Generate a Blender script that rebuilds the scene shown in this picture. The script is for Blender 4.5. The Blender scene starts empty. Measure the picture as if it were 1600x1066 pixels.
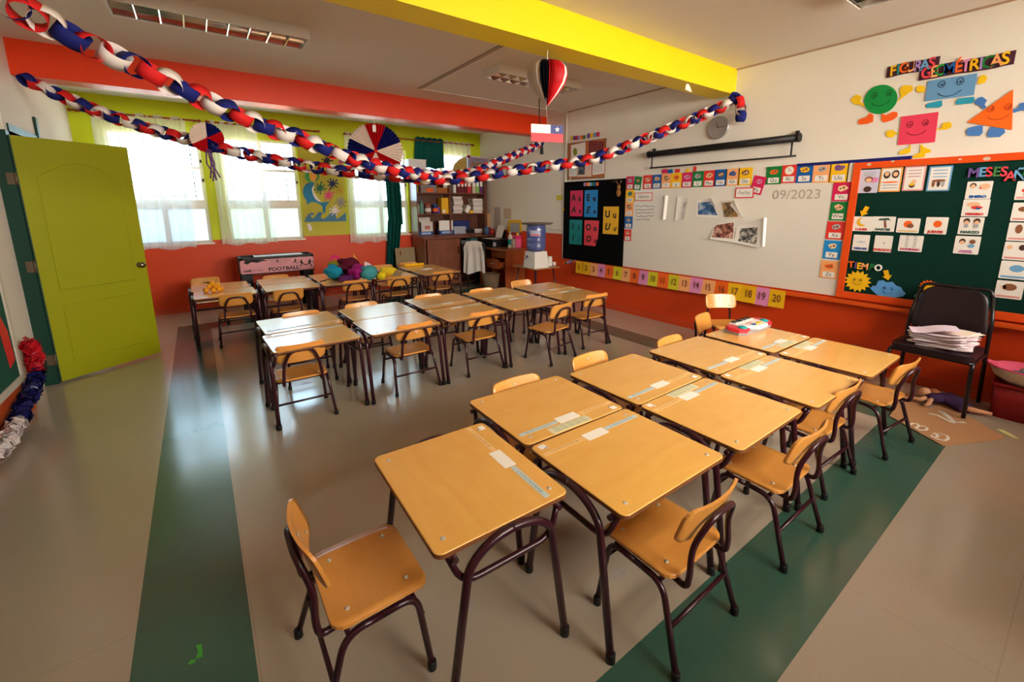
import bpy, math, random
from math import pi, sin, cos, radians, sqrt, atan2, hypot, floor, ceil
from mathutils import Matrix, Vector

SC = bpy.context.scene
COL = SC.collection

# ------------------------------------------------------------------ camera
YAW, PIT, ROL = -0.62520, -0.19120, 0.0047
FPX, CX, CY = 673.648, 800.0, 450.549          # focal length and principal point, 1600x1066 frame
EYE = Vector((0.0, 0.0, 1.5))
_yaw = Matrix.Rotation(YAW, 3, 'Z')
_pit = Matrix.Rotation(PIT, 3, 'X')
_rol = Matrix.Rotation(ROL, 3, 'Y')
CAMR = _yaw @ _pit @ _rol                       # columns: right, forward, up
cd = bpy.data.cameras.new('camera')
cam = bpy.data.objects.new('camera', cd)
COL.objects.link(cam)
cd.sensor_fit = 'HORIZONTAL'
cd.sensor_width = 36.0
cd.lens = FPX * 36.0 / 1600.0
cd.shift_x = 0.0
cd.shift_y = -(533.0 - CY) / 1600.0
cd.clip_start = 0.02
r_, f_, u_ = CAMR.col[0], CAMR.col[1], CAMR.col[2]
cam.matrix_world = Matrix(((r_[0], u_[0], -f_[0], EYE[0]), (r_[1], u_[1], -f_[1], EYE[1]),
                           (r_[2], u_[2], -f_[2], EYE[2]), (0, 0, 0, 1)))
SC.camera = cam

# ------------------------------------------------------------------ view, sky, daylight
SC.view_settings.view_transform = 'Standard'
SC.view_settings.look = 'None'
SC.view_settings.gamma = 1.0
SC.view_settings.use_curve_mapping = False
SC.view_settings.exposure = 0.92
try:
    SC.cycles.max_bounces = 10
    SC.cycles.diffuse_bounces = 6
    SC.cycles.transparent_max_bounces = 24
except Exception:
    pass

SKY_COOL = (0.52, 0.79, 1.0)
SKY_WARM = (1.0, 0.90, 0.78)
SKY_FAR = 6.2
SKY_NEAR = 19.0
wd = bpy.data.worlds.new('sky')
SC.world = wd
wd.use_nodes = True
nt = wd.node_tree
nt.nodes.clear()
wo = nt.nodes.new('ShaderNodeOutputWorld')
bg = nt.nodes.new('ShaderNodeBackground')
tc = nt.nodes.new('ShaderNodeTexCoord')
sx = nt.nodes.new('ShaderNodeSeparateXYZ')
mr = nt.nodes.new('ShaderNodeMapRange')
mr.inputs['From Min'].default_value = -0.35
mr.inputs['From Max'].default_value = 0.35
rampc = nt.nodes.new('ShaderNodeMix'); rampc.data_type = 'RGBA'
rampc.inputs[6].default_value = tuple(c * SKY_NEAR for c in SKY_WARM) + (1,)
rampc.inputs[7].default_value = tuple(c * SKY_FAR for c in SKY_COOL) + (1,)
nt.links.new(tc.outputs['Generated'], sx.inputs[0])
nt.links.new(sx.outputs['Y'], mr.inputs['Value'])
nt.links.new(mr.outputs['Result'], rampc.inputs[0])
nt.links.new(rampc.outputs[2], bg.inputs['Color'])
nt.links.new(bg.outputs[0], wo.inputs['Surface'])

def portal(name, loc, w, h, facing):
    l = bpy.data.lights.new(name, 'AREA')
    l.shape = 'RECTANGLE'; l.size = w; l.size_y = h
    try: l.cycles.is_portal = True
    except Exception: pass
    o = bpy.data.objects.new(name, l)
    COL.objects.link(o)
    o.location = loc
    # area lights shine along local -Z
    o.rotation_euler = (radians(-90), 0, 0) if facing == '-y' else (radians(90), 0, 0)
    return o

RX, FY, LX, NY = 4.756, 7.66, -1.21, -1.7       # inner wall planes
CEIL = 2.88
WIN_FAR = [(-0.84, 0.16), (0.38, 1.38), (2.19, 3.19), (3.40, 4.42)]
WIN_Z = (0.985, 2.47)
WIN_NEAR = [(0.95, 2.7), (2.9, 4.6)]
WIN_NZ = (1.5, 2.78)
for i, (a, b) in enumerate(WIN_FAR):
    portal('daylight_portal_far_%d' % i, ((a + b) / 2, FY + 0.20, (WIN_Z[0] + WIN_Z[1]) / 2), b - a, WIN_Z[1] - WIN_Z[0], '-y')
for i, (a, b) in enumerate(WIN_NEAR):
    portal('daylight_portal_near_%d' % i, ((a + b) / 2, NY - 0.20, (WIN_NZ[0] + WIN_NZ[1]) / 2), b - a, WIN_NZ[1] - WIN_NZ[0], '+y')

# ------------------------------------------------------------------ where a pixel of the photograph meets a plane of the room
def ray(u, v):
    return CAMR @ Vector(((u - CX) / FPX, 1.0, -(v - CY) / FPX))
def pz(u, v, z):
    d = ray(u, v); return EYE + d * ((z - EYE.z) / d.z)
def px_(u, v, x):
    d = ray(u, v); return EYE + d * ((x - EYE.x) / d.x)
def py(u, v, y):
    d = ray(u, v); return EYE + d * ((y - EYE.y) / d.y)
def crop(ox, oy, s):
    return lambda x, y: (ox + x / s, oy + y / s)

# ------------------------------------------------------------------ materials
def lin(c):
    return tuple((x / 12.92 if x <= 0.04045 else ((x + 0.055) / 1.055) ** 2.4) for x in (v / 255.0 for v in c))
MATS = {}
def mat(name, rgb, rough=0.6, spec=0.4, metal=0.0, var=0.0, scale=8.0, coat=0.0, trans=0.0, bump=0.0, stretch=(1, 1, 1), rvar=0.0):
    """principled material with a little procedural colour variation"""
    if name in MATS: return MATS[name]
    m = bpy.data.materials.new(name); m.use_nodes = True
    n = m.node_tree.nodes; l = m.node_tree.links
    p = n['Principled BSDF']
    c = lin(rgb) + (1,)
    p.inputs['Base Color'].default_value = c
    p.inputs['Roughness'].default_value = rough
    p.inputs['Specular IOR Level'].default_value = spec
    p.inputs['Metallic'].default_value = metal
    if coat: p.inputs['Coat Weight'].default_value = coat; p.inputs['Coat Roughness'].default_value = 0.12
    if trans: p.inputs['Transmission Weight'].default_value = trans
    if var or bump or rvar:
        t = n.new('ShaderNodeTexCoord'); mp = n.new('ShaderNodeMapping')
        mp.inputs['Scale'].default_value = stretch
        no = n.new('ShaderNodeTexNoise'); no.inputs['Scale'].default_value = scale; no.inputs['Detail'].default_value = 5
        l.new(t.outputs['Object'], mp.inputs[0]); l.new(mp.outputs[0], no.inputs['Vector'])
        if var:
            mx = n.new('ShaderNodeMix'); mx.data_type = 'RGBA'
            mx.inputs[6].default_value = tuple(v * (1 - var) for v in c[:3]) + (1,)
            mx.inputs[7].default_value = tuple(min(1, v * (1 + var)) for v in c[:3]) + (1,)
            l.new(no.outputs['Fac'], mx.inputs[0]); l.new(mx.outputs[2], p.inputs['Base Color'])
        if rvar:
            r2 = n.new('ShaderNodeMapRange'); r2.inputs['To Min'].default_value = max(0.02, rough - rvar); r2.inputs['To Max'].default_value = rough + rvar
            l.new(no.outputs['Fac'], r2.inputs['Value']); l.new(r2.outputs[0], p.inputs['Roughness'])
        if bump:
            b = n.new('ShaderNodeBump'); b.inputs['Strength'].default_value = bump; b.inputs['Distance'].default_value = 0.01
            l.new(no.outputs['Fac'], b.inputs['Height']); l.new(b.outputs[0], p.inputs['Normal'])
    MATS[name] = m
    return m

def mat_wood(name, a, b, rough=0.35, scale=1.0, axis='x', coat=0.15):
    """lightly figured plywood: long soft streaks"""
    if name in MATS: return MATS[name]
    m = bpy.data.materials.new(name); m.use_nodes = True
    n = m.node_tree.nodes; l = m.node_tree.links
    p = n['Principled BSDF']
    p.inputs['Roughness'].default_value = rough
    p.inputs['Coat Weight'].default_value = coat; p.inputs['Coat Roughness'].default_value = 0.2
    t = n.new('ShaderNodeTexCoord'); mp = n.new('ShaderNodeMapping')
    mp.inputs['Scale'].default_value = {'x': (2, 12, 12), 'y': (12, 2, 12), 'z': (12, 12, 2)}[axis]
    oi = n.new('ShaderNodeObjectInfo')
    add = n.new('ShaderNodeVectorMath'); add.operation = 'ADD'
    no = n.new('ShaderNodeTexNoise'); no.inputs['Scale'].default_value = scale; no.inputs['Detail'].default_value = 6; no.inputs['Distortion'].default_value = 1.2
    n2 = n.new('ShaderNodeTexNoise'); n2.inputs['Scale'].default_value = 9.0
    mx = n.new('ShaderNodeMix'); mx.data_type = 'RGBA'
    mx.inputs[6].default_value = lin(a) + (1,); mx.inputs[7].default_value = lin(b) + (1,)
    ad = n.new('ShaderNodeMath'); ad.operation = 'ADD'
    ml = n.new('ShaderNodeMath'); ml.operation = 'MULTIPLY_ADD'; ml.inputs[1].default_value = 0.5; ml.inputs[2].default_value = -0.0
    l.new(t.outputs['Object'], mp.inputs[0]); l.new(mp.outputs[0], add.inputs[0])
    l.new(oi.outputs['Random'], add.inputs[1])
    l.new(add.outputs[0], no.inputs['Vector']); l.new(t.outputs['Object'], n2.inputs['Vector'])
    l.new(n2.outputs['Fac'], ml.inputs[0])
    l.new(no.outputs['Fac'], ad.inputs[0]); l.new(ml.outputs[0], ad.inputs[1])
    cl = n.new('ShaderNodeMapRange'); cl.inputs['From Min'].default_value = 0.45; cl.inputs['From Max'].default_value = 1.05
    l.new(ad.outputs[0], cl.inputs['Value']); l.new(cl.outputs[0], mx.inputs[0])
    l.new(mx.outputs[2], p.inputs['Base Color'])
    MATS[name] = m
    return m

def mat_thin(name, rgb, transp=0.4, translucent=0.4, gloss=0.0):
    """thin see-through sheet: curtain, tissue, frosted film, pane"""
    if name in MATS: return MATS[name]
    m = bpy.data.materials.new(name); m.use_nodes = True
    n = m.node_tree.nodes; l = m.node_tree.links
    n.clear()
    o = n.new('ShaderNodeOutputMaterial')
    tr = n.new('ShaderNodeBsdfTransparent'); tl = n.new('ShaderNodeBsdfTranslucent'); df = n.new('ShaderNodeBsdfDiffuse')
    c = lin(rgb) + (1,)
    tl.inputs[0].default_value = c; df.inputs[0].default_value = c
    tr.inputs[0].default_value = tuple(0.5 + 0.5 * v for v in c[:3]) + (1,)
    m1 = n.new('ShaderNodeMixShader'); m2 = n.new('ShaderNodeMixShader')
    rest = max(1e-4, 1 - transp)
    m1.inputs[0].default_value = translucent / rest
    l.new(df.outputs[0], m1.inputs[1]); l.new(tl.outputs[0], m1.inputs[2])
    m2.inputs[0].default_value = transp
    l.new(m1.outputs[0], m2.inputs[1]); l.new(tr.outputs[0], m2.inputs[2])
    last = m2
    if gloss:
        g = n.new('ShaderNodeBsdfGlossy'); g.inputs['Roughness'].default_value = 0.05
        fr = n.new('ShaderNodeFresnel'); fr.inputs[0].default_value = 1.45
        m3 = n.new('ShaderNodeMixShader')
        l.new(fr.outputs[0], m3.inputs[0]); l.new(m2.outputs[0], m3.inputs[1]); l.new(g.outputs[0], m3.inputs[2])
        last = m3
    l.new(last.outputs[0], o.inputs['Surface'])
    MATS[name] = m
    return m

# ------------------------------------------------------------------ mesh builder
class MB:
    def __init__(s): s.v = []; s.f = []; s.mi = []; s.sm = []; s.cur = 0
    def add(s, vs, fs, smooth=False):
        o = len(s.v); s.v += [tuple(v) for v in vs]
        for f in fs:
            s.f.append(tuple(i + o for i in f)); s.mi.append(s.cur); s.sm.append(smooth)
        return s
    def m(s, i): s.cur = i; return s
    def box(s, c, d, rot=None, taper=1.0):
        hx, hy, hz = d[0] / 2, d[1] / 2, d[2] / 2
        vs = []
        for z in (-hz, hz):
            k = taper if z > 0 else 1.0
            for x, y in ((-hx, -hy), (hx, -hy), (hx, hy), (-hx, hy)):
                p = Vector((x * k, y * k, z))
                if rot is not None: p = rot @ p
                vs.append(p + Vector(c))
        return s.add(vs, [(3, 2, 1, 0), (4, 5, 6, 7), (0, 1, 5, 4), (1, 2, 6, 5), (2, 3, 7, 6), (3, 0, 4, 7)])
    def span(s, a, b):
        return s.box([(a[i] + b[i]) / 2 for i in range(3)], [abs(b[i] - a[i]) for i in range(3)])
    def rings(s, rings, close=True, cap0=True, cap1=True, smooth=True):
        n = len(rings[0]); vs = [p for r in rings for p in r]; fs = []
        for i in range(len(rings) - 1):
            for j in range(n if close else n - 1):
                k = (j + 1) % n
                fs.append((i * n + j, i * n + k, (i + 1) * n + k, (i + 1) * n + j))
        s.add(vs, fs, smooth)
        o = len(s.v) - len(vs)
        if cap0: s.f.append(tuple(o + j for j in reversed(range(n)))); s.mi.append(s.cur); s.sm.append(False)
        if cap1: s.f.append(tuple(o + (len(rings) - 1) * n + j for j in range(n))); s.mi.append(s.cur); s.sm.append(False)
        return s
    def tube(s, pts, r, seg=8, closed=False):
        pts = [Vector(p) for p in pts]; n = len(pts)
        tang = []
        for i in range(n):
            if closed: t = pts[(i + 1) % n] - pts[i - 1]
            else: t = pts[min(i + 1, n - 1)] - pts[max(i - 1, 0)]
            tang.append(t.normalized())
        up = Vector((0, 0, 1))
        if abs(tang[0].dot(up)) > 0.9: up = Vector((1, 0, 0))
        nrm = (up - tang[0] * up.dot(tang[0])).normalized()
        rings = []
        for i in range(n):
            nrm = nrm - tang[i] * nrm.dot(tang[i])
            if nrm.length < 1e-6: nrm = tang[i].orthogonal()
            nrm.normalize(); bi = tang[i].cross(nrm)
            rr = r[i] if isinstance(r, (list, tuple)) else r
            rings.append([pts[i] + (nrm * cos(2 * pi * k / seg) + bi * sin(2 * pi * k / seg)) * rr for k in range(seg)])
        if closed: rings.append(rings[0]); return s.rings(rings, True, False, False)
        return s.rings(rings)
    def lathe(s, prof, seg=20, c=(0, 0, 0), cap0=True, cap1=True, sx=1.0, sy=1.0):
        return s.rings([[(c[0] + r * sx * cos(2 * pi * k / seg), c[1] + r * sy * sin(2 * pi * k / seg), c[2] + z) for k in range(seg)] for r, z in prof], True, cap0, cap1)
    def prism(s, poly, z0, z1, ch=0.0, smooth=False):
        """outline in the local xy plane, extruded along z, with an optional chamfer at the top edge"""
        a = sum(poly[i][0] * poly[(i + 1) % len(poly)][1] - poly[(i + 1) % len(poly)][0] * poly[i][1] for i in range(len(poly)))
        if a < 0: poly = list(reversed(poly))
        rg = [[(x, y, z0) for x, y in poly], [(x, y, z1 - ch) for x, y in poly]]
        if ch:
            n = len(poly); ins = []
            for i in range(n):
                p0, p1, p2 = Vector(poly[i - 1]), Vector(poly[i]), Vector(poly[(i + 1) % n])
                d1 = (p1 - p0); d2 = (p2 - p1)
                nn = Vector((-d1.y, d1.x)).normalized() + Vector((-d2.y, d2.x)).normalized()
                nn = nn.normalized() if nn.length > 1e-6 else Vector((0, 0))
                ins.append((p1.x + nn.x * ch, p1.y + nn.y * ch, z1))
            rg.append(ins)
        return s.rings(rg, True, True, True, smooth)
    def grid(s, fn, nu, nv, smooth=True):
        vs = [fn(i / nu, j / nv) for j in range(nv + 1) for i in range(nu + 1)]
        fs = [(j * (nu + 1) + i, j * (nu + 1) + i + 1, (j + 1) * (nu + 1) + i + 1, (j + 1) * (nu + 1) + i) for j in range(nv) for i in range(nu)]
        return s.add(vs, fs, smooth)
    def panel(s, w, h, r, t, fn, nu=10, nv=8):
        """rounded rectangular panel bent by fn(a, b, c) -> point; c runs through the thickness"""
        bs = []
        K = 4
        for k in range(K + 1): bs.append(-h / 2 + r * (1 - cos(pi / 2 * k / K)))
        for k in range(1, nv): bs.append(-h / 2 + r + (h - 2 * r) * k / nv)
        for k in range(K + 1): bs.append(h / 2 - r * (1 - cos(pi / 2 * (1 - k / K))) if k < K else h / 2)
        def hw(b):
            e = abs(b) - (h / 2 - r)
            return w / 2 if e <= 0 else w / 2 - r + sqrt(max(0, r * r - e * e))
        rows = [[(hw(b) * (2 * i / nu - 1), b) for i in range(nu + 1)] for b in bs]
        N = nu + 1; M_ = len(rows)
        vs = [fn(a, b, t / 2) for r_ in rows for a, b in r_] + [fn(a, b, -t / 2) for r_ in rows for a, b in r_]
        o = N * M_; fs = []
        for j in range(M_ - 1):
            for i in range(nu):
                q = (j * N + i, j * N + i + 1, (j + 1) * N + i + 1, (j + 1) * N + i)
                fs.append(q); fs.append(tuple(o + k for k in reversed(q)))
        s.add(vs, fs, True)
        base = len(s.v) - 2 * o
        loop = [j * N for j in reversed(range(M_))] + [i for i in range(1, N)] + [j * N + nu for j in range(1, M_)] + [(M_ - 1) * N + i for i in reversed(range(1, nu))]
        # loop walks the rim once: left side down, bottom right, right side up, top back
        L = len(loop)
        for k in range(L):
            a, b = loop[k], loop[(k + 1) % L]
            s.f.append((base + a, base + a + o, base + b + o, base + b)); s.mi.append(s.cur); s.sm.append(False)
        return s
    def build(s, name, mats, parent=None, loc=None, rot=None):
        me = bpy.data.meshes.new(name)
        me.from_pydata(s.v, [], s.f)
        me.polygons.foreach_set('material_index', s.mi)
        me.polygons.foreach_set('use_smooth', s.sm)
        for mm in (mats if isinstance(mats, (list, tuple)) else [mats]): me.materials.append(mm)
        me.update()
        o = bpy.data.objects.new(name, me); COL.objects.link(o)
        if parent is not None: o.parent = parent
        if loc is not None: o.location = loc
        if rot is not None: o.rotation_euler = rot
        return o

def rrect(w, d, r, n=5, cx=0, cy=0):
    r = min(r, w / 2 - 1e-4, d / 2 - 1e-4); out = []
    for (sx_, sy_, a0) in ((1, -1, -90), (1, 1, 0), (-1, 1, 90), (-1, -1, 180)):
        for k in range(n + 1):
            a = radians(a0 + 90 * k / n)
            out.append((cx + sx_ * (w / 2 - r) + r * cos(a), cy + sy_ * (d / 2 - r) + r * sin(a)))
    return out
def disc(r, n=24, cx=0, cy=0, sy=1.0):
    return [(cx + r * cos(2 * pi * k / n), cy + r * sy * sin(2 * pi * k / n)) for k in range(n)]
def fillet(pts, rad, n=5):
    """round the corners of a polyline"""
    pts = [Vector(p) for p in pts]; out = [pts[0]]
    for i in range(1, len(pts) - 1):
        p, a, b = pts[i], pts[i - 1], pts[i + 1]
        r = min(rad, (a - p).length * 0.49, (b - p).length * 0.49)
        p0 = p + (a - p).normalized() * r; p1 = p + (b - p).normalized() * r
        for k in range(n + 1):
            t = k / n
            out.append(p0 * (1 - t) ** 2 + p * 2 * t * (1 - t) + p1 * t * t)
    out.append(pts[-1])
    return out

# ------------------------------------------------------------------ naming
def tag(o, label=None, cat=None, group=None, kind=None):
    if label: o['label'] = label
    if cat: o['category'] = cat
    if group: o['group'] = group
    if kind: o['kind'] = kind
    return o
def empty(name, loc, rz=0.0):
    o = bpy.data.objects.new(name, None); COL.objects.link(o)
    o.location = loc; o.rotation_euler = (0, 0, rz); o.empty_display_size = 0.05
    return o
def struct(o):
    o['kind'] = 'structure'; return o
KIDS = {}
def copy_tree(o, parent=None):
    c = o.copy(); COL.objects.link(c)
    if parent is not None: c.parent = parent
    for ch in [x for x in o.children]: copy_tree(ch, c)
    return c

# ------------------------------------------------------------------ writing
TEXT = {}
def text(s, size, material, parent, loc=(0, 0, 0), rot=(0, 0, 0), name='lettering', ex=0.0, align='CENTER', sx=1.0, weight=0.0, shear=0.0):
    key = (s, round(size, 5), round(ex, 5), round(sx, 3), round(weight, 5), align, material.name, shear)
    me = TEXT.get(key)
    if me is None:
        cu = bpy.data.curves.new('letters', 'FONT'); cu.body = s; cu.size = size
        cu.align_x = align; cu.align_y = 'CENTER'; cu.extrude = ex; cu.offset = weight; cu.resolution_u = 3; cu.shear = shear
        o = bpy.data.objects.new('letters', cu); COL.objects.link(o)
        dg = bpy.context.evaluated_depsgraph_get()
        me = bpy.data.meshes.new_from_object(o.evaluated_get(dg))
        bpy.data.objects.remove(o); bpy.data.curves.remove(cu)
        if sx != 1.0:
            for v in me.vertices: v.co.x *= sx
        me.materials.clear(); me.materials.append(material)
        TEXT[key] = me
    o = bpy.data.objects.new(name, me); COL.objects.link(o)
    if parent is not None: o.parent = parent
    o.location = loc; o.rotation_euler = rot
    return o

# things lying flat on a wall: local x to the right, y up, z out of the wall
WALLROT = {'right': Matrix(((0, 0, -1), (-1, 0, 0), (0, 1, 0))), 'far': Matrix(((1, 0, 0), (0, 0, -1), (0, 1, 0))),
           'left': Matrix(((0, 0, 1), (1, 0, 0), (0, 1, 0)))}
def on_wall(o, wall, p, tilt=0.0, off=0.0):
    R_ = WALLROT[wall].to_4x4() @ Matrix.Rotation(tilt, 4, 'Z')
    n_ = WALLROT[wall].col[2]
    o.matrix_world = Matrix.Translation(Vector(p) + n_ * off) @ R_
    return o
def rw(u, v, off=0.0):
    return px_(u, v, RX - off)
def fw(u, v, off=0.0):
    return py(u, v, FY - off)
def rect_rw(a, b, off=0.0):
    """two opposite corner pixels -> centre point, width, height on the right wall"""
    p, q = rw(*a, off), rw(*b, off)
    return (p + q) / 2, abs(p.y - q.y), abs(p.z - q.z)
def rect_fw(a, b, off=0.0):
    p, q = fw(*a, off), fw(*b, off)
    return (p + q) / 2, abs(p.x - q.x), abs(p.z - q.z)
# ------------------------------------------------------------------ shared materials
M_white = mat('wall_white', (234, 228, 216), 0.75, 0.25, var=0.03, scale=3)
M_ceil = mat('ceiling_white', (232, 224, 214), 0.85, 0.2, var=0.02, scale=2)
M_orange = mat('orange_wall_paint', (214, 66, 16), 0.42, 0.35, var=0.06, scale=2.5, bump=0.06)
M_lime = mat('lime_wall_paint', (200, 214, 14), 0.5, 0.35, var=0.04, scale=3)
M_yellow = mat('yellow_beam_paint', (246, 218, 0), 0.42, 0.4, var=0.03, scale=2)
M_redbeam = mat('orange_beam_paint', (232, 60, 6), 0.4, 0.4, var=0.05, scale=2)
M_frame = mat('cream_window_frame', (240, 232, 218), 0.45, 0.4)
M_pane = mat_thin('window_pane', (245, 250, 252), 0.97, 0.01, gloss=0.1)
M_frost = mat_thin('frosted_pane', (196, 226, 200), 0.02, 0.34, gloss=0.1)
M_grille = mat('grille_paint', (84, 72, 84), 0.6)
M_dark = mat('black', (14, 13, 14), 0.5)
M_ink = mat('ink', (30, 26, 30), 0.7)
M_greenpost = mat('dark_green_paint', (16, 62, 50), 0.4, 0.4, var=0.15, scale=6)
M_paper = mat('white_paper', (240, 236, 230), 0.8, 0.2)
M_steel = mat('steel', (200, 200, 198), 0.28, 0.5, 1.0)

def mat_floor(name, rgb, dark, light):
    m = bpy.data.materials.new(name); m.use_nodes = True
    n = m.node_tree.nodes; l = m.node_tree.links; p = n['Principled BSDF']
    p.inputs['Specular IOR Level'].default_value = 0.6; p.inputs['Coat Weight'].default_value = 0.55; p.inputs['Coat Roughness'].default_value = 0.13
    t = n.new('ShaderNodeTexCoord')
    n1 = n.new('ShaderNodeTexNoise'); n1.inputs['Scale'].default_value = 160; n1.inputs['Detail'].default_value = 4
    n2 = n.new('ShaderNodeTexNoise'); n2.inputs['Scale'].default_value = 1.1; n2.inputs['Detail'].default_value = 2
    l.new(t.outputs['Object'], n1.inputs['Vector']); l.new(t.outputs['Object'], n2.inputs['Vector'])
    mx = n.new('ShaderNodeMix'); mx.data_type = 'RGBA'
    mx.inputs[6].default_value = lin(dark) + (1,); mx.inputs[7].default_value = lin(light) + (1,)
    a = n.new('ShaderNodeMath'); a.operation = 'MULTIPLY_ADD'; a.inputs[1].default_value = 0.5
    l.new(n1.outputs['Fac'], a.inputs[0])
    b = n.new('ShaderNodeMath'); b.operation = 'MULTIPLY'; b.inputs[1].default_value = 0.5
    l.new(n2.outputs['Fac'], b.inputs[0]); l.new(b.outputs[0], a.inputs[2])
    r = n.new('ShaderNodeMapRange'); r.inputs['From Min'].default_value = 0.3; r.inputs['From Max'].default_value = 0.7
    l.new(a.outputs[0], r.inputs['Value']); l.new(r.outputs[0], mx.inputs[0])
    # seams between the sheets of vinyl
    br = n.new('ShaderNodeTexBrick'); br.offset = 0.0
    br.inputs['Scale'].default_value = 1.0; br.inputs['Brick Width'].default_value = 1.93; br.inputs['Row Height'].default_value = 1.83
    br.inputs['Mortar Size'].default_value = 0.0015; br.inputs['Mortar Smooth'].default_value = 0.3
    l.new(t.outputs['Object'], br.inputs['Vector'])
    mx2 = n.new('ShaderNodeMix'); mx2.data_type = 'RGBA'; mx2.inputs[7].default_value = tuple(v * 0.6 for v in lin(rgb)) + (1,)
    sm = n.new('ShaderNodeMath'); sm.operation = 'MULTIPLY'; sm.inputs[1].default_value = 0.5
    l.new(br.outputs['Fac'], sm.inputs[0]); l.new(sm.outputs[0], mx2.inputs[0])
    l.new(mx.outputs[2], mx2.inputs[6]); l.new(mx2.outputs[2], p.inputs['Base Color'])
    rr = n.new('ShaderNodeMapRange'); rr.inputs['To Min'].default_value = 0.17; rr.inputs['To Max'].default_value = 0.27
    rr.inputs['From Min'].default_value = 0.25; rr.inputs['From Max'].default_value = 0.75
    l.new(n2.outputs['Fac'], rr.inputs['Value']); l.new(rr.outputs[0], p.inputs['Roughness'])
    bp = n.new('ShaderNodeBump'); bp.inputs['Strength'].default_value = 0.06; bp.inputs['Distance'].default_value = 0.02
    n3 = n.new('ShaderNodeTexNoise'); n3.inputs['Scale'].default_value = 5; n3.inputs['Detail'].default_value = 3
    l.new(t.outputs['Object'], n3.inputs['Vector']); l.new(n3.outputs['Fac'], bp.inputs['Height']); l.new(bp.outputs[0], p.inputs['Normal'])
    return m
M_floor = mat_floor('beige_vinyl', (174, 162, 145), (168, 156, 139), (181, 169, 152))
M_floorg = mat_floor('green_vinyl', (58, 98, 82), (54, 93, 78), (62, 103, 87))

# ------------------------------------------------------------------ floor with its inlaid green border
xs = [-2.8, LX, -0.346, -0.008, 3.765, 4.07, RX + 0.2]
ys = [NY - 0.2, 0.41, 0.751, 6.43, 6.75, FY + 0.25]
fl = MB()
for i in range(len(xs) - 1):
    for j in range(len(ys) - 1):
        inx = -0.346 - 1e-6 <= xs[i] and xs[i + 1] <= 4.07 + 1e-6
        iny = 0.41 - 1e-6 <= ys[j] and ys[j + 1] <= 6.75 + 1e-6
        edge = (i in (2, 4) and iny) or (j in (1, 3) and inx)
        fl.m(1 if edge else 0)
        fl.add([(xs[i], ys[j], 0), (xs[i + 1], ys[j], 0), (xs[i + 1], ys[j + 1], 0), (xs[i], ys[j + 1], 0)], [(0, 1, 2, 3)])
fl.m(0).span((-2.8, NY - 0.2, -0.12), (RX + 0.2, FY + 0.25, -0.002))
struct(fl.build('floor', [M_floor, M_floorg]))
# paint spot on the green vinyl
sp = MB()
k = crop(180, 860, 5.173)
sp.prism([tuple(pz(*k(*q), 0)[:2]) for q in ((655, 770), (700, 760), (708, 860), (650, 878), (672, 820))], 0.0002, 0.0012)
sp.prism([tuple(pz(*k(*q), 0)[:2]) for q in ((590, 915), (615, 888), (655, 885), (640, 910), (600, 930))], 0.0002, 0.0012)
tag(sp.build('paint_spot', mat('green_paint', (66, 168, 40), 0.5)), 'two bright green paint splashes on the green floor stripe', 'paint spot')

# ------------------------------------------------------------------ ceiling and beams
ce = MB(); ce.span((-2.8, NY - 0.2, CEIL), (RX + 0.2, FY + 0.2, CEIL + 0.15))
struct(ce.build('ceiling', M_ceil))
b = MB(); b.span((LX, 2.55, 2.63), (RX, 2.79, CEIL)); yb = struct(b.build('trim_1', M_yellow))
c = MB()
kk = crop(800, 0, 4)
c.prism([(q.x, q.z) for q in (py(*kk(*p), 2.549) for p in ((1083, 560), (1088, 530), (1098, 522), (1110, 535), (1124, 577)))], 0, 0.002)
o = c.build('bare_patch', M_white, yb); o.rotation_euler = (radians(90), 0, 0); o.location = (0, 2.55, 0)
b = MB(); b.span((LX, 5.60, 2.593), (RX, 5.83, CEIL)); struct(b.build('trim_2', M_redbeam))
M_trimd = mat('brown_cornice', (176, 146, 120), 0.6)
M_trunk = mat('white_trunking', (222, 212, 196), 0.5)
t = MB(); t.span((RX - 0.016, NY, CEIL - 0.012), (RX, 2.55, CEIL)); t.span((RX - 0.014, 2.79, CEIL - 0.01), (RX, 5.13, CEIL)); struct(t.build('trim_3', M_trimd))
t = MB(); t.span((2.35, 5.125, CEIL - 0.012), (RX, 5.155, CEIL)); struct(t.build('trim_4', M_trunk))
t = MB(); t.span((2.33, 2.79, CEIL - 0.006), (2.345, 5.14, CEIL)); t.span((2.365, 2.79, CEIL - 0.006), (2.375, 5.14, CEIL)); struct(t.build('trim_5', mat('ceiling_joint', (150, 132, 112), 0.8)))
t = MB(); t.span((RX - 0.018, 5.125, 1.83), (RX, 5.15, CEIL - 0.012)); struct(t.build('trim_6', M_trunk))

# ------------------------------------------------------------------ walls
def wall_with_windows(name, y0, y1, wins, wz, paint, lo, hi):
    m = MB()
    def band(xa, xb, za, zb):
        for k_, (z0, z1) in enumerate(((0.0, paint), (paint, CEIL))):
            a_, b_ = max(za, z0), min(zb, z1)
            if b_ > a_ + 1e-6: m.m(k_).span((xa, y0, a_), (xb, y1, b_))
    x0, x1 = LX - 0.2, RX + 0.2
    band(x0, x1, 0, wz[0]); band(x0, x1, wz[1], CEIL)
    e = [x0] + [v for w in wins for v in w] + [x1]
    for i in range(0, len(e), 2): band(e[i], e[i + 1], wz[0], wz[1])
    return struct(m.build(name, [lo, hi]))
wall_with_windows('wall_far', FY, FY + 0.2, WIN_FAR, WIN_Z, 1.016, M_orange, M_lime)
wall_with_windows('wall_near', NY - 0.2, NY, WIN_NEAR, WIN_NZ, 1.03, M_orange, M_white)
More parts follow.
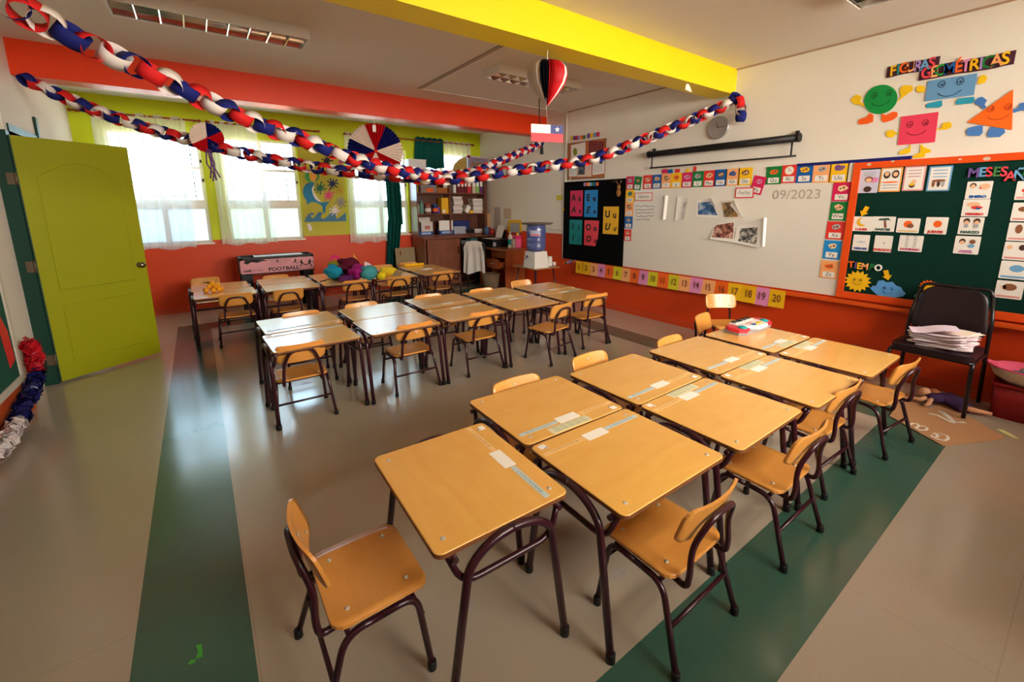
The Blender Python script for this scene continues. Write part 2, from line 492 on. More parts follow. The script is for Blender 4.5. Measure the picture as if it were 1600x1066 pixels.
w = MB(); w.m(0).span((RX, NY - 0.2, 0), (RX + 0.2, FY + 0.2, 1.035)); w.m(1).span((RX, NY - 0.2, 1.035), (RX + 0.2, FY + 0.2, CEIL))
struct(w.build('wall_right', [M_orange, M_white]))
DY0, DY1, DZ = 5.17, 6.05, 2.09
LX2 = -1.122                                   # the wall steps forward from the door post on
w = MB()
w.span((LX - 0.12, NY - 0.2, 0), (LX, DY0 - 0.045, CEIL)); w.span((LX - 0.12, DY1, 0), (LX2, FY + 0.2, CEIL)); w.span((LX - 0.12, DY0 - 0.045, DZ), (LX2, DY1, CEIL))
struct(w.build('wall_left', M_white))
w = MB(); w.span((-2.8, NY - 0.2, 0), (-2.7, FY + 0.2, CEIL)); w.span((-2.7, 3.6, 0), (LX - 0.12, 3.7, CEIL)); w.span((-2.7, 7.4, 0), (LX - 0.12, 7.5, CEIL))
struct(w.build('wall_corridor', M_white))
# skirting
t = MB(); t.span((RX - 0.018, NY, 0), (RX, FY, 0.085)); struct(t.build('baseboard_right', mat('orange_skirting', (206, 70, 24), 0.4, 0.4)))
t = MB(); t.span((LX, FY - 0.016, 0), (RX, FY, 0.07)); struct(t.build('baseboard_far', mat('orange_skirting_far', (200, 74, 36), 0.45, 0.35)))
t = MB(); t.span((LX, NY, 0), (LX + 0.055, 4.62, 0.075)); struct(t.build('baseboard_left', mat('orange_plinth', (196, 84, 40), 0.45)))
t = MB(); t.span((LX, NY, 0.075), (LX + 0.02, 4.60, 0.26)); struct(t.build('trim_7', mat('orange_dado', (200, 80, 36), 0.45)))

# ------------------------------------------------------------------ windows
def window(name, xa, xb, za, zb, yin, far=True, frosted=(0.02, 0.48), transom=(0.475, 0.605), bar=(1.03, 1.065), grille=True, tint=None):
    """frame with a fixed lower light, a thick transom and sliding upper lights"""
    y0, y1 = (yin + 0.05, yin + 0.11) if far else (yin - 0.11, yin - 0.05)
    f = MB(); e = 0.045
    f.span((xa, y0, za), (xa + e, y1, zb)); f.span((xb - e, y0, za), (xb, y1, zb))
    f.span((xa + e, y0, za), (xb - e, y1, za + 0.03)); f.span((xa + e, y0, zb - 0.03), (xb - e, y1, zb))
    xm = (xa + xb) / 2
    f.span((xm - 0.032, y0 + 0.003, za + 0.03), (xm + 0.032, y1 - 0.003, zb - 0.03))
    f.span((xa + e, y0, za + transom[0]), (xb - e, y1, za + transom[1]))
    f.span((xa + e, y0 + 0.006, za + bar[0]), (xb - e, y1 - 0.006, za + bar[1]))
    fr = struct(f.build(name, M_frame))
    s_ = MB()                                                    # sill and reveal lining
    if far: s_.span((xa - 0.02, yin - 0.012, za - 0.025), (xb + 0.02, yin + 0.2, za))
    else: s_.span((xa - 0.02, yin - 0.2, za - 0.025), (xb + 0.02, yin + 0.012, za))
    s_.build('sill', M_frame, fr)
    ym = (y0 + y1) / 2
    for (a_, b_) in ((xa + e, xm - 0.032), (xm + 0.032, xb - e)):
        for k_, (z0, z1) in enumerate(((za + 0.03, za + transom[0]), (za + transom[1], za + bar[0]), (za + bar[1], zb - 0.03))):
            p_ = MB(); p_.add([(a_, ym, z0), (b_, ym, z0), (b_, ym, z1), (a_, ym, z1)], [(0, 1, 2, 3)])
            p_.build('pane', (tint or M_frost) if k_ == 0 and far else M_pane, fr)
    for z_ in (za + 1.12, za + 0.86):
        l_ = MB(); l_.span((xb - 0.03, y0 - 0.012, z_), (xb - 0.01, y0, z_ + 0.04)); l_.build('latch', M_dark, fr)
    if grille:
        g = MB(); yb_ = yin + 0.32
        n_ = 8
        for i in range(n_ + 1):
            x_ = xa + (xb - xa) * i / n_
            g.tube([(x_, yb_, za - 0.1), (x_, yb_, zb + 0.1)], 0.008, 5)
        for z_ in (za + 0.66, za + 0.84, za + 1.25): g.tube([(xa - 0.1, yb_, z_), (xb + 0.1, yb_, z_)], 0.008, 5)
        g.build('grille', M_grille, fr)
    return fr
for i, (a, b_) in enumerate(WIN_FAR):
    window('window_%d' % (i + 1), a, b_, WIN_Z[0], WIN_Z[1], FY,
           tint=mat_thin('frosted_blue', (190, 212, 236), 0.02, 0.28) if i == 0 else None)
for i, (a, b_) in enumerate(WIN_NEAR):
    window('window_%d' % (i + 5), a, b_, WIN_NZ[0], WIN_NZ[1], NY, far=False, grille=False, transom=(0.5, 0.56), bar=(1.15, 1.18))

# ------------------------------------------------------------------ outside the windows
g = MB(); g.span((-14, FY + 0.25, -0.35), (18, 30, -0.25)); g.span((-14, -20, -0.35), (18, NY - 0.25, -0.25))
struct(g.build('ground_outside', mat('concrete_yard', (205, 200, 190), 0.9)))
g = MB(); g.span((1.6, 15.0, -0.25), (4.2, 15.2, 1.35)); struct(g.build('wall_outside', mat('orange_yard_wall', (214, 96, 50), 0.8)))
def shrub(loc, r, h, seed, label):
    rnd = random.Random(seed); m = MB()
    for i in range(420):
        a_ = rnd.uniform(0, 2 * pi); zz = rnd.uniform(0.05, 1); rr = r * sqrt(rnd.random()) * (1.0 - 0.5 * abs(zz - 0.5))
        c_ = Vector((rr * cos(a_), rr * sin(a_), zz * h)); d1 = Vector((rnd.gauss(0, 1), rnd.gauss(0, 1), rnd.gauss(0, 1))).normalized() * 0.09
        d2 = d1.orthogonal().normalized() * 0.045
        m.add([c_ - d1, c_ + d2, c_ + d1, c_ - d2], [(0, 1, 2, 3)])
    o_ = m.build('shrub', mat('leaf_green', (86, 128, 62), 0.7), None, loc)
    st = MB(); st.tube([(0, 0, 0), (0.02, 0, h * 0.6)], [0.03, 0.01], 6); st.build('stem', mat('bark', (90, 70, 50), 0.9), o_)
    return tag(o_, label, 'shrub')
shrub((1.35, 11.5, -0.25), 0.45, 1.75, 3, 'small green shrub outside the middle window')
shrub((4.1, 11.0, -0.25), 0.5, 1.6, 5, 'green shrub outside the window beside the white-fronted green curtain')
# ------------------------------------------------------------------ school desks and chairs
M_top = mat_wood('desk_ply', (232, 172, 84), (240, 184, 96), 0.24, 1.0, 'x', 0.8)
M_topedge = mat('ply_edge', (118, 70, 32), 0.6, var=0.2, scale=30)
M_seat = mat_wood('chair_ply', (212, 142, 62), (226, 158, 76), 0.28, 1.0, 'x', 0.35)
M_seatedge = mat('seat_edge', (206, 138, 58), 0.5, var=0.2, scale=40)
M_tube = mat('maroon_tube', (50, 14, 26), 0.28, 0.5, var=0.1, scale=20)
M_foot = mat('rubber_foot', (16, 12, 13), 0.6)
M_bolt = mat('bolt_zinc', (206, 200, 188), 0.35, 0.6, 0.25)
M_tape1 = mat('peach_number_strip', (238, 190, 120), 0.5)
M_tape2 = mat('blue_number_strip', (190, 206, 204), 0.5)
M_card = mat('name_card', (246, 240, 228), 0.5)
M_sheet = mat('letter_sheet', (222, 212, 176), 0.5)
M_sheetcell = mat('letter_sheet_cell', (198, 196, 158), 0.5)

DW, DD, DH = 0.578, 0.486, 0.552
def make_desk():
    root = empty('school_desk', (0, 0, 0))
    top = MB(); top.prism(rrect(DW, DD, 0.028, 5), DH - 0.017, DH, 0.0025)
    n0 = len(top.f)
    tp = top.build('desktop', [M_top, M_topedge], root)
    for p_ in tp.data.polygons:
        if abs(p_.normal.z) < 0.4: p_.material_index = 1
    xo = DW / 2 + 0.013
    for sx_ in (-1, 1):
        for sy_ in (-1, 1):
            l = MB()
            pts = [(sx_ * xo, sy_ * 0.222, 0.016), (sx_ * xo, sy_ * 0.165, 0.39)]
            for k_ in range(0, 8):
                a_ = pi / 2 * k_ / 7 * 0.98
                pts.append((sx_ * xo, sy_ * (0.158 - 0.158 * (1 - cos(a_)) if False else 0.158 * cos(a_)), 0.435 + 0.105 * sin(a_)))
            pts.append((sx_ * xo, 0, 0.540))
            l.tube(pts, 0.0137, 8)
            lg = l.build('leg', M_tube, root)
            ft = MB(); ft.lathe([(0.012, 0.0), (0.0165, 0.002), (0.0165, 0.034), (0.014, 0.038)], 10, (sx_ * xo, sy_ * 0.2225, 0)); ft.build('rubber_foot', M_foot, lg)
        r = MB(); r.tube(fillet([(sx_ * (xo - 0.03), -0.205, DH - 0.022), (sx_ * (xo - 0.016), -0.165, 0.42), (sx_ * (xo - 0.016), 0.165, 0.42), (sx_ * (xo - 0.03), 0.205, DH - 0.022)], 0.07, 6), 0.0105, 7)
        r.build('side_brace', M_tube, root)
    for sy_ in (-1, 1):
        r = MB(); r.tube([(-xo, sy_ * 0.19, DH - 0.03), (xo, sy_ * 0.19, DH - 0.03)], 0.010, 7); r.build('rail', M_tube, root)
    for sx_ in (-1, 1):
        for sy_ in (-1, 1):
            b_ = MB(); b_.lathe([(0.008, 0.0), (0.0075, 0.0012), (0.004, 0.002)], 10, (sx_ * 0.235, sy_ * 0.198, DH)); b_.build('bolt', M_bolt, root)
    return root

def sticker(root, name, m, cx, cy, w, d, rz=0.0, txt=None, tsize=0.012, tmat=None):
    s_ = MB(); s_.prism(rrect(w, d, 0.003, 2), 0, 0.0006)
    o_ = s_.build(name, m, root, (cx, cy, DH + 0.0002), (0, 0, rz))
    if txt: text(txt, tsize, tmat or M_ink, o_, (0, 0, 0.0008), name='writing')
    return o_
NUM1 = '1  2  3  4  5  6  7  8  9  10'
NUM2 = '11 12 13 14 15 16 17 18 19 20'
def desk_stickers(root, kind, detail):
    """number strips to left and right, name card in the middle; kind 'far' = pupil sits beyond"""
    t = detail
    sticker(root, 'number_strip', M_tape1, -0.17, 0.165, 0.215, 0.022, txt=NUM1 if t else None, tsize=0.0135)
    sticker(root, 'number_strip', M_tape2, 0.165, 0.165, 0.205, 0.022, txt=NUM2 if t else None, tsize=0.0115)
    sticker(root, 'name_card', M_card, 0.0, 0.161, 0.118, 0.050)
    o_ = root.children[-1]
    for k_, (yy, ww) in enumerate(((0.012, 0.07), (-0.004, 0.085), (-0.016, 0.05))):
        s_ = MB(); s_.span((-ww / 2, yy - 0.0015, 0.0006), (ww / 2, yy + 0.0015, 0.0011)); s_.build('writing', mat('faded_ink', (150, 150, 165), 0.7), o_)
    if kind == 'sheet':
        o_ = sticker(root, 'letter_sheet', M_sheet, 0.03, 0.2145, 0.225, 0.050)
        for i in range(5):
            for j in range(2):
                c_ = MB(); c_.span((-0.095 + i * 0.0385, -0.021 + j * 0.022, 0.0006), (-0.062 + i * 0.0385, -0.002 + j * 0.022, 0.001)); c_.build('letter_cell', M_sheetcell, o_)
    sticker(root, 'small_label', M_paper, -0.245, 0.213, 0.032, 0.026)

def make_chair():
    root = empty('school_chair', (0, 0, 0))
    ZS = 0.312
    def seat_fn(a, b, c):                      # a across, b front to back (+b = front)
        dish = -0.010 * (1 - min(1, (a / 0.16) ** 2)) * max(0, 1 - ((b + 0.01) / 0.13) ** 2)
        drop = -1.6 * max(0, b - 0.085) ** 2 * 1.8
        return (a, b + 0.035, ZS + dish + drop + c)
    s_ = MB(); s_.panel(0.335, 0.30, 0.045, 0.011, seat_fn, 12, 8)
    s_.build('seat', M_seat, root)
    def back_fn(a, b, c):
        y_ = -0.122 - 0.030 * (1 - (a / 0.16) ** 2) - (b) * 0.30
        return (a, y_ + c, 0.508 + b)
    s_ = MB(); s_.panel(0.315, 0.138, 0.035, 0.010, back_fn, 14, 6)
    s_.build('backrest', M_seat, root)
    for sx_ in (-1, 1):
        x0, x1 = sx_ * 0.183, sx_ * 0.166
        pf, kf, kr, pr = (sx_ * 0.186, 0.168, 0.016), (x1, 0.135, 0.290), (x1, -0.085, 0.285), (sx_ * 0.190, -0.168, 0.016)
        full = fillet([pf, kf, kr, pr], 0.055, 6)
        cut = min(range(len(full)), key=lambda i: abs(full[i].y - 0.02))
        # the side tube runs front foot - under the seat - rear foot; front and rear half
        mid = (Vector(kf) + Vector(kr)) / 2
        fr = [p for p in full if p.y >= mid.y] ; re = [p for p in full if p.y < mid.y]
        fr = fr + [mid] if fr[-1] != mid else fr
        re = [mid] + re
        for pts, e in ((fr, pf), (re, pr)):
            l = MB(); l.tube(pts, 0.0108, 8); lg = l.build('leg', M_tube, root)
            ft = MB(); ft.lathe([(0.0105, 0.0), (0.0145, 0.002), (0.0145, 0.03), (0.012, 0.034)], 10, (e[0], e[1], 0)); ft.build('rubber_foot', M_foot, lg)
    r = MB(); r.tube([(-0.178, -0.125, 0.150), (0.178, -0.125, 0.150)], 0.008, 7); r.build('rear_crossbar', M_tube, root)
    r = MB(); r.tube([(-0.172, 0.150, 0.215), (0.172, 0.150, 0.215)], 0.008, 7); r.build('front_crossbar', M_tube, root)
    for y_ in (-0.075, 0.11):
        r = MB(); r.tube([(-0.166, y_, 0.292), (0.166, y_, 0.292)], 0.008, 7); r.build('seat_support', M_tube, root)
    # bent backrest tube: hoop behind the backrest, ends hooked forward under the seat
    hp = [(-0.118, -0.050, 0.296), (-0.122, -0.142, 0.284), (-0.122, -0.150, 0.335), (-0.112, -0.144, 0.430), (-0.070, -0.178, 0.535), (0.070, -0.178, 0.535), (0.112, -0.144, 0.430), (0.122, -0.150, 0.335), (0.122, -0.142, 0.284), (0.118, -0.050, 0.296)]
    r = MB(); r.tube(fillet(hp, 0.045, 6), 0.0105, 8); r.build('back_hoop', M_tube, root)
    def bolt(p, n):
        b_ = MB(); b_.lathe([(0.0075, 0.0), (0.007, 0.002), (0.003, 0.0035)], 10)
        o_ = b_.build('bolt', M_bolt, root, p); o_.rotation_euler = n
    for x_, y_ in ((-0.11, 0.125), (0.11, 0.125), (-0.11, -0.06), (0.11, -0.06)):
        v = seat_fn(x_, y_ - 0.035, 0.006); bolt(v, (0, 0, 0))
    for a_, b_ in ((0.0, 0.035), (-0.095, -0.042), (0.095, -0.042)):
        v = back_fn(a_, b_, 0.006); bolt(v, (radians(-90), 0, 0))
    return root

ROW = {'near': 'front block nearest the camera', 'mid': 'middle block', 'win': 'block along the window wall'}
DESKS = [
    # name, x, y, rotation, stickers, detail, label
    ('A', 0.676, 1.232, radians(-91.5), 'plain', True, 'school desk turned sideways at the front block end, nearest the camera'),
    ('C', 1.262, 1.482, radians(178.7), 'sheet', True, 'desk behind the sideways one, letter sheet along its right edge, foremost block'),
    ('B', 1.255, 0.985, radians(-0.6), 'plain', True, 'large foreground desk with worn chipped front edge, chair tucked below it'),
    ('E', 1.908, 1.456, radians(180.6), 'plain', True, 'second desk along the far side of the foremost block, beside the sheet desk'),
    ('D', 1.907, 0.962, radians(0.2), 'sheet', True, 'second desk on the camera side of the foremost block, letter grid at top'),
    ('G', 2.592, 1.424, radians(179.0), 'plain', False, 'third desk on the far side of the foremost block, left of the toy keyboard desk'),
    ('F', 2.566, 0.930, radians(-0.4), 'sheet', False, 'third desk on the camera side of the foremost block, big pale sheet at its end'),
    ('I', 3.225, 1.408, radians(179.4), 'sheet', False, 'school desk carrying the toy keyboard'),
    ('H', 3.225, 0.905, radians(0.3), 'sheet', False, 'end desk of the foremost block next to the black chair'),
]
for i in range(5):
    xf = [0.600, 1.252, 1.905, 2.548, 3.205][i]; xn = [0.588, 1.240, 1.888, 2.540, 3.190][i]
    nm = ['leftmost', 'second from left', 'third from left', 'fourth from left', 'rightmost'][i]
    DESKS.append(('m%df' % i, xf, 3.855 + [0.01, 0, 0.03, -0.02, -0.07][i], radians(180 + [2, 1, 0, 0, -1][i]), ['plain', 'none', 'plain', 'sheet', 'plain'][i], False,
                  '%s desk on the window side of the middle block' % nm))
    DESKS.append(('m%dn' % i, xn, 3.352 + [0.0, 0, 0.0, -0.01, -0.06][i], radians([2, 1, 0, 0, -1][i]), ['plain', 'none', 'plain', 'plain', 'plain'][i], False,
                  '%s desk on the camera side of the middle block' % nm))
for i in range(5):
    xf = [0.140, 0.828, 1.450, 2.085, 2.750][i]
    nm = ['leftmost', 'second from left', 'third from left', 'fourth from left', 'rightmost'][i]
    DESKS.append(('w%df' % i, xf, 6.222, radians(180), 'none', False, '%s desk on the wall side of the block along the windows' % nm))
    DESKS.append(('w%dn' % i, xf + (0.025 if i == 0 else 0), 5.712, 0.0, 'none', False, '%s desk on the camera side of the block along the windows' % nm))
DESK = {}
proto = make_desk()
first = True
for nm, x_, y_, rz, st, det, lab in DESKS:
    d_ = proto if first else copy_tree(proto)
    first = False
    DESK[nm] = d_
    d_.location = (x_, y_, 0); d_.rotation_euler = (0, 0, rz)
    tag(d_, lab, 'desk', 'plywood school desks on maroon tube frames')
# stickers are added after the bare desk has been copied
for nm, x_, y_, rz, st, det, lab in DESKS:
    if st != 'none': desk_stickers(DESK[nm], st, det)

def back_at(u, v, z=0.572):
    p = pz(u, v, z); return p.x, p.y
CH = []
def chair_feet(cx, cy, rz, lab): CH.append((cx, cy, rz, lab))
# chairs on the camera side face +y, chairs beyond their desk face -y
chair_feet(0.292, 1.282, radians(-90), 'wooden chair pulled out at the left of the sideways desk, nearest the camera')
chair_feet(1.262, 0.775, radians(1), 'chair tucked under the large foreground desk with the chipped edge')
chair_feet(1.995, 0.755, radians(0), 'chair tucked under the second desk on the near side of the foremost block')
chair_feet(2.655, 0.825, radians(-2), 'chair tucked under the third desk on the near side of the foremost block')
chair_feet(3.360, 0.735, radians(-6), 'chair beside the cardboard sheet, at the end desk next to the black chair')
def chair_by_back(u, v, rz, lab, z=0.575):
    """u, v = top centre of the backrest in the photograph"""
    p = pz(u, v, z)
    fwd = Vector((-sin(rz), cos(rz)))
    CH.append((p.x + fwd.x * 0.167, p.y + fwd.y * 0.167, rz, lab))
P180 = pi
chair_by_back(802, 591, P180, 'chair back showing behind the foremost block, level with the sheet desk')
chair_by_back(916, 553, P180 + 0.03, 'chair back showing behind the second desk of the foremost block')
chair_by_back(1041, 527, P180 + 0.08, 'chair back half hidden behind the third desk of the foremost block')
chair_by_back(1093, 492, P180 + 0.2, 'chair standing free behind the toy keyboard desk, bolts showing')
CH.append((4.235, 2.17, P180 - 0.62, 'chair standing alone against the number cards wall'))
for i, (u, v) in enumerate(((469, 487), (563, 473), (667, 460), (750, 451), (812, 438))):
    nm = ['leftmost', 'second from left', 'third from left', 'fourth from left', 'rightmost'][i]
    chair_by_back(u, v, P180 + [0.0, 0, 0, 0, 0][i], 'chair back peeking over the %s window-side desk of the middle block' % nm)
chair_feet(0.483, 3.300, radians(-1.5), 'chair at the leftmost desk on the camera side of the middle block')
chair_feet(1.325, 3.312, radians(0), 'chair with a pale diamond mark on its back, camera side of the middle block')
chair_feet(1.985, 3.315, radians(0), 'middle chair of the five on the camera side of the middle block')
chair_feet(2.712, 3.108, radians(10), 'chair turned slightly outwards, fourth along the camera side of the middle block')
chair_feet(3.348, 3.235, radians(-4), 'rightmost chair on the camera side of the middle block')
for i, (u, v) in enumerate(((320, 434), (430, 430), (597, 414), (637, 410))):
    nm = ['behind the bunch of yellow fruit', 'in front of the table football', 'beneath the long green curtain', 'with a yellow folder, before the cardboard'][i]
    chair_by_back(u, v, P180, 'wall-side chair at the block along the windows, ' + nm)
for i, (u, v) in enumerate(((368, 459), (451, 452), (556, 438), (624, 432), (693, 424))):
    nm = ['leftmost chair', 'second chair from left', 'third chair from left', 'fourth chair from left', 'rightmost chair'][i]
    chair_by_back(u, v, 0.0 + [0, 0, -0.1, -0.1, -0.15][i], nm + ' on the camera side of the block along the windows')
protoc = make_chair()
CHAIRS = []
for i, (x_, y_, rz, lab) in enumerate(CH):
    c_ = protoc if i == 0 else copy_tree(protoc)
    c_.location = (x_, y_, 0); c_.rotation_euler = (0, 0, rz)
    tag(c_, lab, 'chair', 'small plywood school chairs on maroon tube frames')
    CHAIRS.append(c_)
dm = MB(); dm.prism([(0.022, 0), (0, 0.022), (-0.022, 0), (0, -0.022)], 0, 0.001)
o = dm.build('diamond_mark', mat('pale_sticker', (224, 150, 110), 0.6), [c for c in CHAIRS if 'diamond' in c['label']][0])
o.location = (0.0, -0.1595, 0.51); o.rotation_euler = (radians(90) - 0.29, 0, 0)
# ------------------------------------------------------------------ the right-hand wall
K1 = crop(870, 200, 9.693); K2 = crop(870, 270, 6.664); K3 = crop(1000, 240, 6.662); K4 = crop(1140, 240, 6.662)
K5 = crop(1310, 240, 6.663); K6 = crop(1440, 240, 4.444); KF = crop(1320, 60, 5.329); K8 = crop(1200, 200, 4.0); K7 = crop(800, 200, 4.0)
class WallThing:
    """a thing flat on the right wall (or on a board on it): traced outlines in wall coordinates"""
    def __init__(s, origin_px, off, wall='right'):
        s.wall = wall; s.off = off
        s.o = rw(*origin_px, off) if wall == 'right' else fw(*origin_px, off)
        s.root = None
    def loc(s, p):
        q = rw(*p, s.off) if s.wall == 'right' else fw(*p, s.off)
        return (s.o.y - q.y, q.z - s.o.z) if s.wall == 'right' else (q.x - s.o.x, q.z - s.o.z)
    def place(s, ob):
        if s.root is None:
            s.root = ob; on_wall(ob, s.wall, s.o)
        else: ob.parent = s.root
        return ob
    def poly(s, name, pts, m, z0=0.0, z1=0.002, local=False):
        b_ = MB(); b_.prism(pts if local else [s.loc(p) for p in pts], z0, z1)
        return s.place(b_.build(name, m))
    def line(s, name, pts, m, r=0.002, z=0.003, local=False, closed=False):
        b_ = MB(); b_.tube([Vector((*(p if local else s.loc(p)), z)) for p in pts], r, 5, closed)
        return s.place(b_.build(name, m))
    def rect(s, name, a, b, m, z0=0.0, z1=0.002, r=0.0):
        p, q = s.loc(a), s.loc(b)
        cx_, cy_, w_, h_ = (p[0] + q[0]) / 2, (p[1] + q[1]) / 2, abs(p[0] - q[0]), abs(p[1] - q[1])
        b_ = MB()
        b_.prism(rrect(w_, h_, r, 3, cx_, cy_) if r else [(cx_ - w_ / 2, cy_ - h_ / 2), (cx_ + w_ / 2, cy_ - h_ / 2), (cx_ + w_ / 2, cy_ + h_ / 2), (cx_ - w_ / 2, cy_ + h_ / 2)], z0, z1)
        return s.place(b_.build(name, m))
    def tag(s, *a, **k): return tag(s.root, *a, **k)

C_RED = mat('card_red', (226, 52, 44), 0.55); C_BLUE = mat('card_blue', (16, 92, 168), 0.55); C_PEACH = mat('card_peach', (248, 172, 108), 0.55)
C_YEL = mat('card_yellow', (250, 196, 16), 0.55); C_PINK = mat('card_pink', (216, 28, 88), 0.55); C_GRN = mat('card_green', (16, 124, 56), 0.55)
C_ORA = mat('card_orange', (248, 104, 24), 0.55); C_LPINK = mat('card_light_pink', (228, 140, 190), 0.55); C_YGRN = mat('card_yellow_green', (216, 204, 30), 0.55)
C_GOLD = mat('card_gold', (238, 182, 10), 0.55); C_LBLUE = mat('card_light_blue', (110, 168, 214), 0.55); C_TEAL = mat('card_teal', (0, 138, 140), 0.55)
C_SKY = mat('card_sky_blue', (24, 140, 216), 0.55); C_ROSE = mat('card_rose', (232, 70, 84), 0.55); C_BROWN = mat('icon_brown', (140, 88, 56), 0.7)
C_CREAM = mat('icon_cream', (246, 222, 176), 0.7); C_GREY = mat('icon_grey', (176, 176, 180), 0.7); C_PURP = mat('card_purple', (118, 84, 160), 0.6)
C_LAV = mat('card_lavender', (172, 140, 204), 0.6); C_SKIN = mat('icon_skin', (240, 190, 150), 0.7); C_HAIR = mat('icon_hair', (74, 48, 38), 0.7)
M_pencil = mat('pencil_grey', (120, 116, 118), 0.8)

# ---- whiteboard
WB = 0.016
a = rw(882, 284); b_ = rw(1337, 254)
wbm = MB(); wbm.span((RX - WB, 1.42, 0.652), (RX - 0.001, 5.165, 1.842))
wb = wbm.build('whiteboard', mat('whiteboard_enamel', (230, 226, 216), 0.22, 0.5, var=0.03, scale=2))
f = MB()
f.span((RX - 0.02, 5.155, 0.645), (RX - 0.001, 5.17, 1.85)); f.build('edge_strip', M_trunk, wb)
tag(wb, 'long whiteboard between the black felt and the green notice board', 'whiteboard')
s = MB(); s.span((RX - 0.06, -0.4, 0.60), (RX, 4.9, 0.632)); 
ld = s.build('marker_ledge', mat('orange_ledge', (222, 84, 20), 0.4, 0.4, var=0.12, scale=7)); tag(ld, 'long orange wooden ledge running under both boards', 'ledge')
# handwriting on the whiteboard, faint
t = WallThing(K4(690, 430), WB + 0.001)
t.root = None
p = t.loc(K4(690, 430))
tx = text('09/2023', 0.125, mat('faint_marker', (176, 166, 152), 0.6), None, name='handwriting', sx=1.05); 
on_wall(tx, 'right', t.o, off=0.0005); tag(tx, 'faint handwritten 09/2023 on the whiteboard', 'handwriting'); t = None
t = WallThing(K7(830, 530), WB + 0.001)
rnd = random.Random(4)
first = True
for k_, (y_, xe) in enumerate(((490, 895), (512, 890), (532, 888), (552, 890), (574, 858))):
    pts = []
    x_ = 772
    while x_ < xe:
        pts.append(K7(x_, y_ + rnd.uniform(-5, 5) - (x_ - 772) * 0.02)); x_ += 5
    t.line('handwriting_list' if first else 'written_line', pts, mat('marker_ink', (96, 110, 140), 0.7), 0.0022, 0.001); first = False
t.tag('five faint handwritten lines under the small framed sign', 'handwriting')

# ---- black felt board with the vowels
t = WallThing(K2(395, 500), WB + 0.001)
t.poly('felt_board', [K2(82, 98), K2(724, 58), K2(686, 978), K2(66, 888)], mat('black_felt', (9, 9, 10), 0.95, 0.1, var=0.3, scale=60), 0, 0.008)
t.tag('black felt board holding the five vowel cards', 'notice board')
FELT = WB + 0.010
def vowel(a, b, m, big, small, lab, cut=False):
    t = WallThing(((a[0] + b[0]) / 2, (a[1] + b[1]) / 2), FELT)
    p, q = t.loc(a), t.loc(b)
    pts = [(p[0], q[1]), (q[0], q[1]), (q[0], p[1]), (p[0], p[1])]
    if cut: pts = [(p[0], q[1]), (q[0] - 0.06, q[1]), (q[0] - 0.012, q[1] + 0.13), (q[0], p[1]), (p[0], p[1])]
    o_ = t.poly('vowel_card', pts, m, local=True)
    w_, h_ = q[0] - p[0], p[1] - q[1]
    text(big, h_ * 0.34, M_ink, o_, (-w_ * 0.22, h_ * 0.22, 0.0025), name='capital', weight=0.0055)
    text(small, h_ * 0.32, M_ink, o_, (w_ * 0.25, h_ * 0.20, 0.0025), name='letter', weight=0.0045)
    text(big, h_ * 0.34, M_ink, o_, (-w_ * 0.22, -h_ * 0.24, 0.0025), name='script_capital', shear=0.25, weight=0.005)
    text(small, h_ * 0.27, M_ink, o_, (w_ * 0.27, -h_ * 0.28, 0.0025), name='script_letter', shear=0.35, weight=0.0035)
    tag(o_, lab, 'card', 'vowel cards on the black felt')
vowel(K2(142, 188), K2(266, 455), C_PINK, 'A', 'a', 'magenta vowel card with A a')
vowel(K2(292, 183), K2(420, 464), C_SKY, 'E', 'e', 'sky blue vowel card with E e')
vowel(K2(134, 488), K2(258, 752), C_TEAL, 'I', 'i', 'teal vowel card with I i')
vowel(K2(290, 494), K2(432, 768), C_ROSE, 'O', 'o', 'rose red vowel card with O o, one corner folded', True)
vowel(K2(488, 352), K2(636, 645), C_GOLD, 'U', 'u', 'yellow vowel card with U u')
def colour_word(off, spots, lab, name='word_sign', backing=None, h=None):
    """little cut-out letters too far away to read: coloured rounded blocks in a row. spots: px centre, px size, material"""
    t = WallThing(spots[len(spots) // 2][0], off)
    if backing:
        xs_ = [t.loc(c_)[0] for c_, s_, m_ in spots]; ys_ = [t.loc(c_)[1] for c_, s_, m_ in spots]
        hh = max(s_[1] for c_, s_, m_ in spots)
    firstp = True
    for c_, s_, m_ in spots:
        p = t.loc(c_); q = t.loc((c_[0] + s_[0] / 2, c_[1])); r_ = t.loc((c_[0], c_[1] - s_[1] / 2))
        w_ = abs(q[0] - p[0]) * 2; h_ = abs(r_[1] - p[1]) * 2
        b_ = MB(); b_.prism(rrect(w_, h_, min(w_, h_) * 0.3, 3, p[0], p[1]), 0, 0.004)
        b_.prism(rrect(w_ * 0.3, h_ * 0.22, 0.001, 1, p[0], p[1] + h_ * 0.16), 0.004, 0.0045)
        t.place(b_.build(name if firstp else 'cut_out_letter', m_)); firstp = False
    return t.tag(lab, 'word sign')
cols = [C_LAV, C_ORA, C_SKIN, C_LBLUE, C_GRN, C_BLUE, C_ORA]
colour_word(FELT, [(K2(292 + 22 * i, 121 - 0.6 * i), (3.4, 5.6), cols[i]) for i in range(7)], 'tiny coloured word strip at the top of the black felt')
colour_word(0.004, [(K2(78 + 19 * i, 940 - 4 * i), (2.9, 4.6), [C_ORA, C_GRN, C_LPINK, C_LAV, C_LBLUE, C_GRN, C_LPINK][i]) for i in range(7)], 'tiny coloured word strip below the black felt, left of number one')
